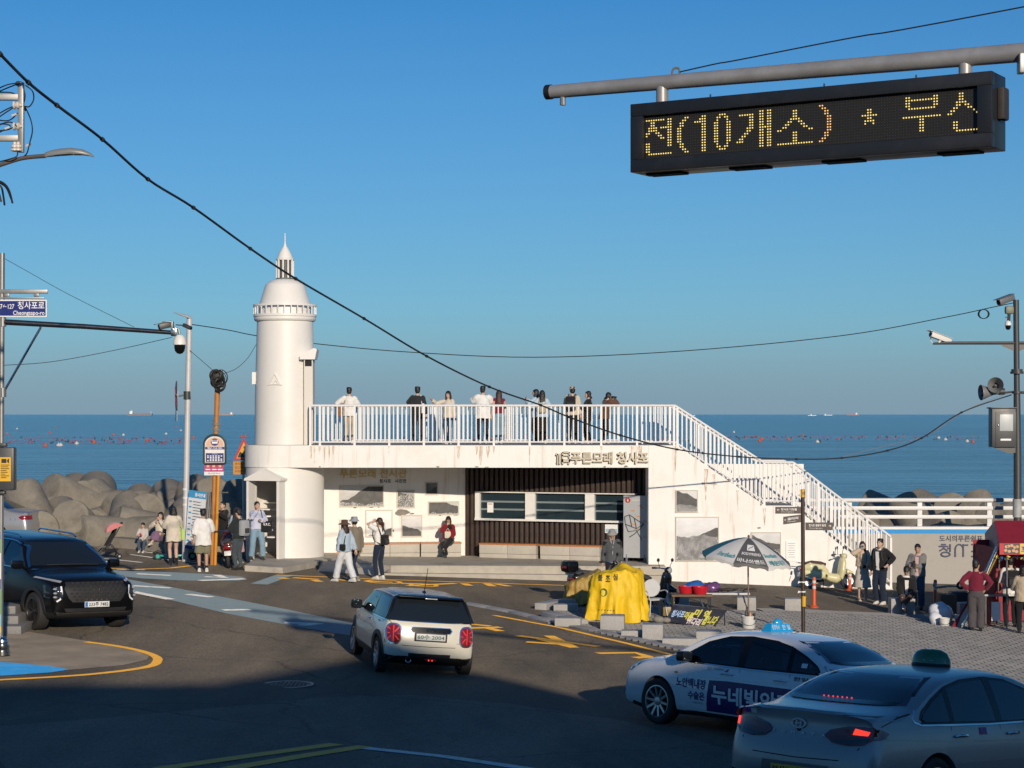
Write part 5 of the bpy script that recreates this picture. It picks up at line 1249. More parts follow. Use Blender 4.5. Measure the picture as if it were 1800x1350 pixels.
# ------------------------------------------------------------ the two taxi saloons (one shape)
SAL=[(-2.34,.26,.06),(-2.45,.36,.12),(-2.49,.52,.19),(-2.475,.70,.19),(-2.43,.86,.18),(-2.415,.99,.17),(-2.425,1.065,.12),(-2.36,1.085,.10),(-2.20,1.10,.11),(-1.95,1.125,.12),(-1.72,1.165,.11),(-1.40,1.30,.10),(-1.02,1.415,.09),(-.55,1.465,.10),(-.1,1.475,.10),(.30,1.455,.10),(.62,1.385,.10),
       (1.02,1.20,.11),(1.42,1.02,.14),(1.80,.975,.18),(2.10,.90,.20),(2.28,.78,.24),(2.355,.60,.26),(2.345,.42,.20),(2.26,.26,.06),(2.0,.19,.03),(0,.19,.03),(-2.0,.19,.03)]
def szone(c,n):return 1 if c.z<0.26 else 0
def saloon(name,label,m,pos,hd,rim,roll=0.0,pitch=0.0,glass=None):
    tun=([(.97,.995),(.88,1.065),(.53,1.26),(.17,1.36),(-.24,1.385),(-.72,1.36),(-1.02,1.305),(-1.32,1.195),(-1.54,1.085),(-1.60,1.03),(-1.55,1.005),(-.4,.985)],[(-.63,1.17),(.63,1.17),(.50,1.385),(-.50,1.385)])
    c=Car(name,label,SAL,0.9325,lambda x:0.955-0.02*x*0.5,0.42,(1.4025,-1.4025),0.335,{'body':[m,M_BLK],'zone':szone},plan=(0.22,0.10),tunnel=tun)
    c.place(pos,hd,roll,pitch);c.wheels(10,rim,halfw=0.108);gm=glass or M_TGL
    for ax in('left','right'):
        a=MB();ring=tun[0]+[tun[0][0]];c.line(a,ax,[(x*1.0,z) for x,z in ring[:11]],0.05,0.006);c.line(a,ax,[(-1.62,.985),(-.4,.972),(1.05,.985)],0.035,0.006);a.build('window_surround',M_NIGHT,c.t)
        c.decal('door_window',ax,[(.97,.995),(.88,1.065),(.53,1.26),(.17,1.36),(-.16,1.382),(-.18,.985)],gm,0.009,thick=False)
        c.decal('door_window',ax,[(-.24,.985),(-.24,1.385),(-.72,1.36),(-1.02,1.305),(-1.06,1.0)],gm,0.009,thick=False)
        c.decal('quarter_window',ax,[(-1.12,1.0),(-1.09,1.285),(-1.32,1.195),(-1.54,1.085),(-1.60,1.03),(-1.55,1.005)],gm,0.009,thick=False)
        for q in([(-.14,.98),(-.13,1.39),(-.27,1.39),(-.27,.98)],[(-1.05,.99),(-1.01,1.315),(-1.10,1.29),(-1.13,.99)]):c.decal('pillar',ax,q,M_NIGHT,0.012)
        a=MB();c.line(a,ax,[(1.22,.968),(-.4,.955),(-1.62,.972),(-1.72,1.0),(-1.74,1.04),(-1.66,1.11)],0.016,0.010);a.build('chrome_strip',M_CHR,c.t)
        a=MB();c.line(a,ax,[(.98,.95),(1.00,.62),(.88,.36),(.80,.27)],0.008);c.line(a,ax,[(-.20,.945),(-.22,.60),(-.20,.27)],0.008);c.line(a,ax,[(-1.12,.95),(-1.16,.80),(-1.02,.58),(-.90,.40),(-.86,.27)],0.008);c.line(a,ax,[(.80,.27),(-.86,.27)],0.010);c.line(a,ax,[(-1.75,1.08),(-1.95,1.05),(-2.25,.97)],0.008);a.build('door_seam',M_GAP,c.t)
        for hx in(.02,-.98):
            a=MB();l_,n_=c.hit(ax,hx,.855);a.tube([l_+n_*0.008+V(-.11,0,0),l_+n_*0.034+V(-.07,0,0.003),l_+n_*0.034+V(.07,0,0.003),l_+n_*0.008+V(.11,0,0)],0.014,8);a.build('door_handle',m if c.label.startswith('white') else M_CHR,c.t)
        a=MB();c.line(a,ax,[(1.0,.76),(.3,.79),(-.6,.80),(-2.2,.86)],0.012,0.005);c.line(a,ax,[(.85,.42),(-.8,.36)],0.012,0.005);a.build('body_crease',m,c.t)
    c.decal('rear_window','rear',[(-.70,1.15),(.70,1.15),(.64,1.25),(.53,1.405),(-.53,1.405),(-.64,1.25)],gm,0.008,thick=False)
    a=MB();c.line(a,'rear',[(-.53,1.395),(-.64,1.25),(-.70,1.15),(.70,1.15),(.64,1.25),(.53,1.395)],0.03,0.010);a.build('rear_window_frame',M_NIGHT,c.t)
    c.decal('windscreen','front',[(-.72,1.06),(.72,1.06),(.60,1.24),(.52,1.41),(-.52,1.41),(-.60,1.24)],gm,0.008,thick=False)
    for sx,sy in((.25,.36),(.25,-.36),(-.72,.36),(-.72,-.36)):
        u=MB();u.bbox((sx-.06,sy,1.09),(.16,.48,.26),.05,rot=Matrix.Rotation(R(-10),3,'Y'));o=u.build('seat',M_SEAT,c.t);u=MB();u.bbox((sx-.10,sy,1.27),(.09,.26,.15),.04);u.build('headrest',M_SEAT,o)
    u=MB();u.lathe([(.17,0),(.185,.012),(.17,.024),(.155,.012),(.17,0)],20,(.66,.36,1.06),'x');u.build('steering_wheel',M_BLK,c.t)
    c.mirror(.80,1.00,M_NIGHT if c.label.startswith('white') else m,sz=(0.10,0.21,0.15))
    for sg in(1,-1):
        c.decal('headlamp','left' if sg>0 else 'right',[(2.16,.76),(2.02,.86),(1.80,.92),(1.72,.93),(1.90,.83),(2.08,.73)],M_HEADD,0.010,0.05)
        c.decal('headlamp_glass','front',[(sg*.50,.70),(sg*.74,.72),(sg*.74,.80),(sg*.55,.76)][::sg],M_HEAD,0.010,0.05)
    c.decal('grille','front',[(-.42,.40),(.42,.40),(.50,.70),(-.50,.70)],M_BLK,0.010)
    return c
M_WHITE=paint('white',(0.70,0.71,0.72),0.0,0.3)
hd=R(41);hv=V(-math.sin(hd),math.cos(hd),0);lv=V(-hv.y,hv.x,0)
fw=gp(1160,1272)  # front left tyre on the road
c0=fw-hv*1.4025-lv*(0.9325-0.12);tx1=saloon('taxi','white taxi with blue roof lamp and purple advert on its doors',M_WHITE,V(c0.x,c0.y,G(c0.x,c0.y)),hd,M_RIM)
# adverts and stickers on the near (left) side
M_PUR=mat('advert_purple',(0.035,0.015,0.115),0.4,var=0.04);M_NAVY=mat('advert_navy',(0.03,0.03,0.16),0.4)
ad=tx1.decal('door_advert','left',[(.40,.30),(.34,.745),(.0,.76),(-1.55,.76),(-1.55,.30)],M_PUR,0.005)
a=MB();tx1.writing(a,'left','누네빛안과',(.27,.42,-1.25,.69),0.018,bold=0.03);a.build('lettering',M_PLW,ad,0)
a=MB();tx1.writing(a,'left','노안백내장',(1.00,.60,.40,.74),0.006,bold=0.03);tx1.writing(a,'left','수술은',(.75,.44,.42,.56),0.006,bold=0.03);tx1.writing(a,'left','누네빛안과의원',(.68,.385,.46,.415),0.006);a.build('door_lettering',M_NAVY,tx1.t,0)
a=MB();tx1.writing(a,'left','부산광역시',(.28,.895,.10,.925),0.007);tx1.writing(a,'left','한일',(-1.20,.88,-1.45,.935),0.007,bold=0.02);a.build('small_lettering',M_INK,tx1.t,0)
a=MB();tx1.into(a,'left',[(.34,.88),(.42,.88),(.42,.935),(.34,.935)],0.005,0.1,0,False);a.build('sticker',M_PLG,tx1.t)
a=MB();tx1.into(a,'left',[(.02,.885),(.09,.885),(-.0,.935)],0.006,0.1,0,False);a.build('red_sticker',mat('sticker_red',(0.5,0.05,0.04),0.4),tx1.t)
a=MB();tx1.into(a,'left',[(-1.28,1.06),(-1.38,1.06),(-1.38,1.12),(-1.28,1.12)],0.012,0.1,0,False);a.build('window_sticker',M_PLW,tx1.t)
a=MB();l_,n_=tx1.hit('left',1.02,.80);a.ball(l_,(.045,.012,.018),10);a.build('side_repeater',mat('amber_lamp',(0.5,0.2,0.04),0.2),tx1.t)
# blue roof lamp
M_RBL=mat('roof_lamp_blue',(0.015,0.30,0.62),0.25,var=0.04,coat=0.5)
l_,_=tx1.hit('top',-.1,0);zr=l_.z-.004;a=MB();a.add([(-.19,-.25,zr),(-.01,-.25,zr),(-.01,.25,zr),(-.19,.25,zr),(-.145,-.19,zr+.12),(-.055,-.19,zr+.12),(-.055,.19,zr+.12),(-.145,.19,zr+.12)],[(0,3,2,1),(4,5,6,7),(0,1,5,4),(1,2,6,5),(2,3,7,6),(3,0,4,7)])
rl=a.build('roof_lamp',M_RBL,tx1.t,0);a=MB();a.ball((-.1,0,zr+.12),(.06,.09,.07),16);a.build('roof_lamp_dome',M_RBL,rl)
f=lambda x0_,x1_:rectmap(V(-.19+.011,x0_,zr+.03),V(0,x1_-x0_,0),V(.026,0,.07),V(-1,0,.4).normalized())
a=MB();text_into(a,'한 일',lambda u,v,d=0:f(-.02,-.19)(u,v,0.005));text_into(a,'동항택시',lambda u,v,d=0:f(.20,.04)(u,v,0.005));a.build('lettering',M_PLW,rl,0)
M_SILV=paint('silver',(0.31,0.315,0.32),0.4,0.33,0.3)
hd2=R(-44);hv2=V(-math.sin(hd2),math.cos(hd2),0);rc=at(1396,1300,18.5);c2=V(rc.x,rc.y,0)+hv2*2.45
tx2=saloon('taxi','silver taxi with green roof lamp and lit brake lights, nearest to the viewer',M_SILV,V(c2.x,c2.y,G(c2.x,c2.y)),hd2,M_RIM,glass=M_TGLD)
for sg in(1,-1):
    # tail lamp wraps from the boot lid round the corner
    lp=[(.30,.86),(.36,.915),(.55,.965),(.70,.97),(.79,.955),(.79,.85),(.72,.80),(.56,.785),(.40,.80)]
    tl=tx2.decal('tail_lamp','rear',[(sg*x,z) for x,z in lp][::sg],M_REDD,0.014,0.05)
    sd_='left' if sg>0 else 'right'
    tx2.decal('tail_lamp_wrap',sd_,[(-2.35,.84),(-2.35,.955),(-2.25,.94),(-2.16,.905),(-2.24,.86)],M_REDD,0.012,0.05)
    tx2.decal('reversing_lamp','rear',[(sg*x,z) for x,z in[(.40,.825),(.56,.835),(.76,.86),(.74,.82),(.56,.795),(.44,.805)]][::sg],M_HEADD,0.019,0.05,tl)
    tx2.decal('lit_lamp','rear',[(sg*x,z) for x,z in([(.60,.885),(.74,.882),(.755,.92),(.62,.945)] if sg<0 else[(.745,.87),(.78,.87),(.78,.945),(.745,.945)])][::sg],M_REDL,0.020,0.05,tl)
    tx2.decal('red_band','rear',[(sg*x,z) for x,z in[(.38,.865),(.57,.885),(.57,.935),(.50,.935)]][::sg],M_RED,0.019,0.05,tl)
# emblem and lettering on the boot lid
l_,_=tx2.hit('rear',0,.945);ex=l_.x-0.016
a=MB()
a.tube([(ex,0.078*math.cos(q),.945+0.042*math.sin(q)) for q in np.linspace(0,2*math.pi,29)],0.008,6,cap=False)
a.tube([(ex,0.030,.918),(ex,0.022,.972)],0.008,5);a.tube([(ex,-0.022,.918),(ex,-0.030,.972)],0.008,5);a.tube([(ex,0.028,.938),(ex,-0.028,.952)],0.007,5)
a.build('boot_emblem',mat('bright_trim',(0.62,0.63,0.64),0.35,0.2),tx2.t)
a=MB()
for k,ch in enumerate('SONATA'):
    y=.29-.116*k;tx2.writing(a,'rear',ch,(y+.021,.838,y-.021,.868),0.010,bold=0.02)
a.build('boot_lettering',mat('bright_trim',(0.62,0.63,0.64),0.35,0.2),tx2.t,0)
a=MB();l_,_=tx2.hit('rear',0,.885);a.ball((l_.x-0.005,0,.888),(0.012,0.024,0.018),10);a.build('boot_camera',M_BLK,tx2.t)
a=MB();tx2.line(a,'rear',[(-.78,1.06),(-.76,.96)],0.008);tx2.line(a,'rear',[(.78,1.06),(.76,.96)],0.008);tx2.line(a,'rear',[(-.68,.77),(-.58,.64),(0,.625),(.58,.64),(.68,.77)],0.010);a.build('boot_seam',M_GAP,tx2.t)
a=MB();tx2.line(a,'rear',[(-.72,1.062),(0,1.072),(.72,1.062)],0.014,0.012);a.build('boot_lip',M_SILV,tx2.t)
tx2.decal('plate_recess','rear',[(-.42,.40),(.42,.40),(.38,.575),(-.38,.575)],mat('plate_recess_grey',(0.12,0.12,0.125),0.4),0.006)
tx2.plate('rear',(0,.49),.52,.11,'부산37바7053',M_PLY)
tx2.decal('lower_bumper','rear',[(-.74,.22),(.74,.22),(.70,.34),(-.70,.34)],M_BLK,0.012)
for sg in(1,-1):tx2.decal('bumper_reflector','rear',[(sg*.62,.40),(sg*.80,.42),(sg*.80,.45),(sg*.62,.43)][::sg],M_RED,0.012,0.06)
# green roof lamp
M_GRN=mat('roof_lamp_green',(0.008,0.13,0.055),0.25,var=0.04,coat=0.6)
l_,_=tx2.hit('top',-.1,0);zr2=l_.z
a=MB();a.lathe([(0.0,-.0),(.20,0),(.205,.02),(.195,.035)],28,(-.1,0,zr2-.005));rb=a.build('roof_lamp',M_BLK,tx2.t)
a=MB();prof=[(.20,.03),(.192,.08),(.16,.14),(.10,.172),(.0,.18)];u=MB();u.lathe(prof,28,(0,0,0));a.add([(-.1+p[0]*0.55,p[1]*1.15,zr2+p[2]) for p in u.v],u.f);a.build('roof_lamp_dome',M_GRN,rb)
a=MB();tv,tf,_=text_mesh('TAXI',0.02)
pts=[]
for x,y in tv:
    yy=.17-.26*x;z=.06+.065*y;rr=.2*math.sqrt(max(0.02,1-(z/.182)**2));xx=-.1-.55*math.sqrt(max(0.0004,rr*rr-(yy/1.15)**2))-.004;pts.append((xx,yy,zr2+z))
a.add(pts,tf);a.build('lettering',M_PLG,rb,0)
a=MB()
for k in range(7):a.ball((tx2.hit('rear',.22-.055*k,1.175)[0].x-.02,.22-.055*k,1.18),0.008,6)
a.build('high_brake_lamp',M_REDL,tx2.t)
for bx,ax,box in(('rear','rear',(.72,.995,.52,1.045)),('right','right',(-.62,.86,-.40,.93))):
    a=MB();x0_,z0_,x1_,z1_=box;xm_=(x0_+x1_)/2+(x1_-x0_)*0.1
    tx2.into(a,ax,[(x0_,z0_),(xm_,z0_),(xm_,z1_),(x0_,z1_)],0.006,0.1,0,False);a.build('sticker',mat('sticker_magenta',(0.32,0.04,0.12),0.4),tx2.t)
    a=MB();tx2.writing(a,ax,'동백',(x0_+(x1_-x0_)*0.06,z0_+.008,xm_-(x1_-x0_)*0.06,z1_-.008),0.009,bold=0.03);a.build('sticker_lettering',mat('sticker_blue',(0.05,0.05,0.35),0.4),tx2.t,0)
    a=MB();tx2.into(a,ax,[(xm_,z0_),(x1_,z0_),(x1_,z1_),(xm_,z1_)],0.006,0.1,0,False);a.build('white_sticker',M_PLG,tx2.t)

# ------------------------------------------------------------ the black off-roader
SUVO=[(-2.50,.36,.06),(-2.60,.50,.12),(-2.62,.80,.18),(-2.58,1.05,.16),(-2.48,1.30,.12),(-2.30,1.62,.10),(-2.18,1.72,.10),(-1.4,1.755,.11),(-.6,1.76,.11),(.05,1.735,.11),(.30,1.69,.11),(.72,1.46,.10),(1.15,1.20,.12),(1.40,1.165,.14),(1.9,1.12,.16),(2.20,1.04,.17),(2.33,.90,.17),(2.36,.70,.20),(2.35,.48,.18),(2.28,.34,.06),(2.0,.26,.03),(0,.26,.03),(-2.2,.26,.03)]
hd3=R(180+37);hv3=V(-math.sin(hd3),math.cos(hd3),0);fc=gp(164,1112);c3=fc-hv3*2.25
suv=Car('off_road_car','big black off road car facing the viewer at the left edge, headlamps off',SUVO,0.9875,lambda x:1.13,0.36,(1.45,-1.45),0.375,{'body':[M_NIGHT,M_BLK],'zone':lambda c,n:1 if c.z<0.40 else 0},plan=(0.15,0.08),sill=0.4)
suv.place(V(c3.x,c3.y,G(c3.x,c3.y)),hd3);suv.wheels(5,M_RIMD,halfw=0.125,inset=0.03)
for ax in('left','right'):
    suv.decal('door_window',ax,[(.98,1.18),(.42,1.56),(.02,1.63),(-.22,1.64),(-.24,1.18)],M_CGL,0.008);suv.decal('door_window',ax,[(-.34,1.18),(-.32,1.645),(-1.18,1.64),(-1.24,1.18)],M_CGL,0.008);suv.decal('quarter_window',ax,[(-1.34,1.19),(-1.30,1.64),(-2.05,1.59),(-2.28,1.22)],M_CGL,0.008)
    a=MB();suv.line(a,ax,[(1.15,1.165),(-.3,1.16),(-2.3,1.19),(-2.1,1.62),(-1.2,1.67),(-.2,1.672),(.05,1.66),(.46,1.585),(1.02,1.20)],0.016,0.010);a.build('chrome_strip',M_CHR,suv.t)
    a=MB();suv.line(a,ax,[(1.02,1.15),(1.02,.6),(.92,.42)],0.008);suv.line(a,ax,[(-.28,1.15),(-.28,.42)],0.008);suv.line(a,ax,[(-1.3,1.16),(-1.28,.95),(-.98,.55),(-.95,.42)],0.008);a.build('door_seam',M_GAP,suv.t)
    for hx in(-.06,-1.06):
        a=MB();l_,n_=suv.hit(ax,hx,1.02);a.tube([l_+n_*0.01+V(-.11,0,0),l_+n_*0.035+V(-.07,0,0),l_+n_*0.035+V(.07,0,0),l_+n_*0.01+V(.11,0,0)],0.015,8);a.build('door_handle',M_CHR,suv.t)
    for wx in(1.45,-1.45):
        ring=[(wx+0.50*math.cos(q),.375+0.50*math.sin(q)) for q in np.linspace(R(-2),R(182),22)]+[(wx+0.415*math.cos(q),.375+0.415*math.sin(q)) for q in np.linspace(R(182),R(-2),22)]
        suv.decal('arch_trim',ax,ring,M_BLK,0.010,0.08)
    sg=1 if ax=='left' else-1
    a=MB();a.tube([(-2.0,sg*.62,1.745),(-1.9,sg*.62,1.79),(-.2,sg*.60,1.785),(-.05,sg*.60,1.735)],0.018,8);a.build('roof_rail',M_CHR,suv.t)
suv.decal('windscreen','front',[(-.80,1.24),(.80,1.24),(.74,1.40),(.66,1.66),(-.66,1.66),(-.74,1.40)],M_CGL,0.008)
a=MB();l_,_=suv.hit('front',0,1.26);a.tube([(l_.x+.02,.6,1.245),(l_.x+.05,.0,1.262),(l_.x+.02,-.5,1.25)],0.010,5);a.build('wiper',M_BLK,suv.t)
suv.mirror(.86,1.20,M_NIGHT,sz=(0.11,0.23,0.17))
gr=[(-.58,.70),(-.50,.62),(.50,.62),(.58,.70),(.66,.88),(.60,1.01),(-.60,1.01),(-.66,.88)]
g_=suv.decal('grille','front',gr,M_BLK,0.010,0.08)
for iz in range(6):
    for iy in range(-5,6):
        y=iy*0.105+(0.052 if iz%2 else 0);z=.67+.062*iz
        if abs(y)<.52+.08*(iz>1) and abs(y)+0.0<.60:
            l_,n_=suv.hit('front',y,z);u=MB();c=l_+n_*0.014
            u.add([c+V(0,.040,0),c+V(0,0,.024),c+V(0,-.040,0),c+V(0,0,-.024),c+n_*.03],[(0,1,4),(1,2,4),(2,3,4),(3,0,4)]);u.build('grille_stud',mat('dark_chrome',(0.34,0.30,0.25),0.22,0.9,var=0.1),g_,0)
for sg in(1,-1):
    fl=[(sg*y,z) for y,z in[(.66,1.015),(.90,1.06),(.92,1.035),(.70,.99)]][::sg];suv.decal('running_lamp','front',fl,M_HEAD,0.014,0.05)
    hl=[(sg*y,z) for y,z in[(.70,.72),(.73,.92),(.90,.93),(.91,.70),(.80,.62)]][::sg];h_=suv.decal('headlamp','front',hl,M_HEADD,0.014,0.05)
    a=MB();suv.line(a,'front',[(sg*y,z) for y,z in[(.715,.92),(.705,.76),(.735,.68),(.80,.635)]],0.032,0.024);a.build('lamp_bar',M_LED,h_)
    a=MB()
    for k in range(3):l_,n_=suv.hit('front',sg*.82,.72+.075*k);a.ball(l_+n_*.02,(.03,.045,.025),10)
    a.build('lamp_lens',M_HEAD,h_)
suv.decal('lower_grille','front',[(-.62,.43),(.62,.43),(.66,.50),(-.66,.50)],M_BLK,0.010);a=MB();suv.line(a,'front',[(-.85,.40),(-.4,.415),(.4,.415),(.85,.40)],0.025,0.014);a.build('bumper_strip',mat('dark_chrome',(0.16,0.145,0.125),0.2),suv.t)
suv.plate('front',(0.0,.575),.52,.11,'233주 7482',M_PLW,None,blue=True)
# ------------------------------------------------------------ silver saloon parked by the breakwater, mostly outside the frame
hd4=R(80);hv4=V(-math.sin(hd4),math.cos(hd4),0);rr_=at(80,925,61.5);c4=V(rr_.x,rr_.y,0)+hv4*2.5-V(0,0.6,0)
sc4=Car('parked_car','silver grey saloon parked under the breakwater, only its tail in view',SAL,0.92,lambda x:0.955,0.42,(1.4025,-1.4025),0.33,{'body':[paint('grey_silver',(0.36,0.36,0.36),0.5,0.35),M_BLK],'zone':szone},plan=(0.20,0.12))
sc4.place(V(c4.x,c4.y,G(c4.x,c4.y)),hd4);sc4.wheels(5,M_RIM)
for ax in('left','right'):
    sc4.decal('door_window',ax,[(.95,1.00),(.52,1.255),(-.12,1.37),(-.16,.988)],M_CGL,0.009);sc4.decal('door_window',ax,[(-.26,.988),(-.24,1.37),(-1.02,1.30),(-1.40,1.1),(-1.46,1.01)],M_CGL,0.009)
    sc4.decal('tail_lamp',ax,[(-2.34,.84),(-2.34,.97),(-2.18,.96),(-2.10,.90),(-2.2,.84)],M_RED,0.012,0.05)
    a=MB();sc4.line(a,ax,[(-1.12,.97),(-1.02,.58),(-.86,.27)],0.008);sc4.line(a,ax,[(-1.85,.80),(-1.85,.88)],0.010);sc4.line(a,ax,[(-2.0,.80),(-2.0,.88)],0.010);a.build('panel_seam',M_GAP,sc4.t)
sc4.decal('rear_window','rear',[(-.66,1.155),(.66,1.155),(.50,1.40),(-.50,1.40)],M_CGL,0.008)
for sg in(1,-1):sc4.decal('rear_lamp','rear',[(sg*y,z) for y,z in[(.5,.84),(.76,.84),(.76,.97),(.5,.97)]][::sg],M_RED,0.012,0.05)

# ============================================================ poles, signs, cables, street furniture, stalls, scooters
M_STL=mat('galvanised_steel',(0.26,0.26,0.255),0.42,0.6,var=0.12,scale=5)
M_STLD=mat('dark_grey_steel',(0.055,0.058,0.062),0.45,0.2,var=0.1,scale=4)
M_STLP=mat('pale_grey_pole',(0.52,0.52,0.52),0.45,0.1,var=0.06,scale=3,dirt=(0.3,0.28,0.25),dscale=4,damt=0.3)
M_STN=mat('stainless_steel',(0.55,0.54,0.52),0.22,1.0,var=0.05)
M_CAB=mat('black_cable',(0.016,0.015,0.014),0.6,var=0.1)
M_CAMW=mat('camera_white',(0.72,0.70,0.66),0.4,var=0.04)
M_DOME=mat('camera_dome',(0.008,0.008,0.009),0.06,var=0,spec=0.7)
def wb(mb,name,m,t,sm=35,label=None):return mb.build(name,m,t,sm,world=True,label=label)
# ---- message board on its gantry arm
dL,dR=17.0,15.33
pA,pB=at(1108.5,0,dL),at(1744,0,dR);pA.z=CAMZ+(HZ-300)/FPX*dL;ex=pB-pA;ex.z=0;WD=ex.length;ex.normalize();en=V(ex.y,-ex.x,0)  # outward, towards the viewer
HS=0.60;zbot=(CAMZ+(HZ-300.5)/FPX*dL+CAMZ+(HZ-260.5)/FPX*dR)/2
LEDT=thing('message_board','black street message board with amber light dots, hung from the grey gantry arm','message board',V(pA.x,pA.y,zbot),math.atan2(ex.y,ex.x))
def lb(mb,name,m,sm=30,parent=None):return mb.build(name,m,parent or LEDT,sm)
DP=0.30;W1=WD;b0,bt=0.155,0.115  # frame widths
M_LBX=mat('board_black',(0.014,0.015,0.018),0.4,var=0.15,scale=3,dirt=(0.03,0.03,0.035),dscale=3,damt=0.5)
a=MB();a.bbox((W1/2,DP/2+0.06,HS/2),(W1,DP,HS),0.008);lb(a,'housing',M_LBX)
a=MB()
for(cx,cz,w,h) in((W1/2,HS-0.055,W1,0.11),(W1/2,0.055,W1,0.11),(0.06,HS/2,0.12,HS-0.22),(W1-0.06,HS/2,0.12,HS-0.22)):a.bbox((cx,0.03,cz),(w,0.075,h),0.006)
lb(a,'front_frame',M_LBX)
SX0,SX1,SZ0,SZ1=0.125,W1-0.125,0.118,HS-0.118
a=MB();a.box(((SX0+SX1)/2,0.052,(SZ0+SZ1)/2),(SX1-SX0,0.02,SZ1-SZ0));scr=lb(a,'screen',mat('screen_black',(0.012,0.012,0.012),0.55,var=0.1,scale=60))
ROWS={}
def put(r,*cols):
    for c in cols:
        if isinstance(c,tuple):[ROWS.setdefault(r,set()).add(k) for k in range(c[0],c[1]+1)]
        else:ROWS.setdefault(r,set()).add(c)
# the word fragment at the left
put(1,(0,7),9,10);put(2,2,3,9,10);put(3,2,3,9,10);put(4,1,2,3,4,(6,10));put(5,1,2,3,4,9,10);put(6,0,1,4,5,9,10);put(7,0,5,6,9,10);put(8,6,7,9,10);put(9,9,10);put(10,9,10,0,1);put(11,0,1,9,10);put(12,0,1);put(13,0,1);put(14,(1,10))
for r,cs in((1,(16,17)),(2,(15,16)),(3,(14,15)),(4,(14,15)),(5,(13,14)),(6,(13,14)),(7,(13,14)),(8,(13,14)),(9,(13,14)),(10,(13,14)),(11,(14,15)),(12,(14,15)),(13,(15,16)),(14,(16,17))):put(r,*cs)
put(1,23,24);put(2,22,23,24);put(3,(20,24));[put(r,23,24) for r in range(4,15)]
put(1,(30,32));put(2,29,30,32,33);put(3,29,33);[put(r,28,29,33,34) for r in range(4,12)];put(12,29,33);put(13,29,30,32,33);put(14,(30,32))
put(2,(38,43));[put(r,42,43) for r in range(3,7)];put(7,41,42,43);put(8,41,42);put(9,40,41);put(10,39,40);put(11,39,38);put(12,(37,39));[put(r,46,47,49,50) for r in range(1,15)];put(7,(46,50))
put(2,59,60);put(3,59,60);put(4,59,60);put(5,(58,61));put(6,57,58,61,62);put(7,56,57,62,63);put(8,55,56,63,64);put(9,53,54,65,66);[put(r,59,60) for r in range(10,14)];put(14,(53,66))
for r,cs in((1,(69,70)),(2,(70,71)),(3,(71,72)),(4,(71,72)),(5,(72,73)),(6,(72,73)),(7,(72,73)),(8,(72,73)),(9,(72,73)),(10,(72,73)),(11,(71,72)),(12,(71,72)),(13,(70,71)),(14,(69,70))):put(r,*cs)
put(4,87,88);put(5,87,88);put(6,(85,90));put(7,87,88);put(8,86,87,88,89);put(9,86,89)
put(1,101,102,111,112);put(2,(101,112));put(3,101,102,111,112);put(4,101,102,111,112);put(5,(102,111));put(8,(100,113));[put(r,106,107) for r in range(9,14)]
put(1,120,121);put(2,120,121);put(3,120,121);put(4,119,120,121,122);put(5,119,120,122,123);put(6,118,119,123,124);put(7,117,118,125);put(8,116,117,126);[put(r,118,119) for r in(11,12,13)];put(14,(119,126))
M_LEDY=mat('amber_led',(0.6,0.5,0.15),0.4,var=0,emit=(1.0,0.74,0.22),estr=0.85);M_LEDO=mat('orange_led',(0.6,0.4,0.15),0.4,var=0,emit=(1.0,0.50,0.18),estr=0.95);M_LEDX=mat('unlit_led',(0.055,0.045,0.03),0.4,var=0)
NC,NR=127,16;lit=MB();dark=MB()
for r in range(NR):
    for c in range(NC):
        x=SX0+(SX1-SX0)*(c+0.5)/NC;z=SZ1-(SZ1-SZ0)*(r+0.5)/NR;on=c in ROWS.get(r,())
        m_=lit if on else dark;q=0.0056 if on else 0.0038;y=0.036 if on else 0.038
        m_.add([(x-q,0.042,z-q),(x+q,0.042,z-q),(x+q,0.042,z+q),(x-q,0.042,z+q),(x-q*.6,y,z-q*.6),(x+q*.6,y,z-q*.6),(x+q*.6,y,z+q*.6),(x-q*.6,y,z+q*.6)],[(4,5,6,7),(0,1,5,4),(1,2,6,5),(2,3,7,6),(3,0,4,7)],1 if(on and 67<c<75) else 0)
o=lit.build('lit_led',[M_LEDY,M_LEDO],scr,0,fixn=False);o['kind']='stuff';o=dark.build('unlit_led',M_LEDX,scr,0,fixn=False);o['kind']='stuff'
for xx,w,z in((W1+0.03,0.06,0.36),(-0.015,0.03,0.26)):
    a=MB();a.bbox((xx,0.2,z),(w,0.14,0.26),0.02);lb(a,'side_box',mat('rusty_box',(0.035,0.03,0.028),0.6,var=0.3,scale=6))
a=MB()
for xx in(0.7,1.75,2.55):a.tube([(xx,0.15,HS),(xx,0.15,HS+0.05)],0.008,5)
lb(a,'bolt',M_STLD)
for xx in(0.25,1.05,1.9,2.9):
    a=MB();a.box((xx,0.22,-0.006),(0.34,0.16,0.016));lb(a,'vent_plate',mat('rust_plate',(0.06,0.035,0.025),0.8,var=0.5,scale=12))
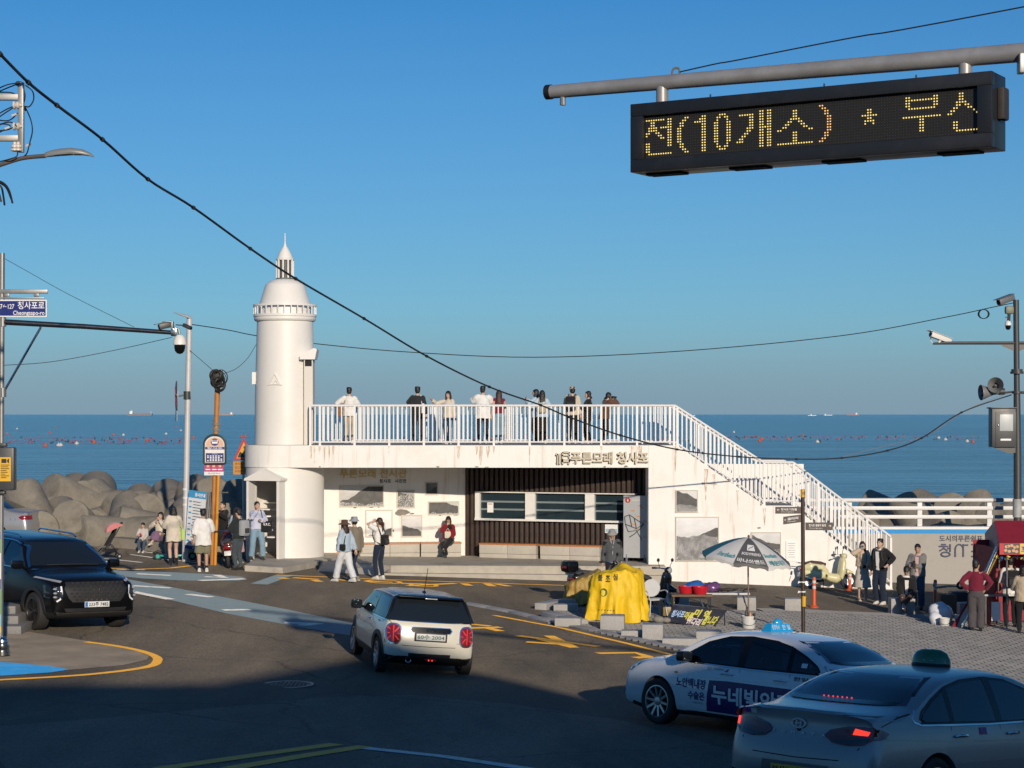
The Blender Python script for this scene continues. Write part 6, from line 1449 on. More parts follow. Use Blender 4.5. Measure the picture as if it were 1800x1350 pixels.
# gantry: arm parallel to the board, post outside the frame at the right
arm0,arm1=at(964,162,17.75),at(1800,92,15.55);ad=(arm1-arm0).normalized();arme=arm1+ad*8.5
t=thing('gantry','galvanised gantry pole whose long arm carries the message board','pole',V(arme.x,arme.y,G(arme.x,arme.y)))
a=MB();a.tube([arm0,arm0.lerp(arm1,0.4),arm1,arme],[0.062,0.068,0.078,0.085],20);wb(a,'arm',mat('galvanised_grey',(0.33,0.33,0.335),0.45,0.35,var=0.2,scale=4,dirt=(0.2,0.17,0.14),dscale=2.5,damt=0.4),t)
a=MB();a.tube([arm0-ad*0.02,arm0+ad*0.035],0.068,18);wb(a,'end_cap',M_LBX,t)
a=MB();a.tube([(arme.x,arme.y,G(arme.x,arme.y)-0.2),(arme.x,arme.y,arme.z+1.3)],[0.13,0.10],20);wb(a,'post',MATS['galvanised_grey'],t)
a=MB();p=arm0+ad*0.15;a.tube([p-V(0,0,0.05),p-V(0,0,0.13)],0.028,10);wb(a,'drain_stub',M_STL,t)
for px_ in(1164,1697):
    f_=(px_-1108)/(1744-1108);d_=dL+(dR-dL)*f_+0.25;top_=arm0+ad*((((px_-900)/FPX*arm0.y)-arm0.x)/(ad.x-(px_-900)/FPX*ad.y));a=MB();a.tube([top_,V(top_.x,top_.y,zbot+HS-0.02)],0.055,14);wb(a,'hanger',MATS['galvanised_grey'],t)
a=MB();p=at(1795,112,15.5);a.bbox(p,(0.05,0.10,0.16),0.01);wb(a,'bracket',M_STL,t)
p=at(1187,128,17.2);a=MB();a.tube(smoothpath([p+V(-.03,0,-.05),p+V(-.02,0,.03),p+V(.03,0,.04),p+V(.04,0,-.01)],4),0.012,6);wb(a,'eye_bolt',M_STL,t)
def cable(name,label,pts,r,cat='cable',n=5,m=None,clips=0,sm=6,jitter=0.0):
    P=smoothpath([at(*q) if isinstance(q,tuple) else q for q in pts],sm);t=thing(name,label,cat,P[0]);rr=random.Random(len(label))
    a=MB();a.tube(P,r,n);wb(a,'strand',m or M_CAB,t,60)
    if clips:
        for k in range(1,clips):q=P[int(len(P)*k/clips)];a=MB();dd=(P[min(len(P)-1,int(len(P)*k/clips)+1)]-q).normalized();a.tube([q-dd*r*1.8,q+dd*r*1.8],r*1.7,6);wb(a,'clip',m or M_CAB,t)
    return t
cable('guy_wire','thin stay wire running up to the right from the gantry arm above the message board',[(1193,127,17.2),(1260,112,17.0),(1300,105,16.9),(1500,66,16.4),(1800,12,15.6),V(arme.x,arme.y,arme.z+1.2)],0.0065,n=5)
a=MB()
cable('overhead_cable','thick wavy black cable crossing the sky from the upper left down to the loudspeaker pole',[(-40,55,22.5),(0,95,23),(50,145,24),(100,185,25),(180,245,27),(260,315,29),(340,365,31),(440,437,33.5),(520,490,36),(640,560,39),(750,626,42),(860,680,45),(950,712,47),(1000,733,48.5),(1090,765,50.5),(1190,790,52.5),(1300,803,54),(1400,807,55),(1480,805,56),(1560,792,56.8),(1620,770,57.4),(1690,725,58),(1778,694,58.4)],0.019,n=6,clips=22)
cable('overhead_cable','thin cable sagging behind the lighthouse between the lamp post and the right camera pole',[(335,570,56.4),(400,580,58),(450,590,60.5),(553,604,60.5),(720,619,60.5),(940,628,60.5),(1200,617,60.5),(1480,590,60),(1660,558,59.3),(1745,540,58.6),(1784,532,58.6)],0.014)
cable('guy_wire','thin stay wire from the left pole top down to the camera arm',[(9,455,33.9),(50,478,33.9),(120,517,33.9),(236,575,33.9)],0.0045)
cable('overhead_cable','thin cable rising from the left pole to the camera arm end',[(8,642,33.9),(90,636,34.2),(200,616,34.6),(302,593,34.8)],0.0055)
cable('overhead_cable','thin cable from the lamp post down to the bus stop pole',[(328,611,56.3),(350,630,56),(380,656,55.6)],0.008)
cable('overhead_cable','thin curved cable from the bus stop pole up to the lighthouse',[(395,656,55.6),(415,648,56),(435,630,57),(450,606,57.6)],0.008)
cable('overhead_cable','thin pale cable hanging under the thick one beside the loudspeaker pole',[(1480,803,56.2),(1560,783,57),(1630,765,57.6),(1700,720,58.2),(1770,692,58.4)],0.007,m=mat('grey_cable',(0.2,0.18,0.17),0.6))
# ---- camera pole at the left edge
DP_=33.9;base=at(4,1160,DP_);gz=G(base.x,base.y)
t=thing('camera_pole','grey steel camera pole at the left edge with a long arm towards the sea','pole',V(base.x,base.y,gz))
a=MB();a.tube([(base.x-.03,DP_,gz),at(4,445,DP_)],0.045,14);wb(a,'post',M_STL,t)
a=MB();a.tube([at(-2,445,DP_-.05)-V(0,0,7),at(-2,445,DP_-.05)],0.02,8);wb(a,'conduit',M_RAIL,t)
a=MB();a.lathe([(.13,0),(.13,.06),(.10,.08),(.125,.12),(.125,.17),(.09,.19),(.11,.23),(.10,.27),(.06,.30),(.05,.33)],20,V(base.x-.0,DP_,gz+.03));wb(a,'base_collar',M_STN,t)
a=MB();a.tube([at(6,566,DP_),at(150,574,DP_),at(307,585,DP_)],[0.052,0.046,0.038],14);wb(a,'arm',mat('dark_stainless',(0.14,0.14,0.15),0.25,0.9,var=0.1),t)
a=MB();a.tube([at(6,690,DP_),at(72,575,DP_)],0.022,10);wb(a,'brace',M_STN,t)
for py in(566,690):a=MB();q=at(5,py,DP_);a.tube([q-V(0,0,.08),q+V(0,0,.08)],0.060,14);wb(a,'clamp',M_STL,t)
a=MB();q=at(306,584,DP_);a.bbox(q,(.10,.10,.14),.01);wb(a,'end_plate',M_STN,t)
def cctv(name,label,c,dirv,m,L=.30,r=.055,hood=True):
    d=dirv.normalized();t=thing(name,label,'camera',c);a=MB();rot=d.to_track_quat('Y','Z').to_matrix()
    a.bbox(c,(r*1.9,L,r*1.9),r*.45,rot=rot);wb(a,'camera_body',m,t)
    a=MB();a.tube([c+d*(L*.5-.01),c+d*(L*.5+.012)],r*.75,16);wb(a,'lens',M_DOME,t)
    if hood:a=MB();a.bbox(c+rot@V(0,.05,r*1.05),(r*2.3,L*1.15,.012),.004,rot=rot);wb(a,'sun_hood',m,t)
    return t
q=at(292,572,DP_-.05)
tt=cctv('street_camera','black barrel camera pointing left on the end of the left camera arm',q,V(-1,-.35,-.25),M_STLD,.26,.055);a=MB();a.bbox(q+V(.03,0,.06),(.18,.14,.02),.004);a.bbox(q+V(.11,0,0),(.03,.14,.14),.006);wb(a,'mount',M_STL,tt)
q=at(329,574,DP_+.05);tt=cctv('street_camera','small black camera pointing right beyond the white dome camera',q,V(1,-.45,-.45),M_STLD,.17,.035,False);a=MB();a.tube([q-V(.06,0,-.02),q-V(.20,0,-.03)],.012,6);wb(a,'mount',M_STLD,tt)
def dome(label,c,s=1.0,m=M_CAMW):
    t=thing('dome_camera',label,'camera',c);a=MB();a.lathe([(0,.17),(.05,.17),(.09,.13),(.115,.06),(.118,0),(.095,-.005)],22,(0,0,0));u=MB();u.add([V(*p)*s+c for p in a.v],a.f);wb(u,'housing',m,t)
    a=MB();a.lathe([(.098,0),(.098,-.05),(.085,-.11),(.05,-.15),(0,-.165)],22);u=MB();u.add([V(*p)*s+c for p in a.v],a.f);wb(u,'dome',M_DOME,t)
    a=MB();a.tube([c+V(0,0,.16*s),c+V(-.02,0,.27*s),c+V(-.10*s,0,.30*s)],.022*s,8);wb(a,'bracket',M_STL,t);return t
dome('white dome camera with black ball hanging from the left camera arm',at(316,606,DP_),1.0)
t=thing('street_name_sign','blue street name sign with white letters on the left camera pole','sign',at(40,542,DP_-.05))
a=MB();w0=at(-60,557,DP_-.08);F=rectmap(w0,V((82+60)*DP_/FPX,0,0),V(0,0,30*DP_/FPX),V(0,-1,0));a.prism([(0,0),(1,0),(1,1),(0,1)],-.02,0,F);wb(a,'border',mat('sign_white',(0.75,0.75,0.75),0.4),t,0)
a=MB();a.prism([(0.02,.07),(.985,.07),(.985,.93),(0.02,.93)],0,.004,F);wb(a,'panel',mat('sign_blue',(0.005,0.014,0.16),0.35,var=0.03),t,0)
a=MB();PX=lambda x0,y0,x1,y1:rectmap(at(x0,y1,DP_-.087),V((x1-x0)*DP_/FPX,0,0),V(0,0,(y1-y0)*DP_/FPX),V(0,-1,0))
text_into(a,'청사포로',PX(31,530,78,543.5),bold=.015);text_into(a,'Cheongsapo-ro',PX(23,546,78,556),bold=.015);text_into(a,'57←127',PX(-4,534.5,25,543),bold=.015);wb(a,'lettering',MATS['sign_white'],t,0)
a=MB();q0,q1=at(-20,513,DP_-.03),at(84,512,DP_-.03);a.bbox((q0+q1)/2,(q1.x-q0.x,.05,.075),.01);a.bbox((at(-20,524,DP_-.03)+at(78,524,DP_-.03))/2,((98)*DP_/FPX,.03,.03),.006);
for xx in(12,64):a.bbox(at(xx,519,DP_-.03),(.09,.035,.06),.006)
wb(a,'hanging_rail',M_STL,t)
t=thing('control_box','dark grey control box with yellow camera notice on the left pole','box',at(8,822,DP_-.1))
a=MB();a.bbox(at(5,824,DP_-.12),(.44,.22,.75),.03);wb(a,'box',M_STLD,t)
a=MB();a.prism([(0,0),(1,0),(1,1),(0,1)],-.004,.002,PX(-1,803,18,846));
o_=MB();F=rectmap(at(-1,846,DP_-.235),V(20*DP_/FPX,0,0),V(0,0,42*DP_/FPX),V(0,-1,0));o_.prism([(0,0),(1,0),(1,1),(0,1)],0,.004,F);wb(o_,'notice',mat('notice_yellow',(0.72,0.42,0.02),0.5,var=0.04),t,0)
a=MB();a.prism([(.18,.76),(.62,.76),(.62,.93),(.18,.93)],.004,.008,F);a.prism([(.68,.80),(.85,.74),(.85,.95),(.68,.89)],.004,.008,F)
for k in range(8):a.prism([(.12,.66-.075*k),(.12+(.76,.66,.74,.5,.6,.4,.72,.5)[k],.66-.075*k),(.12+(.76,.66,.74,.5,.6,.4,.72,.5)[k],.69-.075*k),(.12,.69-.075*k)],.004,.007,F)
wb(a,'print',M_INK,t,0)
for(xx,yy,w,h) in((0,855,.30,.10),(2,866,.16,.06),(2,782,.20,.07)):a=MB();a.bbox(at(xx,yy,DP_-.05),(w,.16,h),.02);wb(a,'collar',M_STLD,t)
t=thing('banner','narrow printed banner in green, blue and white wrapped round the foot of the left pole','banner',at(0,1000,DP_-.06))
cols=[('banner_blue',(.05,.15,.45),935,948),('banner_green',(.10,.38,.08),948,972),('banner_white',(.7,.72,.7),972,1018),('banner_navy',(.06,.09,.35),1018,1036),('banner_green',(.10,.38,.08),1036,1080),('banner_sky',(.15,.45,.65),1080,1100),('banner_yellow',(.65,.5,.05),1100,1112)]
for nm,c,y0,y1 in cols:
    a=MB();q0,q1=at(-1,y0,DP_-.0),at(-1,y1-.6,DP_-.0);a.tube([V(q0.x,DP_,q0.z),V(q1.x,DP_,q1.z)],.058,14);wb(a,'stripe',mat(nm,c,.5,var=.15,scale=14),t)
a=MB();text_into(a,'청사포',rectmap(at(4,985,DP_-.06),V(0,0,-.35),V(.05,0,0),V(0,-1,0)));wb(a,'lettering',M_NAVY,t,0)
# ---- power line bracket and street lamp, top left
DU=24.0
t=thing('utility_pole','power line bracket with insulators, tangled wires and a grey vertical bar at the top left','pole',at(-70,1160,DU));U_=lambda x,y,o=0:at(x,y,DU+o)
a=MB();a.tube([U_(-60,1400),U_(-60,-60)],[.16,.12],16);wb(a,'post',M_CONC,t)
a=MB();a.bbox((U_(37,145)+U_(37,268))/2,(.07,.07,123*DU/FPX),.006);wb(a,'upright_bar',M_STL,t)
for yy in(170,242):a=MB();q0,q1=U_(-60,yy+2),U_(33,yy);a.bbox((q0+q1)/2,(q1.x-q0.x,.07,.075),.006);wb(a,'cross_bar',M_STL,t)
M_POR=mat('porcelain',(0.62,0.56,0.50),0.25,var=0.1)
for(xx,yy) in((31,185),(31,222),(32,258),(26,258)):
    a=MB();a.lathe([(.02,-.06),(.05,-.05),(.05,-.03),(.025,-.02),(.045,-.005),(.045,.015),(.02,.03),(.02,.06)],14,U_(xx,yy,-.04),'x' if yy<250 else 'z');wb(a,'insulator',M_POR,t)
a=MB();a.ball(U_(33,147),(.05,.05,.035),8);wb(a,'line_clamp',M_STLD,t)
wires=[[(-20,165),(10,150),(32,146)],[(-20,170),(5,158),(30,148)],[(-20,163),(20,163),(36,175),(45,195)],[(-10,205),(12,192),(30,185)],[(-10,212),(10,198),(26,188)],[(-10,210),(15,212),(30,200),(38,190),(44,170),(40,150)],[(45,150),(57,160),(59,175),(52,187),(44,187)],[(44,187),(54,210),(57,230),(52,252),(47,270),(38,277)],[(-10,222),(8,216),(20,215),(30,222)],[(-10,230),(14,228),(28,220)],[(-10,235),(0,232),(18,222),(5,218),(-10,224)],[(30,262),(30,274),(16,280),(0,284)],
         [(-10,316),(6,322),(16,335),(22,357)],[(-10,322),(2,328),(6,345),(8,360)],[(-10,328),(-2,340),(2,355)],[(-8,318),(10,328),(20,350)]]
for w in wires:
    a=MB();a.tube(smoothpath([U_(x,y,random.uniform(-.1,.1)) for x,y in w],5),.0085 if w[0][1]<300 else .013,5);wb(a,'wire',M_CAB,t,60)
for xx,yy in((25,202),(13,225),(50,255)):a=MB();q=U_(xx,yy);a.tube([q-V(.03,0,.012),q+V(.03,0,.012)],.014,6);wb(a,'splice',M_POR,t)
t=thing('street_lamp','grey flat street lamp head on a curved arm at the top left','street lamp',U_(-60,295))
a=MB();a.tube(smoothpath([U_(-60,310),U_(0,290),U_(40,278),U_(80,274)],5),.027,10);wb(a,'arm',mat('lamp_arm',(0.16,0.13,0.11),0.4,0.5),t)
a=MB();s_=DU/FPX;prof=[(76,274,1,5),(80,272,3,7),(90,270,6,8.5),(105,268,9,9.5),(125,266.5,10,9.5),(145,267.5,8,8),(158,270.5,5,5),(165,273.8,1,2)]
vs=[];n=14
for(x,yc,hw_,hh) in prof:
    c=U_(x,yc+2)
    for k in range(n):
        q=2*math.pi*k/n;vs.append(c+V(0,math.cos(q)*hw_*s_*1.3,max(-.35,math.sin(q))*hh*s_*.9))
a.add(vs,[(i*n+k,i*n+(k+1)%n,(i+1)*n+(k+1)%n,(i+1)*n+k) for i in range(len(prof)-1) for k in range(n)]+[tuple(range(n)),tuple((len(prof)-1)*n+k for k in range(n))]);wb(a,'lamp_head',mat('lamp_grey',(0.24,0.25,0.25),0.45,0.2,var=0.06),t,40)
# ---- lamp post by the bus stop
b0_,b1_=at(324.5,992,56.3),at(333,558,56.3)
t=thing('lamp_post','pale grey lamp post with a small flat light at its top, beside the notice board','street lamp',b0_)
a=MB();a.tube([b0_-V(0,0,.3),b0_.lerp(b1_,.6),b1_],[.088,.085,.078],18);wb(a,'post',M_STLP,t)
a=MB();vs=[];n=12
for(x,y,hw_,hh) in((305,549.5,.02,.01),(312,551.5,.14,.03),(322,555,.18,.05),(332,558,.16,.06),(337,560,.05,.03)):
    c=at(x,y,56.3);vs+=[c+V(0,hw_*math.cos(2*math.pi*k/n),hh*max(-.4,math.sin(2*math.pi*k/n))) for k in range(n)]
a.add(vs,[(i*n+k,i*n+(k+1)%n,(i+1)*n+(k+1)%n,(i+1)*n+k) for i in range(4) for k in range(n)]+[tuple(range(n)),tuple(48+k for k in range(n))]);wb(a,'lamp_head',M_STLP,t,40)
a=MB();q=at(329,695,56.3);a.tube([q-V(0,0,.12),q+V(0,0,.12)],.105,16);wb(a,'clamp',M_STLD,t)
for yy in(860,875,887,945):a=MB();q=at(326.5,yy,56.3);a.tube([q-V(0,0,.03),q+V(0,0,.03)],.093,14);wb(a,'cable_tie',M_RAIL,t)
t=thing('road_sign','round prohibition sign seen almost edge on, fixed to the pale lamp post','sign',at(310,697,56.2))
rz=Matrix.Rotation(R(-76),3,'Z');c=at(310,697,56.15)
a=MB();u=MB();u.lathe([(0,0),(.46,0),(.46,.02),(0,.02)],30,axis='y');a.add([c+rz@V(*p) for p in u.v],u.f);wb(a,'disc',mat('sign_back',(0.26,0.29,0.33),0.45,var=0.1),t)  # shade of the unlit sign face put into its grey and red
a=MB();u=MB();u.lathe([(.37,-.006),(.45,-.006),(.45,0),(.37,0)],30,axis='y');a.add([c+rz@V(*p) for p in u.v],u.f);wb(a,'red_ring',mat('shaded_red',(0.24,0.07,0.09),0.5),t)
a=MB();a.tube([c+rz@V(-.26,-.006,.26),c+rz@V(.26,-.006,-.26)],.022,6);a.tube([c+rz@V(-.2,-.006,.05),c+rz@V(.2,-.006,.05)],.03,6);a.tube([c+rz@V(0,-.006,.05),c+rz@V(0,-.006,-.18)],.03,6);wb(a,'bar',MATS['shaded_red'],t)
a=MB();a.box(c+V(0,0,-.46-.10),(.46,.02,.30),rot=rz);wb(a,'sub_plate',MATS['sign_back'],t,0)
a=MB();a.tube([c,at(327,694,56.3)],.025,8);wb(a,'arm',M_STL,t)
# ---- construction notice board
t=thing('notice_board','tall blue and white construction notice board leaning by the lamp post','sign',at(344,970,55.9))
P00,P10,P01,P11=at(325,964,55.9),at(356,969,55.75),at(332,861,55.9),at(363,865,55.75)
def bq(u,v,d=0):return P00*(1-u)*(1-v)+P10*u*(1-v)+P01*(1-u)*v+P11*u*v+V(0.15,-1,0).normalized()*d
def bil(name,u0,v0,u1,v1,m,d0=0.,d1=.004,sm=0):a=MB();a.prism([(u0,v0),(u1,v0),(u1,v1),(u0,v1)],d0,d1,bq);return wb(a,name,m,t,sm)
bil('panel',0,0,1,1,mat('notice_pale',(0.60,0.62,0.64),.45,var=.03),-.03,0);bil('heading_band',0,.875,1,1,mat('notice_bright_blue',(0.04,0.26,0.50),.45));bil('footer_band',0,0,1,.06,M_NAVY)
a=MB();text_into(a,'공사안내',lambda u,v,d=0:bq(.36+.58*u,.90+.065*v,.006),bold=.03);text_into(a,'동부',lambda u,v,d=0:bq(.42+.2*u,.012+.036*v,.006));wb(a,'lettering',MATS['sign_white'],t,0)
a=MB()
for k in range(8):
    v=.80-.095*k
    a.prism([(.06,v),(.22,v),(.22,v+.025),(.06,v+.025)],.001,.005,bq)
wb(a,'entry_tag',MATS['notice_bright_blue'],t,0)
a=MB();rr=random.Random(4)
for k in range(15):v=.805-.05*k;u0=.27+.04*(k%2);a.prism([(u0,v),(u0+rr.uniform(.3,.62),v),(u0+.5,v+.012),(u0,v+.012)],.001,.004,bq)
wb(a,'print_line',M_INK,t,0)
a=MB();a.tube([P11+V(.06,.05,0),P10+V(.06,.05,-.1)],.035,8);a.tube([P11+V(.12,.05,0),P10+V(.12,.05,-.1)],.035,8);wb(a,'frame_post',M_STL,t)
# ---- bus stop
bb,bt_=at(372,985,55.4),at(383.5,652,55.4)
t=thing('bus_stop','bus stop sign with arched frame on a rusty orange pole','bus stop',bb)
M_ORG=mat('rusty_orange_paint',(0.42,0.17,0.035),.55,var=.25,scale=5,dirt=(0.12,0.05,0.03),dscale=3,damt=.6)
M_YPO=mat('orange_yellow_paint',(0.60,0.26,0.02),.5,var=.15,scale=5)
a=MB();a.tube([bb-V(0,0,.2),bb.lerp(bt_,.6),bt_],[.055,.065,.085],12);wb(a,'pole',M_ORG,t)
a=MB();a.tube([bb+V(.10,-.02,-.2),at(384,835,55.3)],.045,10);wb(a,'second_pole',M_YPO,t)
F=lambda x0,y0,x1,y1,d=55.25:rectmap(at(x0,y1,d),V((x1-x0)*d/FPX,0,0),V(0,0,(y1-y0)*d/FPX),V(0,-1,0))
arch=[(0,0),(1,0),(1,.68)]+[(.5+.5*math.cos(q),.68+.32*math.sin(q)) for q in np.linspace(0.15,math.pi-.15,12)]+[(0,.68)]
f=F(360,767,395,813);a=MB();a.prism(arch,-.02,0,f);wb(a,'panel',mat('bus_panel_white',(0.72,0.70,0.68),.4),t,0)
top_=[(.06,.62),(.94,.62),(.94,.70)]+[(.5+.44*math.cos(q),.68+.28*math.sin(q)) for q in np.linspace(0.15,math.pi-.15,12)]+[(.06,.70)]
a=MB();a.prism(top_,0,.004,f);wb(a,'peach_panel',mat('bus_panel_peach',(0.66,0.40,0.26),.45),t,0)
a=MB();a.prism([(.05,0.02),(.95,0.02),(.95,.36),(.05,.36)],0,.004,f);a.prism([(.02,.50),(.98,.50),(.98,.60),(.02,.60)],0,.004,f);a.prism([(.5+.2*math.cos(q),.78+.14*math.sin(q)) for q in np.linspace(0,2*math.pi,20)[:-1]],.004,.007,f);wb(a,'blue_panel',M_NAVY,t,0)
a=MB();a.prism([(.36,.72),(.64,.72),(.66,.86),(.34,.86)],.007,.010,f);text_into(a,'청사포',lambda u,v,d=0:f(.1+.8*u,.52+.06*v,.006),bold=.03);text_into(a,'정류소',lambda u,v,d=0:f(.36+.3*u,.31+.04*v,.006));rr=random.Random(6)
for i in range(6):
    for j in range(4):
        if rr.random()<.82:a.prism([(.12+.135*i,.05+.06*j),(.12+.135*i+.08,.05+.06*j),(.12+.135*i+.08,.05+.06*j+.042),(.12+.135*i,.05+.06*j+.042)],.004,.006,f)
wb(a,'lettering',MATS['sign_white'],t,0)
a=MB();a.prism([(.38,.80),(.62,.80),(.62,.845),(.38,.845)],.010,.012,f);wb(a,'bus_window',M_NAVY,t,0)
a=MB();arch2=[(0,.02),(.02,0),(.98,0),(1,.02),(1,.66)]+[(.5+.5*math.cos(q),.66+.34*math.sin(q)) for q in np.linspace(0.1,math.pi-.1,14)]+[(0,.66),(0,.02)];f2=F(358.5,764,396.5,815,55.2);a.tube([f2(u,v) for u,v in arch2],.028,8);wb(a,'arched_frame',mat('frame_dark_green',(0.03,0.045,0.035),.5),t)
f=F(359,815,393,829);a=MB();a.prism([(0,0),(1,0),(1,1),(0,1)],-.015,0,f);wb(a,'pink_panel',mat('bus_pink',(0.42,0.04,0.16),.45),t,0)
a=MB()
for u in(.12,.42,.74):a.prism([(u,.55),(u+.14,.55),(u+.14,.8),(u,.8)],0,.004,f)
wb(a,'gold_mark',mat('gold_letters2',(0.65,0.40,0.20),.5),t,0)
a=MB()
for u in(.07,.40,.70):a.prism([(u,.2),(u+.24,.2),(u+.24,.34),(u,.34)],0,.004,f)
wb(a,'print_line',MATS['sign_white'],t,0)
f=F(359,829,393,835.5);a=MB();a.prism([(0,0),(1,0),(1,.97),(0,.97)],-.015,0,f);wb(a,'white_panel',MATS['bus_panel_white'],t,0)
a=MB();text_into(a,'부산광역시',lambda u,v,d=0:f(.2+.6*u,.3+.45*v,.004));wb(a,'small_lettering',M_INK,t,0)
tt=thing('cable_coil','bundle of coiled black cable hanging round the top of the bus stop pole','cable',at(383,670,55.2))
rr=random.Random(8)
for k,(cx,cy,rx_,ry_,r_) in enumerate(((381,664,10,11,.028),(383,668,11,13,.024),(379,660,9,9,.03),(386,676,9,11,.03),(380,672,9,8,.022),(388,664,12,14,.010),(384,667,14,15,.008),(383,658,8,6,.03))):
    a=MB();P=[at(cx+rx_*math.cos(q+k),cy+ry_*math.sin(q+k),55.15+.05*math.sin(q*2+k)) for q in np.linspace(0,2*math.pi,19)];a.tube(P,r_*1.3,6,cap=False);wb(a,'loop',M_CAB,tt,60)
a=MB();a.bbox(at(380,661,55.12),(.20,.10,.12),.03,rot=Matrix.Rotation(R(-25),3,'Y'));wb(a,'splice_case',M_CAB,tt)
a=MB();a.bbox(at(384,653,55.4),(.22,.2,.14),.03);wb(a,'pole_cap',M_STL,t)
for yy in(745,755):a=MB();q=at(380,yy,55.4);a.tube([q+V(-.12,0,.02),q+V(.12,0,-.02)],.03,6);a.tube([q-V(0,0,.04),q+V(0,0,.04)],.10,12);wb(a,'pole_tie',mat('rope_grey',(0.22,0.19,0.15),.8,var=.3,scale=20),t)
# ---- falling hazard sign
d_=59.2;t=thing('warning_sign','red and yellow triangular warning sign half hidden by the lighthouse base','sign',at(429,975,d_))
a=MB();a.tube([at(428,985,d_+.05),at(428,800,d_+.05)],.04,8);wb(a,'post',M_STLP,t)
f=F(410,769,447,809,d_);a=MB();a.prism([(0,0),(1,0),(.5,1)],-.02,0,f);wb(a,'red_border',mat('warning_red',(0.45,0.02,0.05),.4),t,0)
a=MB();a.prism([(.14,.08),(.86,.08),(.5,.80)],0,.004,f);wb(a,'yellow_field',mat('warning_yellow',(0.65,0.32,0.02),.4),t,0)
a=MB();a.prism([(.2,.12),(.6,.12),(.45,.30),(.32,.38)],.004,.008,f);a.prism([(.47,.36),(.53,.30),(.60,.50),(.53,.62),(.48,.58),(.53,.48)],.004,.008,f);a.prism([(.56,.64),(.60,.60),(.58,.55)],.004,.008,f);wb(a,'pictogram',M_INK,t,0)
f=F(410,811,445,834,d_);a=MB();a.prism([(0,0),(1,0),(1,1),(0,1)],-.02,0,f);wb(a,'yellow_plate',mat('warning_amber',(0.50,0.22,0.02),.5),t,0)
a=MB();text_into(a,'추락위험',lambda u,v,d=0:f(.08+.6*u,.72+.18*v,.004));text_into(a,'접근금지',lambda u,v,d=0:f(.08+.6*u,.44+.18*v,.004));text_into(a,'위험지역',lambda u,v,d=0:f(.08+.6*u,.16+.18*v,.004));wb(a,'lettering',M_INK,t,0)
# ---- right camera and loudspeaker pole
DQ=58.6;X_=lambda x,y,o=0.0:at(x,y,DQ+o)
qb=X_(1789,1020);t=thing('camera_pole','dark grey pole with cameras, loudspeakers and a cabinet at the right','pole',V(qb.x,DQ,G(qb.x,DQ)))
a=MB();a.tube([V(qb.x,DQ,G(qb.x,DQ)-.2),X_(1788.5,800),X_(1787.5,690)],[.13,.115,.10],18);a.tube([X_(1787.5,690),X_(1786,527)],.088,18);wb(a,'post',M_STLD,t)
for yy,r_ in((651,.17),(655,.20),(690,.15),(880,.125)):a=MB();q=X_(1787.5,yy);a.tube([q-V(0,0,.035),q+V(0,0,.035)],r_,16);wb(a,'flange',M_STLD,t)
a=MB();a.tube([X_(1640,604),X_(1660,603),X_(1786,603)],[.035,.05,.05],10);a.tube([X_(1787,603),X_(1830,603)],.05,10);wb(a,'camera_arm',M_STLD,t)
for sg in(-1,1):a=MB();a.prism([(0,0),(sg*30,0),(sg*22,-5),(sg*5,-12),(0,-14)],-.02,.02,lambda u,v,d:X_(1787+u,605-v,d));wb(a,'gusset',M_STLD,t,0)
a=MB();q=X_(1788,880);a.tube([q-V(0,0,.5),q+V(0,0,.05)],.135,16);wb(a,'pole_wrap',mat('pole_wrap',(0.35,0.36,0.36),.6,var=.4,scale=5),t)
a=MB();a.tube([X_(1725,695),X_(1786,688)],.03,8);a.tube([X_(1786,690),X_(1810,690)],.04,8);wb(a,'speaker_arm',M_STLD,t)
q=X_(1653,594);tt=cctv('street_camera','white box camera at the left end of the right pole arm',q,V(-.9,-.5,.28),M_CAMW,.80,.085);a=MB();a.tube([q-V(0,0,.05),X_(1650,604)],.04,8);a.tube(smoothpath([X_(1637,588),X_(1636,598),X_(1642,605)],4),.012,5);wb(a,'mount',M_CAMW,tt)
q=X_(1768,527);tt=cctv('street_camera','grey box camera at the very top of the right pole',q,V(-.9,-.5,-.32),M_STL,.62,.10)
dome('small white speed dome camera below the top of the right pole',X_(1772,572),.85)
a=MB();a.bbox(X_(1774,545),(.26,.2,.24),.06);tt=thing('junction_box','olive junction box between the two cameras on the right pole top','box',X_(1774,545));wb(a,'box',mat('olive_box',(0.16,0.17,0.12),.5),tt)
a=MB();a.tube([X_(1774,549),X_(1773,565)],.05,8);wb(a,'stem',M_STLD,tt)
tt=thing('cable_coil','small loop of spare cable hanging near the top of the right pole','cable',X_(1729,552))
for k in range(3):a=MB();a.tube([X_(1729+(8+k)*math.cos(q),552+8*math.sin(q),.02*k) for q in np.linspace(0,2*math.pi,21)],.014,5,cap=False);wb(a,'loop',M_CAB,tt,60)
def horn(label,mouth,dirv,r):
    d=dirv.normalized();rot=d.to_track_quat('Z','Y').to_matrix();t=thing('loudspeaker',label,'loudspeaker',mouth)
    a=MB();u=MB();u.lathe([(r,0),(r*.98,.02),(r*.82,-.10),(r*.55,-.25),(r*.35,-.42),(r*.3,-.55),(0,-.55)],26);a.add([mouth+rot@V(*p) for p in u.v],u.f);u=MB();u.lathe([(r*.98,.02),(r*.80,-.08),(r*.50,-.24),(r*.28,-.40)],26);a.add([mouth+rot@V(*p) for p in u.v],u.f);wb(a,'horn',mat('speaker_grey',(0.22,0.225,0.23),.45,.2,var=.06),t,50)
    u=MB();a=MB();u.lathe([(r*.30,-.38),(r*.22,-.36),(r*.08,-.10),(0,-.09)],18);a.add([mouth+rot@V(*p) for p in u.v],u.f);wb(a,'reflector',MATS['speaker_grey'],t)
    a=MB();c=mouth-d*.60;a.tube([c-d*.12,c+d*.06],r*.42,16);wb(a,'driver',M_STLD,t);return t
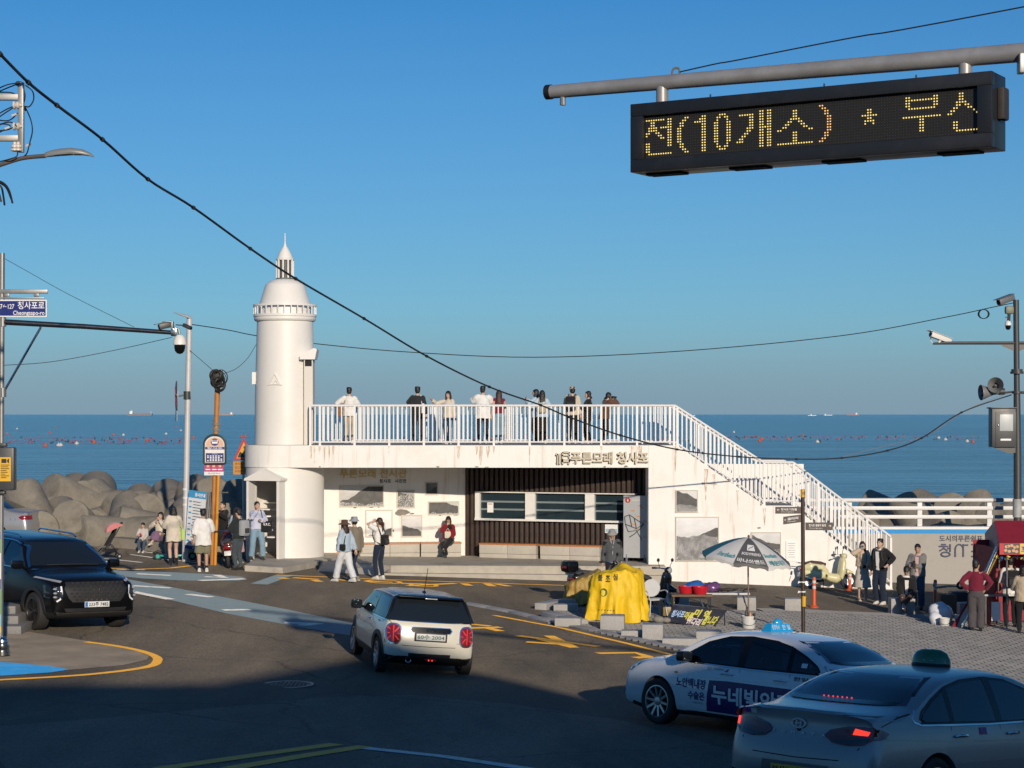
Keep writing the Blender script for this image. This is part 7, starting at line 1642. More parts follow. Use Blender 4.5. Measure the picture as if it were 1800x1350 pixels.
horn('grey horn loudspeaker facing the viewer on the right pole',X_(1750,677,-.35),V(-.25,-1,.06),.24)
horn('grey horn loudspeaker facing left on the right pole',X_(1725,690,-.1),V(-1,-.12,-.05),.24)
t=thing('cabinet','dark grey equipment cabinet with a pale panel on the right pole','cabinet',X_(1763,755,-.25))
a=MB();q0,q1=X_(1742,786,-.35),X_(1784,717,-.35);a.bbox((q0+q1)/2+V(0,.1,0),(q1.x-q0.x,.45,q1.z-q0.z),.015);a.bbox((X_(1740,717,-.35)+X_(1785,717,-.35))/2+V(0,.08,.0),(.80,.52,.04),.01);wb(a,'box',M_STLD,t)
a=MB();a.bbox(X_(1768,755,-.48),(.62,.02,1.06),.008);wb(a,'door',M_STLD,t)
a=MB();a.bbox(X_(1769,743,-.50),(.40,.012,.50),.004);wb(a,'pale_panel',mat('pale_panel',(0.42,0.45,0.46),.4),t)
a=MB();a.bbox(X_(1768,773,-.50),(.32,.012,.06),.003);wb(a,'label_strip',MATS['sign_white'],t)
a=MB();a.ball(X_(1755,748,-.50),(.025,.02,.025),8);wb(a,'lock',M_CHR,t)
a=MB();a.prism([(1745,786),(1785,786),(1785,796),(1772,797)],-.2,.2,lambda u,v,d:X_(u,v,-.2+d));wb(a,'lower_bracket',M_STLD,t,0)
# ---- brown signpost
ds=gp(1412,1116);d_=ds.y;S_=lambda x,y,o=0:at(x,y,d_+o)
M_BRNS=mat('brown_sign',(0.045,0.028,0.022),.4,var=.08)
t=thing('signpost','slim brown fingerpost with a yellow cap and three brown direction boards','sign',ds)
a=MB();a.tube([ds-V(0,0,.1),S_(1411,874)],.045,14);wb(a,'post',M_BRNS,t)
a=MB();a.tube([S_(1411,874),S_(1411,860)],.048,14);wb(a,'yellow_cap',mat('sign_yellow',(0.62,0.34,0.02),.45),t)
a=MB();u=S_(1413,867,-.05);a.lathe([(.03,0),(.03,-.006),(.018,-.006),(.018,0)],14,u,'y');wb(a,'cap_emblem',M_INK,t)
for(x0,y0,x1,y1,tx_,sx,ey,arrow) in((1363,891,1408,903,'청사포 다릿돌',0,0,'←'),(1377,906.5,1408,920,'갤러리',0,-2,'←'),(1416,918.5,1464,932,'청사포 쌍둥이 등대',0,0,'→')):
    a=MB();P=[S_(x0,y1+(2 if ey else 0),-.07),S_(x1,y1+ey,-.07),S_(x1,y0+ey,-.07),S_(x0,y0+(2 if ey else 0),-.07)];nn=V(0,-1,0)
    fb=(lambda P:(lambda u,v,d=0:P[0]*(1-u)*(1-v)+P[1]*u*(1-v)+P[2]*u*v+P[3]*(1-u)*v+V(0,-d,0)))(P);a.prism([(0,0),(1,0),(1,1),(0,1)],-.03,0,fb);o=wb(a,'direction_board',M_BRNS,t,0)
    a=MB();L0=.22 if arrow=='←' else .12
    text_into(a,tx_,lambda u,v,d=0:fb(L0+.62*u,.46+.34*v,.004),bold=.02);text_into(a,'Cheongsapo',lambda u,v,d=0:fb(L0+.5*u,.18+.16*v,.004));text_into(a,arrow,lambda u,v,d=0:fb((.06 if arrow=='←' else .84)+.10*u,.42+.3*v,.004),bold=.02)
    a.build('lettering',MATS['sign_white'],o,0).data.transform(Matrix.Translation(-t.location))
a=MB();a.tube([S_(1413,1066,-.05),S_(1413,1048,-.05)],.05,12);wb(a,'yellow_band',MATS['sign_yellow'],t)
for yy in(1023,1040):a=MB();q=S_(1412,yy);a.tube([q-V(0,0,.015),q+V(0,0,.015)],.055,10);a.add([q+V(-.05,-.06,0),q+V(-.14,-.08,-.03),q+V(-.12,-.08,.03)],[(0,1,2)]);wb(a,'cable_tie',MATS['sign_white'],t)
# ---- orange bollards
M_BOL=mat('orange_bollard',(0.62,0.09,0.02),.5,var=.08);M_BAND=mat('reflective_band',(0.62,0.60,0.56),.35)
def bollard(label,px,py,h):
    p=gp(px,py);t=thing('bollard',label,'bollard',p,0,'orange flexible bollards');a=MB();a.lathe([(.125,0),(.125,.02),(.07,.05),(.05,.08),(.047,h-.03),(.03,h),(0,h)],16);a.build('post',M_BOL,t)
    for k in(.62,.80):a=MB();a.lathe([(.049,h*k),(.050,h*k),(.050,h*k+.07),(.049,h*k+.07)],16);a.build('reflective_band',M_BAND,t)
bollard('orange bollard with white bands beside the brown signpost',1431,1068,.80);bollard('orange bollard standing in front of the cream scooter wheel',1494,1038,.52);bollard('shaded orange bollard left of the piled cartons at the stall',1644,1066,.72)
# ---- granite blocks round the square
def block(label,x0,x1,py,h,dep,name='granite_block'):
    p0,p1=gp(x0,py),gp(x1,py);w=p1.x-p0.x;t=thing(name,label,'stone block',V((p0.x+p1.x)/2,(p0.y+p1.y)/2+dep/2,(p0.z+p1.z)/2),R(-6));a=MB();a.bbox((0,0,h/2-.04),(w*.98,dep,h+.08),.015);a.build('block',M_GRAN,t);return t
block('square granite cube in front of the yellow cover, left one of the kerb cubes',1057,1099,1110,.34,.5);block('square granite cube between the yellow cover and the hand cart',1131,1167,1127,.35,.45);block('square granite cube touching the white taxi bonnet, nearest of the kerb cubes',1226,1270,1138,.33,.45)
block('low granite slab block left of the yellow cover',976,1022,1102,.19,.35);block('low granite slab block behind the other at the left of the yellow cover',974,1016,1076,.18,.35);block('low granite slab between the two cubes below the yellow cover',1093,1130,1122,.16,.3);block('low granite slab below the hand cart',1166,1226,1137,.17,.35)
block('granite cube behind the stall table with a red can on it',1176,1212,1068,.30,.45);block('granite cube left of the signpost, beyond the umbrella pole',1298,1330,1073,.32,.45);block('granite cube behind the signpost',1382,1409,1075,.32,.45)
p=gp(1209,1068);t=thing('drink_can','red drink can standing on the far granite cube','can',p+V(-.05,.25,.305));a=MB();a.lathe([(0,0),(.035,0),(.038,.01),(.038,.12),(0,.12)],12);a.build('can',RED_ if False else mat('can_red',(0.5,0.05,0.02),.35),t);a=MB();a.lathe([(.030,.12),(.030,.135),(0,.135)],12);a.build('lid',M_STN,t)
p=gp(165,960);t=thing('drink_can','pale drink can left on the low sea wall','can',at(165,941,60.6));t.location.z=G(t.location.x,60.4)+.30;t.location.y=61.2;a=MB();a.lathe([(0,0),(.04,0),(.045,.01),(.045,.16),(0,.16)],12);a.build('can',mat('can_pale',(0.6,0.55,0.4),.4),t);a=MB();a.lathe([(.035,.16),(.035,.175),(0,.175)],12);a.build('lid',M_STN,t)
# ---- scooters
def scooter(label,pos,head,m,seatm,tail=None,box=False,covered=False,lean=3):
    t=thing('motor_scooter',label,'scooter',pos,head);t.rotation_euler=(R(-lean),0,head)  # x forward
    a=MB();a.tube([(-.72,0,.62),(-.50,0,.66),(-.15,0,.62),(0,0,.46)],[.10,.17,.15,.10],14);a.tube([(-.70,0,.50),(-.45,0,.44),(-.05,0,.40)],[.09,.16,.12],14);a.tube([(0,0,.36),(.30,0,.30),(.42,0,.34)],[.13,.15,.10],12)
    vs,fs=remesh(a,.022,2);b=MB();b.add(vs,fs);b.build('body',m,t,60)
    a=MB();a.tube([(.36,0,.30),(.46,0,.52),(.52,0,.80),(.50,0,.92)],[.14,.19,.17,.10],16);vs,fs=remesh(a,.022,2);b=MB();b.add([(p.x*.6+.19,p.y*1.05,p.z) for p in vs],fs);b.build('leg_shield',m,t,60)
    a=MB();a.tube([(-.66,0,.76),(-.45,0,.79),(-.18,0,.75),(-.02,0,.72)],[.08,.14,.13,.07],12);b=MB();b.add([(p[0],p[1],.70+(p[2]-.70)*.6) for p in a.v],a.f);b.build('seat',seatm,t,60)
    for wx in(-.56,.66):
        a=MB();a.lathe([(.15,-.045),(.22,-.05),(.245,-.03),(.245,.03),(.22,.05),(.15,.045)],26,(0,0,0),'y');o=a.build('wheel',M_TYR,t);o.location=(wx,0,.245);a=MB();a.lathe([(.155,-.03),(.13,-.02),(.05,-.035),(0,-.035)],20,(0,0,0),'y');a.lathe([(0,.035),(.05,.035),(.13,.02),(.155,.03)],20,(0,0,0),'y');a.build('rim',M_RIM,o)
    a=MB();a.tube([(.50,.0,.30),(.66,0,.40),(.80,0,.36)],[.03,.09,.04],10);b=MB();b.add([(p[0],p[1]*.9,p[2]+.10) for p in a.v],a.f);b.build('mudguard',m,t,60)
    a=MB();a.tube([(.66,.06,.25),(.56,.06,.62),(.48,.0,.92),(.44,0,.98)],.025,8);a.tube([(.66,-.06,.25),(.56,-.06,.62),(.48,0,.92)],.025,8);a.build('fork',M_STL,t)
    a=MB();a.tube([(.34,.34,1.0),(.42,.18,1.0),(.46,0,.98),(.42,-.18,1.0),(.34,-.34,1.0)],.016,8);hb_=a.build('handlebar',M_CHR,t)
    for sg in(1,-1):
        a=MB();a.tube([(.36,sg*.25,1.0),(.32,sg*.37,1.0)],.024,8);a.build('grip',M_BLK,hb_)
        a=MB();a.tube([(.42,sg*.2,1.0),(.44,sg*.28,1.16)],.008,5);a.ball((.44,sg*.29,1.20),(.02,.06,.05),10);a.build('mirror',M_BLK,t)
    a=MB();a.ball((.54,0,.95),(.09,.11,.09),14);hl=a.build('headlamp_shell',m,t);a=MB();a.ball((.60,0,.95),(.04,.075,.075),12);a.build('headlamp',M_HEAD,hl)
    a=MB();a.bbox((-.80,0,.60),(.05,.20,.09),.02);a.build('tail_lamp',M_RED,t)
    a=MB();a.bbox((-.84,0,.44),(.012,.19,.13),.004,rot=Matrix.Rotation(R(15),3,'Y'));a.build('number_plate',M_PLG,t)
    a=MB();a.tube([(-.2,-.13,.28),(-.5,-.17,.30),(-.78,-.17,.36)],[.03,.06,.05],12);a.build('exhaust',M_CHR,t)
    a=MB();a.tube([(-.1,0,.30),(-.45,.05,.28)],[.09,.11],10);a.build('engine',M_STLD,t)
    a=MB();a.tube([(-.05,.08,.26),(-.05,.20,.02)],.012,6);a.build('side_stand',M_BLK,t)
    if box:a=MB();a.bbox((-.82,0,.94),(.36,.40,.30),.10);o=a.build('top_box',M_NIGHT,t);a=MB();a.bbox((-1.005,0,.92),(.02,.26,.06),.008);a.build('reflector',M_RED,o)
    a=MB();a.tube([(-.62,.14,.74),(-.88,.12,.78),(-.88,-.12,.78),(-.62,-.14,.74)],.012,6);a.build('grab_rail',M_CHR,t)
    return t
M_CRS=paint('pale_yellow',(0.62,0.58,0.33),0,.3);M_SBL=paint('scooter_black',(0.012,0.012,0.013),0,.25)
p=at(1453,1030,56.45);p.z=G(p.x,p.y);scooter('pale yellow scooter with brown seat parked against the stair wall',p,R(8),M_CRS,mat('brown_seat',(0.07,0.04,0.03),.6),lean=4)
p=gp(1152,1070);scooter('black scooter parked behind the white garden chair',p+V(-.1,.5,0),R(-42),M_SBL,M_SEAT)
p=gp(1046,1062);scooter('black scooter with a top box, mostly under the yellow cover',p+V(.1,.6,0),R(30),M_SBL,M_SEAT,box=True)
p=gp(396,1000);scooter('dark red scooter seen from behind beside the bus stop',p+V(.0,.75,0),R(97),paint('scooter_red',(0.10,0.012,0.014),0,.25),M_SEAT)
# ---- yellow rain cover
M_TARP=mat('yellow_tarpaulin',(0.74,0.48,0.006),.6,var=.07,scale=5,bump=1.0,bscale=7)
M_TARPSH=mat('shaded_tarpaulin',(0.36,0.23,0.05),.6,var=.2,scale=5,bump=.5,bscale=6)  # browner copy: shade on the cover's lower left part put into colour
def tarp(label,c,rx,ry,h,m,seed,lump,rz=0.0):
    """a sheet over a lumpy load: plan radius and height by ring, folds deepening towards the hem"""
    t=thing('rain_cover',label,'cover',c,rz);a=MB();n=120;ks=22;vs=[];rr=random.Random(seed);ph=[rr.uniform(0,6.28) for _ in range(8)]
    for j in range(ks+1):
        f=j/ks;top=min(1,f/.42);rad=(.92*math.sin(top*math.pi/2)**.9)+.10*max(0,f-.42)/.58;dn=max(0,(f-.30)/.70)
        for i in range(n):
            q=2*math.pi*i/n;cq,sq_=math.cos(q),math.sin(q);box=(abs(cq)**3.2+abs(sq_)**3.2)**(-1/3.2)
            fold=dn*(.075*math.sin(8*q+ph[0]+.8*dn)+.06*(1-abs(math.sin(6.5*q+ph[1])))*2-.04+.045*dn*math.sin(19*q+ph[2]+2*dn))+.05*dn*math.sin(2*q+ph[3])
            x=rx*rad*box*(1+fold)*cq;y=ry*rad*box*(1+fold)*sq_
            crown=lump(x/rx,y/ry)+.055*mnoise.noise(V(x*3.1,y*3.1,seed))+.035*abs(mnoise.noise(V(x*7,y*7,seed+3)));hem=.03+.05*max(0,math.sin(4*q+ph[4]))**2
            z=h*crown*(1-dn**1.15)+hem*dn**1.15 if dn>0 else h*crown
            z+=.02*dn*(1-dn)*mnoise.noise(V(q*9,f*6,seed));w=.045*(abs(mnoise.noise(V(x*5,y*5,z*2.2+seed)))-.25)+.02*mnoise.noise(V(x*13,y*13,z*7));vs.append((x+cq*w*1.6*(j>3),y+sq_*w*1.6*(j>3),max(.012,z+w*(j<12))))
    fs=[(j*n+i,(j+1)*n+i,(j+1)*n+(i+1)%n,j*n+(i+1)%n) for j in range(1,ks) for i in range(n)]+[tuple(n+k for k in range(n))]
    a.add(vs,fs);a.build('sheet',m,t,50);return t
p=gp(1086,1097);t=tarp('bright yellow tarpaulin cover draped over a parked scooter',p+V(0,.62,.0),.68,.62,1.28,M_TARP,3,lambda x,y:.90+.13*math.exp(-((x-.25)**2+y*y)/.16)-.14*max(0,-x-.2)+.05*math.exp(-((x+.45)**2+(y+.3)**2)/.05),R(-8))
p2_=gp(1018,1064);tarp('ochre yellow cover over a low load left of the bright yellow cover',p2_+V(.12,.45,0),.50,.55,.86,M_TARPSH,8,lambda x,y:.80+.25*x)
bt2=BVHTree.FromPolygons([V(*v) for v in t.children[0].data.vertices[0:0]] or[v.co.copy() for v in t.children[0].data.vertices],[tuple(q.vertices) for q in t.children[0].data.polygons])
def onsheet(u,v,off=.008):
    l_,n_,_,_=bt2.ray_cast(V(u,-3,v),V(0,1,0));return(l_ if l_ is not None else V(u,-.8,v))-V(0,off+.004,0)
a=MB()
for k,(x,z) in enumerate(((-.38,.98),(-.20,.96),(-.03,1.0))):
    v_,f_,_=text_mesh('불조심'[k],.03);a.add([onsheet(x+.11*q,z+.15*w) for q,w in v_],f_)
a.add([onsheet(-.37+.035*i,.30+.012*(i%2)+.05*j) for i in range(13) for j in(0,.35)],[(2*i,2*i+2,2*i+3,2*i+1) for i in range(0,12,2)])
a.build('lettering',mat('tarp_ink',(0.06,0.05,0.02),.6),t,0)
a=MB();a.add([onsheet(-.24+.085*math.cos(q),.72+.095*math.sin(q)) for q in np.linspace(0,2*math.pi,17)[:-1]],[tuple(range(16))]);a.build('green_mark',mat('tarp_green',(0.03,0.12,0.03),.6),t,0)
# ---- white garden chair
p=gp(1152,1086);t=thing('garden_chair','white chair with round back and tubular legs beside the yellow cover','chair',p+V(0,.15,0),R(18));M_CHW=mat('chair_white',(0.50,0.51,0.52),.4,var=.04)
a=MB();a.bbox((0,0,.43),(.42,.42,.03),.015);a.build('seat',M_CHW,t)
a=MB();u=MB();u.lathe([(0,0),(.2,0),(.215,.012),(.2,.024),(0,.024)],26,axis='y');a.add([(x*1.05,y+.20-(.0 if z<0 else-.06*z),z+.68) for x,y,z in u.v],u.f);a.build('backrest',M_CHW,t)
for sx in(1,-1):
    for sy in(1,-1):a=MB();a.tube([(sx*.18,sy*.17,.43),(sx*.23,sy*.24,0)],.014,8);a.build('leg',M_CHW,t)
    a=MB();a.tube(smoothpath([V(sx*.19,.2,.60),V(sx*.26,0,.64),V(sx*.25,-.18,.60),V(sx*.22,-.2,.43)],4),.014,8);a.build('armrest',M_CHW,t)
# ---- fish stall: table, banner, basins, umbrella
p=gp(1250,1100);tb=V(p.x,p.y+.55,p.z)
t=thing('trestle_table','white folding table of the roadside stall with bent tube legs','table',tb,R(-4))
a=MB();a.bbox((.30,0,.72),(1.30,.70,.045),.012);a.build('tabletop',M_CHW,t)
for sx in(-.22,.80):
    a=MB();a.tube(smoothpath([V(sx,-.28,.70),V(sx+.06,-.28,.45),V(sx+.10,-.26,.35),V(sx+.02,-.28,0)],4),.014,8);a.build('leg',M_STN,t);a=MB();a.tube(smoothpath([V(sx,.28,.70),V(sx+.06,.28,.45),V(sx+.10,.26,.35),V(sx+.02,.28,0)],4),.014,8);a.build('leg',M_STN,t)
    a=MB();a.tube([(sx+.06,-.28,.45),(sx+.06,.28,.45)],.010,6);a.build('cross_bar',M_STN,t)
# banner sheet hanging on a cart frame
q0,q1,q2,q3=at(1168,1093,p.y-.45),at(1254,1107,p.y-.45),at(1279,1073,p.y-.15),at(1184,1063,p.y-.15)
t=thing('stall_banner','dark printed banner with big white, red and yellow letters over the front of the stall','banner',(q0+q1)/2)
def bn(u,v,d=0):
    q=q0*(1-u)*(1-v)+q1*u*(1-v)+q2*u*v+q3*(1-u)*v;return q+V(0,-d-.03*math.sin(u*9+v*3),.03*math.sin(u*7)*(1-v)-.0)
a=MB();n=16;a.add([bn(i/n,j/6) for j in range(7) for i in range(n+1)],[(j*(n+1)+i,j*(n+1)+i+1,(j+1)*(n+1)+i+1,(j+1)*(n+1)+i) for j in range(6) for i in range(n)]);wb(a,'sheet',mat('banner_dark',(0.025,0.028,0.045),.45,var=.6,scale=5),t,60)
for body,(u0,v0,u1,v1),c in(('청사포',(.05,.30,.30,.72),(0.35,0.5,0.72)),('마른',(.31,.28,.47,.70),(0.6,0.55,0.1)),('미',(.45,.52,.56,.92),(0.6,0.08,0.12)),('역',(.62,.5,.73,.92),(0.6,0.08,0.12)),('귀다리',(.40,.06,.66,.48),(0.62,0.55,0.55)),('팝니다',(.68,.2,.95,.66),(0.55,0.52,0.08))):
    a=MB();text_into(a,body,lambda u,v,d=0:bn(u0+(u1-u0)*u,v0+(v1-v0)*v,.018),bold=.04);wb(a,'lettering',mat('banner_ink_%d'%int(c[0]*100+c[2]*10),c,.5),t,0)
a=MB();[a.tube([bn(u,1,-.05),V(bn(u,1).x,bn(u,1).y,G(bn(u,1).x,bn(u,1).y))],.016,6) for u in(.05,.95)];a.tube([bn(.02,1,-.02),bn(.98,1,-.02)],.018,6);wb(a,'frame_tube',M_STN,t)
for u in(.35,.5):
    a=MB();c=V(bn(u,0).x+.1,bn(u,0).y+.25,0);c.z=G(c.x,c.y)+.13;a.lathe([(.06,-.025),(.12,-.03),(.13,0),(.12,.03),(.06,.025)],18,c,'y');wb(a,'wheel',M_TYR,t)
for(px_,py_,s_,lab) in((1158,1089,.14,'grey beach stone weighing down the left end of the stall banner'),(1171,1090,.11,'smaller grey stone right beside the first on the stall banner'),(1246,1103,.13,'round grey stone at the right lower end of the stall banner')):
    q=at(px_,py_,p.y-.45);t=thing('stone',lab,'stone',q);a=MB();u=MB();u.ball((0,0,0),(s_,s_*.8,s_*.62),14);a.add([V(*w)*(1+.12*mnoise.noise(V(*w)*9)) for w in u.v],u.f);a.build('stone',mat('beach_stone',(0.22,0.205,0.18),.8,var=.2,scale=10),t,60)
def basin(label,c,r,m):t=thing('basin',label,'basin',c);a=MB();a.lathe([(0,0),(r*.72,0),(r,.16),(r*1.06,.165),(r*1.06,.175),(r*.96,.17),(r*.70,.012),(0,.012)],26);a.build('bowl',m,t);return t
M_RBS=mat('red_plastic',(0.50,0.015,0.03),.3,var=.05);zt=tb.z+.745;cs=FPX
for(x,y,lab) in((1206,-.05,'red plastic basin at the left on the stall'),(1231,-.22,'red plastic basin in the middle of the stall, below the purple bag')):
    q=at(x,1068,p.y+.35+y);tz=thing;basin(lab,V(q.x,q.y,zt-.02+(.0)),.19,M_RBS)
    a=MB()
a=MB();a.tube([at(1190,1066,p.y+.2),at(1250,1072,p.y+.2)],.02,6)
t=thing('stall_board','low wooden board carrying the red basins beside the folding table','board',V(at(1215,0,p.y+.3).x,p.y+.3,zt-.05));a=MB();a.bbox((0,0,0),(.95,.6,.05),.01);a.build('board',mat('old_wood',(0.16,0.10,0.06),.8,var=.3,scale=14),t);a=MB();[a.tube([(sx,sy,-.02),(sx,sy,zt*-1+G(t.location.x,t.location.y)+.05)],.02,6) for sx in(-.42,.42) for sy in(-.25,.25)];a.build('leg',M_STN,t)
def bagheap(label,c,r,m,seed,name='plastic_bag'):
    t=thing(name,label,'bag',c);u=MB();u.ball((0,0,r[2]*.8),r,22);a=MB();a.add([V(*w)+V(*w).normalized()*(.22*r[0]*mnoise.noise(V(*w)*(3.0/r[0]*.35)+V(seed,0,0))+.12*r[0]*mnoise.noise(V(*w)*(9.0/r[0]*.35)+V(0,seed,0))) for w in u.v],u.f);a.v=[(x,y,max(.0,z)) for x,y,z in a.v];a.build('sack',m,t,50);return t
M_BLB=mat('blue_plastic_bag',(0.03,0.12,0.42),.25,var=.2,scale=9,coat=.3);M_WHB=mat('white_plastic_bag',(0.66,0.67,0.70),.3,var=.08,scale=9)
q=at(1222,1055,p.y+.6);bagheap('blue plastic sheet bundled behind the red basins',V(q.x,q.y,zt-.03),(.26,.22,.16),M_BLB,3)
q=at(1252,1064,p.y+.45);t=bagheap('purple and clear plastic bag of dried seaweed on the stall',V(q.x,q.y,zt-.03),(.20,.18,.15),mat('purple_plastic_bag',(0.14,0.06,0.20),.25,var=.5,scale=12),5)
q=at(1285,1066,p.y+.4);t=thing('seaweed_heap','flat heap of dark dried seaweed on the folding table','seaweed',V(q.x,q.y,zt));rr=random.Random(12);a=MB()
for k in range(46):x,y=rr.uniform(-.42,.55),rr.uniform(-.26,.26);a.box((x,y,.02+.06*rr.random()),(rr.uniform(.1,.3),.03,.012),rot=Matrix.Rotation(rr.uniform(-.5,.5),3,'Z')@Matrix.Rotation(rr.uniform(-.25,.25),3,'Y'))
o=a.build('seaweed',mat('dried_seaweed',(0.03,0.02,0.014),.7,var=.5,scale=10),t,0);o['kind']='stuff'
# umbrella with alternating grey and white panels
ub_=gp(1318,1108);uy=ub_.y+.15;s_=uy/FPX;ux=at(1316,0,uy).x;zc_=CAMZ+(HZ-945)*s_;zr_=CAMZ+(HZ-990)*s_;Ru=80*s_
t=thing('beach_umbrella','big grey and white printed beach umbrella shading the roadside stall','umbrella',V(ux,uy,G(ux,uy)))
a=MB();a.tube([(ux,uy,G(ux,uy)+.05),(ux-.02,uy,zc_)],.018,10);wb(a,'pole',mat('rusty_pole',(0.22,0.16,0.12),.5,.3,var=.3,scale=8),t)
M_UG=mat('umbrella_grey',(0.10,0.10,0.10),.6,var=.1);M_UW=mat('umbrella_white',(0.62,0.61,0.58),.6,var=.06);M_UT=mat('umbrella_teal',(0.02,0.14,0.17),.6,var=.1)
tilt=Matrix.Rotation(R(7),3,'Y')@Matrix.Rotation(R(5),3,'X')
def up(q,f):rr_=Ru*f;zz=-(zc_-zr_-.10)*(f**1.55);return V(ux,uy,zc_)+tilt@V(rr_*math.cos(q),rr_*math.sin(q),zz)
def ua(i,u):return R(-112+45*i+45*u)
panel_cols=[M_UG,M_UW,M_UG,M_UW,M_UG,M_UW,M_UT,M_UW]
UPAN=[]
for i in range(8):
    a=MB();n=8;vs=[]
    for j in range(9):
        f=j/8
        for k in range(n+1):u=k/n;sag=1-.045*math.sin(u*math.pi)*f;vs.append(up(ua(i,u),f*sag*1.0+.0))
    fs=[(j*(n+1)+k,j*(n+1)+k+1,(j+1)*(n+1)+k+1,(j+1)*(n+1)+k) for j in range(8) for k in range(n)]
    e=len(vs)  # hanging valance
    vs+=[up(ua(i,k/n),1*(1-.045*math.sin(k/n*math.pi)))+V(.01*math.sin(k*2),0,-.075-.02*math.sin(k*1.7)) for k in range(n+1)];fs+=[(8*(n+1)+k,8*(n+1)+k+1,e+k+1,e+k) for k in range(n)]
    a.add(vs,fs);o=wb(a,'panel',panel_cols[i],t,25);UPAN.append(o)
    a=MB();a.tube([up(ua(i,0),f)+V(0,0,-.012) for f in(0.02,.35,.7,1.0)],.007,5);wb(a,'rib',M_STN,t)
def uprint(i,body,u0,f0,u1,f1,m):
    a=MB();text_into(a,body,lambda u,v,d=0:up(ua(i,u0+(u1-u0)*u),f0+(f1-f0)*(1-v))+V(0,-.02,.012),bold=.02);wb(a,'lettering',m,t,0)
M_UTL=mat('umbrella_teal_print',(0.05,0.30,0.34),.6)
uprint(0,'BODYFRIEND',.14,.66,.90,.74,MATS['sign_white']);uprint(0,'바나쓰밴드',.06,.84,.94,.95,MATS['sign_white']);uprint(7,'SmartBeach',.30,.76,.96,.88,M_UTL);uprint(1,'SmartBeach',.05,.66,.75,.76,M_UTL);uprint(1,'해운대구',.10,.84,.86,.96,M_UTL)
a=MB();a.add([up(ua(0,u),f)+V(0,-.02,.012) for u,f in((.30,.40),(.74,.40),(.70,.60),(.32,.60))],[(0,1,2,3)]);wb(a,'white_logo_patch',MATS['sign_white'],t,0)
a=MB();a.tube([up(ua(0,u),f)+V(0,-.03,.016) for u,f in((.38,.56),(.48,.50),(.58,.49),(.68,.44))],.008,5);wb(a,'logo_line',M_UG,t)
a=MB();a.ball((ux,uy,zc_+.02),(.03,.03,.05),8);wb(a,'finial',M_UG,t)
def bucket(label,p,r,h,m,lid=False,fill=None):
    t=thing('bucket',label,'bucket',p);a=MB();a.lathe([(0,0),(r*.84,0),(r*.86,.01),(r,h-.03),(r*1.05,h-.03),(r*1.05,h),(r*.96,h),(r*.8,.02),(0,.02)],24);a.build('pail',m,t)
    a=MB();a.tube([(r*1.02*math.cos(q),r*.3-.2*r*math.sin(q)-r*1.1,h*.75-h*.45*math.sin(q)) for q in np.linspace(0,math.pi,12)],.006,5);a.build('handle',M_STN,t)
    if fill:a=MB();a.lathe([(0,h-.05),(r*.9,h-.05),(r*.9,h-.06),(0,h-.06)],18);a.build('filling',fill,t)
    return t
M_PAIL=mat('white_plastic',(0.60,0.60,0.58),.45,var=.08,scale=6,dirt=(.3,.28,.22),dscale=6,damt=.4)
bucket('white pail of cement holding the umbrella pole',V(ux,uy,G(ux,uy)+.02),.165,.30,M_PAIL,fill=M_CONC)
a=MB();t=thing('timber_board','flat timber board under the umbrella pail','board',V(ux,uy,G(ux,uy)+.01));a.bbox((0,0,0),(.62,.42,.03),.008);a.build('board',MATS['old_wood'],t)
q=gp(1318,1106);t=thing('bottle','brown and black bottles standing in the umbrella pail','bottle',V(ux+.02,uy-.10,G(ux,uy)+.24));a=MB();a.lathe([(0,0),(.045,0),(.045,.14),(.03,.17),(0,.17)],12);a.build('bottle_body',mat('brown_bottle',(0.35,0.18,0.09),.4),t);a=MB();a.lathe([(0,0),(.035,0),(.035,.14),(0,.14)],12,(.09,0,0));a.build('black_flask',M_BLK,t)
q=gp(1170,1088);t=thing('oil_tin','small square ochre tin left of the stall banner','tin',q+V(.05,.3,0));a=MB();a.bbox((0,0,.14),(.20,.2,.28),.015);a.build('tin',mat('ochre_tin',(0.22,0.15,0.03),.4,var=.2),t);a=MB();a.tube([(-.06,0,.28),(-.04,0,.32),(.04,0,.32),(.06,0,.28)],.008,5);a.build('handle',M_STN,t)
# ---- red stall tent at the right edge
DT=46.5;T_=lambda x,y,o=0:at(x,y,DT+o)
gt=G(T_(1760,0).x,DT);t=thing('food_stall','dark red tent stall with a pancake picture and hanging foil bunting','stall',V(T_(1760,0).x,DT,gt))
M_TR=mat('red_canvas',(0.26,0.012,0.025),.65,var=.1,scale=4,bump=.3,bscale=9);M_TRS=mat('faded_red_canvas',(0.24,0.13,0.13),.6,var=.15,scale=3);M_CLR=clear_glass('clear_vinyl',(0.62,0.62,0.66),.10)
xa_,xb_=T_(1735,0).x,T_(1960,0).x;ze,zp=CAMZ+(HZ-956)*DT/FPX,CAMZ+(HZ-915)*DT/FPX;dy=2.4
a=MB();P=[T_(1757,956),V(xb_,DT,ze),V(xb_,DT+dy/2,T_(1748,915,dy/2).z),T_(1748,915,dy/2),V(xb_,DT+dy,ze),T_(1731,938,dy)];a.add(P,[(0,1,2,3),(3,2,4,5)]);wb(a,'roof',M_TR,t,0)
pk=T_(1748,916,1.0);e0,e1=T_(1756,957),T_(1732,957,1.9)
a=MB();a.add([T_(1757,957),T_(1748,915,dy/2),T_(1731,938,dy),T_(1732,962,dy*.9),T_(1755,962)],[(0,1,2,3,4)]);wb(a,'side_gable',M_TRS,t,0)
a=MB();f=rectmap(T_(1757,975,-.02),V((1970-1757)*DT/FPX,0,0),V(0,0,20*DT/FPX),V(0,-1,0));a.prism([(0,0),(1,0),(1,1),(0,1)],-.02,0,f);wb(a,'valance',mat('red_valance',(0.48,0.01,0.02),.5,var=.06),t,0)
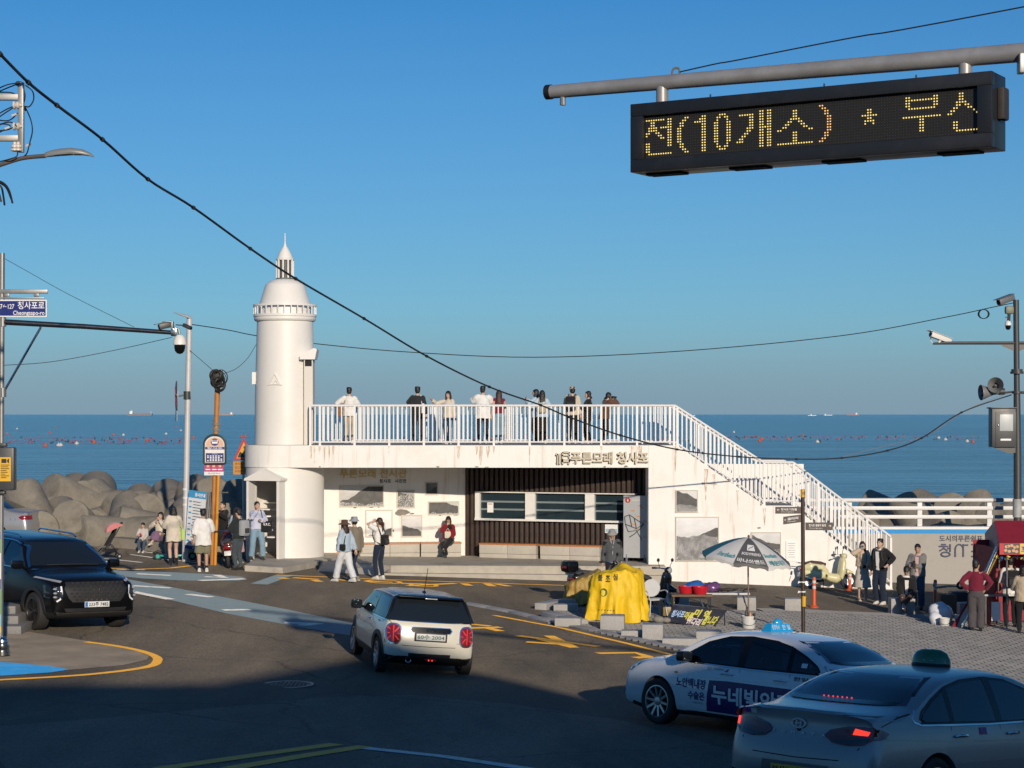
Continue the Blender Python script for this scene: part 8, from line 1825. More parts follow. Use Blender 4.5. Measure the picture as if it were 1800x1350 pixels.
a=MB();a.prism([(.038,.05),(.165,.05),(.165,.97),(.038,.97)],0,.006,f);wb(a,'picture_panel',mat('picture_dark',(0.06,0.05,0.045),.5,var=.5,scale=8),t,0)
a=MB();a.prism([(.168,.05),(.32,.05),(.32,.97),(.168,.97)],0,.006,f);wb(a,'yellow_panel',mat('panel_yellow',(0.66,0.46,0.06),.5),t,0)
for k,(u,v) in enumerate(((.055,.70),(.075,.75),(.10,.80),(.125,.65),(.05,.38),(.08,.30),(.115,.35),(.145,.70),(.14,.28))):
    a=MB();a.prism([(u+.014*math.cos(q),v+.13*math.sin(q)) for q in np.linspace(0,2*math.pi,13)[:-1]],.006,.010,f);wb(a,'pancake',mat('pancake',(0.60,0.34,0.20),.6,var=.1),t,0)
a=MB();text_into(a,'호떡',lambda u,v,d=0:f(.178+.13*u,.2+.6*v,.010),bold=.04);wb(a,'lettering',mat('panel_purple',(0.12,0.04,0.30),.5),t,0)
for k in range(16):  # foil bunting
    u=MB();x=1753+k*7;c=T_(x,981+1.5*math.sin(k*1.3),-.06);rr=random.Random(k);u.add([c+V(rr.uniform(-.06,.06),rr.uniform(-.03,.03),rr.uniform(-.07,.07)) for _ in range(6)],[(0,1,2),(2,3,4),(1,3,5),(0,4,5)]);wb(u,'foil_tag',M_CHR if k%3 else MATS['panel_yellow'],t,0)
a=MB();a.tube([T_(1752,980,-.06),T_(1960,982,-.06)],.008,5);wb(a,'bunting_string',M_CAB,t)
a=MB();b0_=T_(1760,978,.02);
for(x0,y0,x1,y1,o0,r_,mm) in((1752,960,1690,1108,0,.03,M_STN),(1754,975,1722,1040,.1,.022,mat('brass_tube',(0.45,0.30,0.06),.4,.5)),(1770,976,1770,1104,.1,.022,M_STL),(1757,976,1752,1098,.6,.02,M_STL)):
    a=MB();a.tube([T_(x0,y0,o0),T_(x1,y1,o0)],r_,8);wb(a,'frame_tube',mm,t)
def wall(pts,name,m):a=MB();a.add(pts,[tuple(range(len(pts)))]);wb(a,name,m,t,0)
wall([T_(1733,962,1.9),T_(1755,962,.05),T_(1706,1078,.05),T_(1688,1100,.5),T_(1722,1000,1.7)],'clear_curtain',M_CLR)
a=MB();a.add([T_(1730,1010,.0),T_(1738,1010,.0),T_(1697,1082,.0),T_(1676,1108,0),T_(1674,1100,.05)],[(0,1,2,3,4)]);wb(a,'slanted_red_flap',M_TR,t,0)
a=MB();a.add([T_(1738,1012,-.02),T_(1700,1085,-.02),T_(1678,1112,-.02),T_(1690,1082,-.04),T_(1722,1030,-.04)],[(0,1,2,3,4)]);wb(a,'slanted_clear_flap',mat('milky_vinyl',(0.42,0.41,0.42),.35,var=.2,scale=6),t,0)
a=MB();a.add([V(T_(1738,0).x,DT+1.6,gt+.05),V(xb_,DT+1.6,gt+.05),V(xb_,DT+1.6,ze),V(T_(1738,0).x,DT+1.6,ze)],[(0,1,2,3)]);wb(a,'back_curtain',M_TR,t,0)
a=MB();a.add([V(T_(1757,0).x,DT+.1,ze-.1),V(T_(1740,0).x,DT+1.6,ze-.1),V(T_(1738,0).x,DT+1.6,gt),V(T_(1748,0).x,DT+.4,gt)],[(0,1,2,3)]);wb(a,'side_curtain',M_TR,t,0)
t=thing('stall_cart','steel trolley with a white printed sheet inside the red stall','cart',V(T_(1764,0).x,DT+.5,gt));a=MB();a.bbox((0.05,0,.80),(.9,.5,.05),.01);a.build('counter',M_STL,t);a=MB();[a.tube([(sx,sy,.1),(sx,sy,.8)],.02,8) for sx in(-.36,.46) for sy in(-.22,.22)];a.build('leg',M_STL,t);a=MB();a.bbox((-.12,-.26,.42),(.22,.012,.46),.004);a.build('printed_sheet',MATS['notice_white'],t);a=MB();[a.lathe([(.03,-.02),(.06,-.02),(.06,.02),(.03,.02)],12,(sx,-.22,.06),'y') for sx in(-.36,.46)];a.build('castor',M_TYR,t)
# bags, pails and cartons beside it
q=gp(1658,1098);bagheap('big white plastic sack standing beside the stall',q+V(0,.25,0),(.30,.24,.30),M_WHB,2,'plastic_sack');q=gp(1648,1100);bagheap('small crumpled white bag leaning on the big white sack',q+V(-.02,.1,0),(.16,.14,.18),M_WHB,9,'plastic_sack')
bucket('white pail with wire handle in front of the stall flap',gp(1660,1102),.125,.22,M_PAIL);bucket('white paint pail with a green label behind the stall flap',gp(1689,1099),.15,.26,M_PAIL)
q=gp(1689,1099);a=MB();a.lathe([(.146,.08),(.152,.15)],20,q,a0=R(200),a1=R(300));o=a.build('green_label',mat('label_green',(0.04,0.30,0.24),.5),None);o.parent=bpy.data.objects['bucket.002'];o.data.transform(Matrix.Translation(-bpy.data.objects['bucket.002'].location))
def carton(label,px,py,w,d,h,m,z=0,rz=0):q=gp(px,py);t=thing('carton',label,'box',q+V(0,d/2,z),rz);a=MB();a.bbox((0,0,h/2),(w,d,h),.01);a.build('box',m,t);a=MB();a.box((0,0,h+.002),(w*.12,d*.98,.004));a.build('tape',M_CONC,t)
M_CTN=mat('brown_carton',(0.17,0.10,0.06),.8,var=.1);carton('brown carton left of the dark crate behind the white sack',1668,1078,.42,.4,.48,M_CTN);carton('dark grey crate stacked behind the brown carton',1690,1076,.50,.5,.52,M_STLD);carton('grey plastic crate behind the paint pail',1702,1090,.40,.4,.42,mat('grey_crate',(0.2,0.2,0.21),.5))
q=gp(1676,1074);t=thing('folded_trolley','folded steel hand trolley lying on the crates','trolley',q+V(.05,.3,.56));a=MB();a.tube(smoothpath([V(-.45,0,.12),V(-.42,0,.02),V(0,0,.06),V(.45,0,.0)],4),.016,6);a.tube(smoothpath([V(-.45,.25,.12),V(-.42,.25,.02),V(0,.25,.06),V(.45,.25,.0)],4),.016,6);[a.tube([(x,0,.05),(x,.25,.05)],.012,6) for x in(-.4,-.1,.2)];a.build('frame',M_STL,t);a=MB();a.lathe([(.05,-.02),(.11,-.02),(.11,.02),(.05,.02)],18,(.2,-.03,.09),'y');a.build('wheel',M_TYR,t)
# ---- pushchair
q=gp(186,983);t=thing('pushchair','empty black pushchair with a salmon pink hood','pushchair',q+V(.0,.3,0),R(20));M_PC=cloth('pushchair_black',(0.018,0.018,0.02));M_PCH=cloth('pushchair_pink',(0.55,0.20,0.20))
for sy in(-.22,.22):
    a=MB();a.tube([(-.32,sy,.12),(.05,sy,.48),(.24,sy,.80),(.34,sy,.98)],.014,8);a.tube([(.30,sy,.10),(.08,sy,.42),(-.05,sy,.36)],.014,8);a.build('frame',M_BLK,t)
for wx,wy in((-.34,-.2),(-.34,.2),(.30,-.22),(.30,.22)):a=MB();a.lathe([(.03,-.02),(.07,-.025),(.075,0),(.07,.025),(.03,.02)],16,(wx,wy,.075),'y');o=a.build('wheel',M_TYR,t);a=MB();a.lathe([(0,-.022),(.032,-.022),(.032,.022),(0,.022)],10,(wx,wy,.075),'y');a.build('hub',M_RIM,o)
a=MB();a.add([(-.10,-.2,.36),(-.10,.2,.36),(.02,.2,.36),(.02,-.2,.36),(.24,-.2,.86),(.24,.2,.86),(.20,.2,.88),(.20,-.2,.88),(-.30,-.2,.30),(-.30,.2,.30)],[(8,9,1,0),(0,1,2,3),(3,2,5,4),(4,5,6,7),(0,3,4,7),(1,2,5,6)]);a.build('seat',M_PC,t,0)
a=MB();vs=[]
for j in range(6):
    q_=R(-10+28*j)
    vs+=[(.16-.30*math.cos(q_)+.06,y,.80+.24*math.sin(q_)) for y in(-.25,-.12,0,.12,.25)]
a.add(vs,[(j*5+k,j*5+k+1,(j+1)*5+k+1,(j+1)*5+k) for j in range(5) for k in range(4)]+[tuple(j*5 for j in range(6)),tuple(j*5+4 for j in range(6))]);a.build('hood',M_PCH,t,60)
a=MB();a.tube(smoothpath([V(.34,-.22,.98),V(.40,-.1,1.03),V(.40,.1,1.03),V(.34,.22,.98)],4),.018,8);a.build('handle',M_BLK,t);a=MB();a.bbox((.06,0,.24),(.36,.34,.12),.03);a.build('basket',M_PC,t)
# ---- turquoise kick scooter
q=gp(298,986);t=thing('kick_scooter','turquoise electric kick scooter parked behind the woman in the white shirt','scooter',q+V(.1,.25,0),R(6));M_TQ=mat('turquoise_paint',(0.01,0.30,0.26),.35)
for wx in(-.48,.52):a=MB();a.lathe([(.06,-.03),(.11,-.035),(.12,0),(.11,.035),(.06,.03)],20,(wx,0,.12),'y');o=a.build('wheel',M_TYR,t);a=MB();a.lathe([(0,-.03),(.062,-.03),(.062,.03),(0,.03)],14,(wx,0,.12),'y');a.build('hub',M_TQ,o)
a=MB();a.bbox((-.02,0,.14),(.80,.16,.06),.02);a.build('deck',M_TQ,t);a=MB();a.tube([(.52,0,.14),(.44,0,.40),(.36,0,1.05)],[.03,.032,.025],10);a.build('stem',M_TQ,t);a=MB();a.tube([(.34,-.24,1.06),(.36,0,1.05),(.34,.24,1.06)],.016,8);a.build('handlebar',M_BLK,t);a=MB();a.tube([(-.62,0,.20),(-.48,0,.26),(-.36,0,.20)],[.03,.05,.03],8);a.build('mudguard',M_BLK,t)

# ============================================================ people
SKINS=[mat('skin_light',(0.52,0.34,0.25),0.55,var=0.06,scale=9,spec=0.35),mat('skin_tan',(0.42,0.26,0.18),0.55,var=0.06,scale=9,spec=0.35)]
M_HAIR=mat('black_hair',(0.012,0.010,0.009),0.42,var=0.3,scale=30,bump=0.5,bscale=90)
M_HAIRB=mat('brown_hair',(0.045,0.020,0.014),0.42,var=0.3,scale=30,bump=0.5,bscale=90)
M_EYE=mat('dark_eye',(0.01,0.008,0.008),0.2,var=0);M_LIP=mat('lip',(0.30,0.10,0.085),0.5,var=0)
def ering(mb,rings,n=14):
    """rings: (centre, rx, ry) lofted along their order, closed at both ends"""
    vs=[];m=len(rings)
    for c,rx,ry in rings:
        vs+=[V(c[0]+rx*math.cos(2*math.pi*k/n),c[1]+ry*math.sin(2*math.pi*k/n),c[2]) for k in range(n)]
    mb.add(vs,[(i*n+k,i*n+(k+1)%n,(i+1)*n+(k+1)%n,(i+1)*n+k) for i in range(m-1) for k in range(n)]+[tuple(range(n-1,-1,-1)),tuple((m-1)*n+k for k in range(n))])
def ik(a,b,l1,l2,pole):
    d=b-a;L=d.length
    if L>(l1+l2)*0.999:b=a+d*((l1+l2)*0.999/L);d=b-a;L=d.length
    u=d/L;x=(l1*l1-l2*l2+L*L)/(2*L);h=math.sqrt(max(0,l1*l1-x*x));pv=pole-u*pole.dot(u);pv.normalize()
    return a+u*x+pv*h,b
PRE={'down':((.25,-.03,.82),(.35,.7,0)),'rail':((.17,-.36,1.12),(.6,.4,-.6)),'phone':((.06,-.27,1.17),(.7,.3,-.6)),'phone_up':((.08,-.27,1.36),(.8,.1,-.6)),'camera':((.075,-.20,1.50),(.9,0,-.5)),
       'brow':((.03,-.15,1.60),(.8,-.4,.1)),'hip':((.20,-.02,1.0),(1,.55,.1)),'lap':((.09,-.30,.98),(.7,.4,-.3)),'cross':((-.08,-.20,1.14),(.8,.2,-.7)),'mouth':((.03,-.15,1.44),(.7,-.1,-.7)),'reach':((.20,-.50,1.30),(.6,.3,-.6)),'strap':((.13,-.15,1.25),(.8,.2,-.6)),'out':((.42,-.30,1.42),(.6,.4,-.6)),'side':((.30,-.16,1.05),(.8,.6,0)),'swing':((.24,.20,.84),(.3,.7,0)),'swingf':((.22,-.24,.86),(.3,.7,0))}
class Figure:pass
def person(label,base,H=1.70,yaw=0,top=None,bottom=None,sleeve=1.0,hem=0.90,loose=0.0,legs='stand',legw=0.0,leg_len=1.0,kind='trousers',hair='short',hairm=None,arms=('down','down'),lean=0,headyaw=0,nod=0,shoes=None,skin=0,pz=None,hat=None,socks=None,collar=None,women=False,skirt=None,group=None,jacket=None):
    if jacket is not None:sleeve=0
    t=thing('person',label,'person',base,R(yaw));k=H/1.70;t.scale=(k,k,k);rnd=random.Random(hash(label)%99991 if False else sum(ord(c)*(i+1) for i,c in enumerate(label)))
    F=Figure();F.t=t;F.k=k;F.base=Vector(base);F.yaw=yaw
    if pz is None:pz=.90
    dz=pz-.90;hipc=V(0,0,pz);RL=Matrix.Rotation(R(lean),3,'X')
    U=lambda p:hipc+RL@(V(*p)+V(0,0,dz)-hipc);F.U=U
    sw=.138 if women else .157
    # joints
    J={}
    for s,nm in((1,'L'),(-1,'R')):
        a=arms[0] if s>0 else arms[1];tg,pole=PRE[a] if isinstance(a,str) else a
        sh=U((s*sw,0.01,1.385));h=V(tg[0]*s,tg[1],tg[2]+dz)
        if a not in('rail',):h=U(tg if s>0 else(-tg[0],tg[1],tg[2]))
        J['sh'+nm]=sh;J['el'+nm],J['ha'+nm]=ik(sh,h,.285,.255,V(pole[0]*s,pole[1],pole[2]))
        hp=V(s*.088,0,pz)
        if legs=='stand':ft=V(s*(.085 if women else .10),rnd.uniform(-.05,.05),.085)
        elif legs=='walk':ft=V(s*.07,(-.27 if s>0 else .27),.085 if s>0 else .12)
        elif legs=='walk2':ft=V(s*.07,(.24 if s>0 else-.26),.12 if s>0 else .085)
        elif legs=='sit':ft=V(s*.10,-.42-.05*(s>0),.085)
        elif legs=='cross':ft=V(-.10 if s>0 else-.05,-.58 if s>0 else-.36,.30 if s>0 else .085)
        elif legs=='kneeup':ft=V(s*.10,-.38,.085)
        elif legs=='wide':ft=V(s*.17,0,.085)
        J['hi'+nm]=hp;J['kn'+nm],J['fo'+nm]=ik(hp,ft,.425,.405,V(s*.12,-1,.25))
    F.J=J
    HR=RL@Matrix.Rotation(R(headyaw),3,'Z')@Matrix.Rotation(R(nod),3,'X');hc=U((0,-.012,1.585));F.hc=hc;F.HR=HR
    hd=lambda x,y,z:hc+HR@V(x,y,z)
    # ---- body
    b=MB()
    rings=[((0,0,.84),.13,.095),((0,0,.93),.155,.105),((0,0,1.04),.122 if women else .135,.088),((0,-.005,1.20),.140 if women else .152,.102 if women else .10),((0,0,1.31),.140 if women else .158,.098),((0,.01,1.40),.11,.07),((0,.012,1.45),.055,.055)]
    ering(b,[(U(c),rx,ry) for c,rx,ry in rings])
    b.tube([U((0,.012,1.42)),hd(0,.01,-.06)],[.056,.050],10)
    b.ball(hc,(.073,.093,.113),16,rot=HR);b.ball(hd(0,-.03,-.055),(.055,.062,.06),12,rot=HR);b.ball(hd(0,-.098,-.012),(.014,.018,.024),8,rot=HR)
    for s,nm in((1,'L'),(-1,'R')):
        b.ball(hd(s*.075,.008,-.012),(.012,.022,.032),8,rot=HR)
        b.ball(J['sh'+nm],.062,10);b.tube([J['sh'+nm],J['sh'+nm].lerp(J['el'+nm],.5),J['el'+nm],J['el'+nm].lerp(J['ha'+nm],.3),J['ha'+nm]],[.054,.048,.040,.040,.027],10);b.ball(J['el'+nm],.04,8)
        fo=J['fo'+nm];b.tube([J['hi'+nm],J['hi'+nm].lerp(J['kn'+nm],.5),J['kn'+nm],J['kn'+nm].lerp(fo,.3),fo+V(0,0,0)],[.088,.074,.054,.056,.036],12);b.ball(J['kn'+nm],.056,8)
        b.tube([fo+V(0,.02,-.02),fo+V(0,-.12,-.055)],[.036,.028],8)
    vs,fs=remesh(b,.0185,2)
    m=MB();m.add(vs,fs,0)
    for s,nm in((1,'L'),(-1,'R')):  # hands: palm, four unequal bent fingers, thumb from the palm's side
        w=J['ha'+nm];d=(w-J['el'+nm]).normalized();sd_=d.cross(V(0,-1,0.2)).normalized() if abs(d.y)<.9 else d.cross(V(0,0,1)).normalized();nn=sd_.cross(d).normalized()
        p0=w+d*.005;m.tube([p0-d*.02,p0+d*.03,p0+d*.075],[.026,.034,.030],8)
        for q,(o,l) in enumerate(((-.027,.066),(-.009,.078),(.009,.074),(.026,.058))):
            r0=p0+d*.070+sd_*o;k1=r0+d*l*.5+nn*.012;k2=k1+d*l*.30+nn*.022;m.tube([r0,k1,k2],[.0095,.009,.0075],6)
        r0=p0+d*.025-sd_*.028;m.tube([r0,r0+d*.03-sd_*.022+nn*.012,r0+d*.058-sd_*.024+nn*.024],[.011,.010,.008],6)
        m.ball(hd(s*.029,-.083,.012),(.013,.008,.0075),8,1,rot=HR);m.ball(hd(s*.030,-.086,.034),(.020,.007,.005),8,1,rot=HR)
    m.ball(hd(0,-.088,-.055),(.022,.008,.008),8,2,rot=HR)
    m.build('body',[SKINS[skin],M_EYE,M_LIP],t,60)
    # ---- clothes
    def rough(vs,amt,sc=9.0):
        return[p+V(mnoise.noise(p*sc+V(rnd.random(),7,0)),mnoise.noise(p*sc+V(0,3,5)),mnoise.noise(p*sc*0.8+V(9,0,2)))*amt for p in vs]
    def garment(mb,name,mm,vox=.020,amt=.010,it=2,label=None):
        vs,fs=remesh(mb,vox,it);g=MB();g.add(rough(vs,amt),fs);return g.build(name,mm,t,60,label=label)
    seated=legs in('sit','cross','kneeup')
    if bottom is not None and kind in('trousers','shorts'):
        g=MB();e=.014+legw*.3
        ering(g,[(V(0,0,pz-.07),.145+e,.10+e),(V(0,0,pz+.02),.160+e*.5,.112+e*.5),(U((0,0,1.02)),.142,.098)])
        for nm in 'LR':
            hi,kn,fo=J['hi'+nm],J['kn'+nm],J['fo'+nm];end=fo if kind=='trousers' else hi.lerp(kn,.92)
            if kind=='trousers':end=kn.lerp(fo,leg_len*0.97);g.tube([hi,hi.lerp(kn,.5),kn,kn.lerp(end,.5),end],[.098+legw*.6,.086+legw,.070+legw*1.2,.066+legw*1.3,.060+legw*1.5],14)
            else:g.tube([hi,hi.lerp(kn,.5),end],[.10+legw,.098+legw,.098+legw*1.3],14)
        garment(g,kind,bottom,.020,.009+legw*.1)
    if skirt is not None:
        mm,z1,w1=skirt;g=MB()
        if seated:
            kn=(J['knL']+J['knR'])/2;fo=(J['foL']+J['foR'])/2;fo.z=max(fo.z,z1)
            g.tube([V(0,.02,pz),V(0,0,pz).lerp(kn,.5),kn+V(0,-.03,0),kn.lerp(fo,.6)],[.17,.17,.15,.15+w1],16)
        else:ering(g,[(U((0,0,1.02)),.14,.10),(V(0,0,pz),.175,.13),(V(0,0,(pz+z1)/2),.19+w1*.5,.15+w1*.5),(V(0,0,z1),.20+w1,.165+w1)],20)
        garment(g,'skirt',mm,.022,.016)
    if top is not None:
        g=MB();e=.018+loose
        z0=hem;rg=[(U((0,0,z0)),.160+e*1.1,.108+e*1.1)]
        if z0<1.0:rg.append((U((0,0,1.02)),.142+e,.095+e))
        rg+=[(U((0,-.005,1.18)),(.145 if women else .155)+e,.104+e),(U((0,0,1.31)),(.140 if women else .158)+e*.6,.100+e*.7),(U((0,.01,1.385)),.112+e*.3,.075+e*.3),(U((0,.012,1.45)),.062,.060)]
        ering(g,rg,16)
        for nm in 'LR':
            sh,el,ha=J['sh'+nm],J['el'+nm],J['ha'+nm];g.ball(sh,.060+e*.3,10)
            if sleeve>=1:g.tube([sh,sh.lerp(el,.5),el,el.lerp(ha,.5),el.lerp(ha,.94)],[.058+e*.4,.056+e*.6,.052+e*.6,.046+e*.6,.037+e*.6],12)
            elif sleeve>.5:end=el.lerp(ha,.35);g.tube([sh,sh.lerp(el,.5),el,end],[.062+e*.5,.06+e*.7,.058+e*.7,.056+e*.8],12)
            elif sleeve>0:end=sh.lerp(el,.80);g.tube([sh,sh.lerp(el,.5),end],[.064+e*.5,.064+e*.8,.068+e*.9],12)
        garment(g,'top',top,.0195,.010+loose*.12)
    if jacket is not None:  # open front: two panels over a shirt
        g=MB();e=.034+loose
        for s in(1,-1):
            pts=[]
            for z,w in((hem,1.12),(1.05,1.05),(1.2,1.02),(1.33,1.0),(1.41,.8)):
                pts.append((U((s*.085*w,-.01,z)),.085*w+e*.6,.098+e*.8))
            ering(g,pts,12)
        for nm in 'LR':
            sh,el,ha=J['sh'+nm],J['el'+nm],J['ha'+nm];g.ball(sh,.084,10);g.tube([sh,sh.lerp(el,.5),el,el.lerp(ha,.5),el.lerp(ha,.95)],[.082,.080,.076,.070,.056],12)
        garment(g,'jacket',jacket,.020,.010)
        q=MB();q.add([U((x,y,z)) for x,y,z in((-.05,-.128-e*.75,1.38),(.05,-.128-e*.75,1.38),(.028,-.136-e*.8,1.0),(-.028,-.136-e*.8,1.0))],[(0,1,2,3)]);q.build('shirt_front',collar or MATS['cloth_white'],t,0)
    sm=shoes or cloth('shoe_black',(0.02,0.02,0.02))
    for nm,s in(('L',1),('R',-1)):
        fo=J['fo'+nm];g=MB();zz=fo.z-.085
        g.tube([fo+V(0,.045,-.045),fo+V(0,-.02,-.04),fo+V(0,-.10,-.058),fo+V(0,-.165,-.062)],[.042,.047,.040,.026],12);g.tube([fo+V(0,.03,-.04),fo+V(0,.01,.01)],[.042,.040],10)
        g.v=[(p[0],p[1],max(p[2],zz+.002)) for p in g.v]
        o=g.build('shoe',sm,t,60);q=MB();q.box(fo+V(0,-.06,-.078),(.082,.25,.018));q.build('sole',sm if shoes is None else mat('sole_white',(0.6,0.58,0.54),0.7),o,0)
        if socks:q=MB();q.tube([fo+V(0,.01,-.01),fo.lerp(J['kn'+nm],socks[1])],[.043,.050 if socks[1]<.3 else .062],12);q.build('sock',socks[0],t)
    # ---- hair and hats
    hm=hairm or M_HAIR;g=MB()
    if hair != 'none':
        g.ball(hd(0,.020,.042),(.086,.096,.092),16,rot=HR);g.ball(hd(0,.045,-.01),(.078,.066,.085),14,rot=HR)
        if hair=='short':
            for i in range(14):a=rnd.uniform(0,6.28);g.ball(hd(.06*math.cos(a),.02+.06*math.sin(a)*1.1,.085+.02*rnd.random()),.030,6)
        if hair in('long','bob','half'):
            zl={'long':-.36,'bob':-.13,'half':-.25}[hair]
            ering_=[]
            for z,w,y,dth in((.05,.088,.03,.08),(-.05,.090,.048,.062),(zl*.6,.098,.070,.050),(zl,.085,.078,.034)):
                q=hd(0,0,0);p=hc+HR@V(0,y,min(z,.05));p=p if z>-.06 else U((0,y+.012,1.585+z));ering_.append((p,w,dth))
            ering(g,ering_,14)
            for s in(1,-1):g.tube([hd(s*.076,-.01,.05),hd(s*.082,-.015,-.06),U((s*.085,-.02,1.585+zl*.75))],[.022,.024,.018],8)
        if hair=='fringe':g.ball(hd(0,-.066,.066),(.060,.026,.032),10,rot=HR)
        if hair in('long','bob','half','fringe'):g.ball(hd(0,-.055,.078),(.055,.030,.026),10,rot=HR)
        if hair=='bun':g.ball(hd(0,.09,.09),.045,10)
        if hair=='tail':g.tube([hd(0,.10,.03),hd(0,.155,-.03),U((0,.14,1.42)),U((0,.125,1.30))],[.022,.036,.030,.012],8)
        vs,fs=remesh(g,.0165,1);q=MB();q.add(rough(vs,.006,22),fs);q.build('hair',hm,t,60)
    if hat:
        kind_,mm=hat;q=MB()
        pts=None
        if kind_=='bucket':prof=[(.150,.005),(.145,.018),(.098,.060),(.092,.115),(.075,.128),(0,.132),]
        elif kind_=='brim':prof=[(.185,.0),(.180,.012),(.098,.050),(.092,.115),(.070,.132),(0,.135)]
        else:prof=[(.096,.035),(.097,.07),(.085,.11),(.05,.135),(0,.142)]
        u=MB();u.lathe(prof,24);q.add([hd(p[0]*.93,p[1]*1.06+.006,p[2]) for p in u.v],u.f)
        if kind_=='cap':u=MB();u.add([hd(.07*math.cos(a),-.085-.085*math.sin(a),.045-.018*math.sin(a)) for a in np.linspace(0,math.pi,9)]+[hd(.07*math.cos(a),-.085-.085*math.sin(a),.034-.018*math.sin(a)) for a in np.linspace(0,math.pi,9)],[tuple(range(9)),tuple(range(17,8,-1))]+[(i,i+1,i+10,i+9) for i in range(8)]);q.add(u.v,u.f)
        q.build('hat',mm,t,40)
    F.hd=hd
    return F
def onfig(F,p):return F.base+Matrix.Rotation(R(F.yaw),3,'Z')@(Vector(p)*F.k)
def prop(F,name,label,cat,group=None):
    t=thing(name,label,cat,F.base,R(F.yaw),group);t.scale=(F.k,)*3;return t
def backpack(F,label,m,m2=None,w=.28,h=.40,dth=.15,z=1.22):
    t=prop(F,'backpack',label,'backpack');g=MB();c=F.U((0,.11+dth/2+.03,z));RX=Matrix.Rotation(0,3,'X')
    g.bbox(c,(w,dth,h),.05);g.bbox(c+V(0,dth*.5,-h*.16),(w*.8,.07,h*.5),.03);g.build('pack',m,t)
    q=MB();q.bbox(c+V(0,dth*.56,-h*.16),(w*.66,.075,h*.36),.03);q.build('pocket',m2 or m,t)
    q=MB();q.tube([c+V(-.03,-dth*.2,h*.5),c+V(0,-dth*.2,h*.56),c+V(.03,-dth*.2,h*.5)],.008,6);q.build('grab_loop',m2 or m,t)
    for s in(1,-1):
        q=MB();P=smoothpath([c+V(s*.09,-dth*.4,h*.42),F.U((s*.105,.02,1.475)),F.U((s*.11,-.115,1.38)),F.U((s*.125,-.135,1.22)),F.U((s*.16,-.02,1.06)),c+V(s*.10,-dth*.4,-h*.40)],4);q.tube(P,.018,6);q.build('strap',m2 or m,t)
    return t
def shoulder_bag(F,label,m,s=1,w=.30,h=.28,z=.95,y=.02,cross=False,sx=.30,text=None,m2=None):
    t=prop(F,'shoulder_bag',label,'bag');c=V(s*sx,y,z);g=MB();g.bbox(c,(.09,w,h),.03);g.build('bag',m,t)
    q=MB();P=smoothpath([c+V(0,-w*.4,h*.45),F.U((s*.14,-.14,1.22)),F.U(((-s if cross else s)*.10,-.03,1.465)),F.U((s*.13,.13,1.22)),c+V(0,w*.4,h*.45)],5);q.tube(P,.012,6);q.build('strap',m2 or m,t)
    return t,c
def phone(F,label,hand='haR',m=None):
    t=prop(F,'mobile_phone',label,'phone');g=MB();g.bbox(F.J[hand]+V(0.0,-.05,.05),(.072,.010,.15),.004,rot=Matrix.Rotation(R(-30),3,'X'));g.build('case',m or M_BLK,t)
    q=MB();q.box(F.J[hand]+V(0.0,-.044,.053),(.064,.003,.135),rot=Matrix.Rotation(R(-30),3,'X'));q.build('screen',M_CGL,t,0);return t
C=cloth
W_=C('white',(0.72,0.71,0.68));CRM=C('cream',(0.60,0.54,0.44));BEI=C('beige',(0.45,0.37,0.27));BLK=C('black',(0.016,0.016,0.018));CHA=C('charcoal',(0.045,0.047,0.05));GRY=C('grey',(0.18,0.18,0.175));DEN=C('denim',(0.055,0.085,0.13));DEND=C('dark_denim',(0.016,0.026,0.048));DENL=C('light_denim',(0.20,0.31,0.40));LBL=C('light_blue',(0.42,0.55,0.66));LAV=C('lavender',(0.50,0.53,0.66));MAR=C('maroon',(0.16,0.015,0.035));BRN=C('brown',(0.12,0.06,0.035));KHA=C('khaki',(0.21,0.20,0.13));TAU=C('taupe',(0.20,0.17,0.13));PUR=C('purple',(0.20,0.12,0.20));PNK=C('pink',(0.55,0.36,0.37));RED=C('red',(0.45,0.02,0.03));GRN=C('lime',(0.42,0.62,0.16));TAN=C('tan_leather',(0.28,0.12,0.045));WSH=C('shoe_white',(0.66,0.64,0.60));BRS=C('trouser_brown',(0.075,0.045,0.035))
def deck(px,d):p=at(px,0,d);return V(p.x,d,ZD+0.014)
# -- on the terrace
f=person('man in white shirt and beige trousers on the terrace nearest the tower, seen from behind',deck(614,60.35),1.74,172,W_,BEI,1.0,.82,.03,arms=('side','rail'),shoes=WSH)
shoulder_bag(f,'tan brown shoulder bag hanging from the man in white nearest the tower',TAN,1,.30,.34,.98,.02,sx=.27)
f=person('man in black jacket on the terrace, seen from behind with a white bag',deck(734,60.35),1.76,180,C('black_jacket',(0.025,0.026,0.03)),DEND,1.0,.86,.03,arms=('phone_up','down'))
shoulder_bag(f,'white tote bag on the shoulder of the man in the black jacket',W_,-1,.34,.30,1.05,.10,sx=.17)
f=person('woman in cream jumper on the terrace turned to the viewer, head bent',deck(788,58.6),1.60,-25,CRM,DENL,1.0,.84,.025,hair='long',arms=('down','out'),women=True,nod=14,shoes=WSH)
f=person('man in loose white T-shirt and dark trousers on the terrace, arms raised',deck(849,60.3),1.78,190,W_,DEND,.4,.74,.055,arms=('phone_up','phone_up'),headyaw=-25,shoes=WSH)
f=person('woman with dark red top and long hair beside the man in the white T-shirt',deck(877,60.4),1.66,180,MAR,DENL,0,.95,.01,hair='long',hairm=M_HAIRB,arms=('down','rail'),women=True,legw=.02,shoes=WSH)
f=person('woman with long hair holding a phone, half hidden behind the one with the small backpack',deck(942,60.5),1.68,-100,LBL,BLK,1,.80,.04,hair='long',arms=('phone_up','phone_up'),women=True)
phone(f,'phone in the hands of the half hidden long haired woman on the terrace','haL')
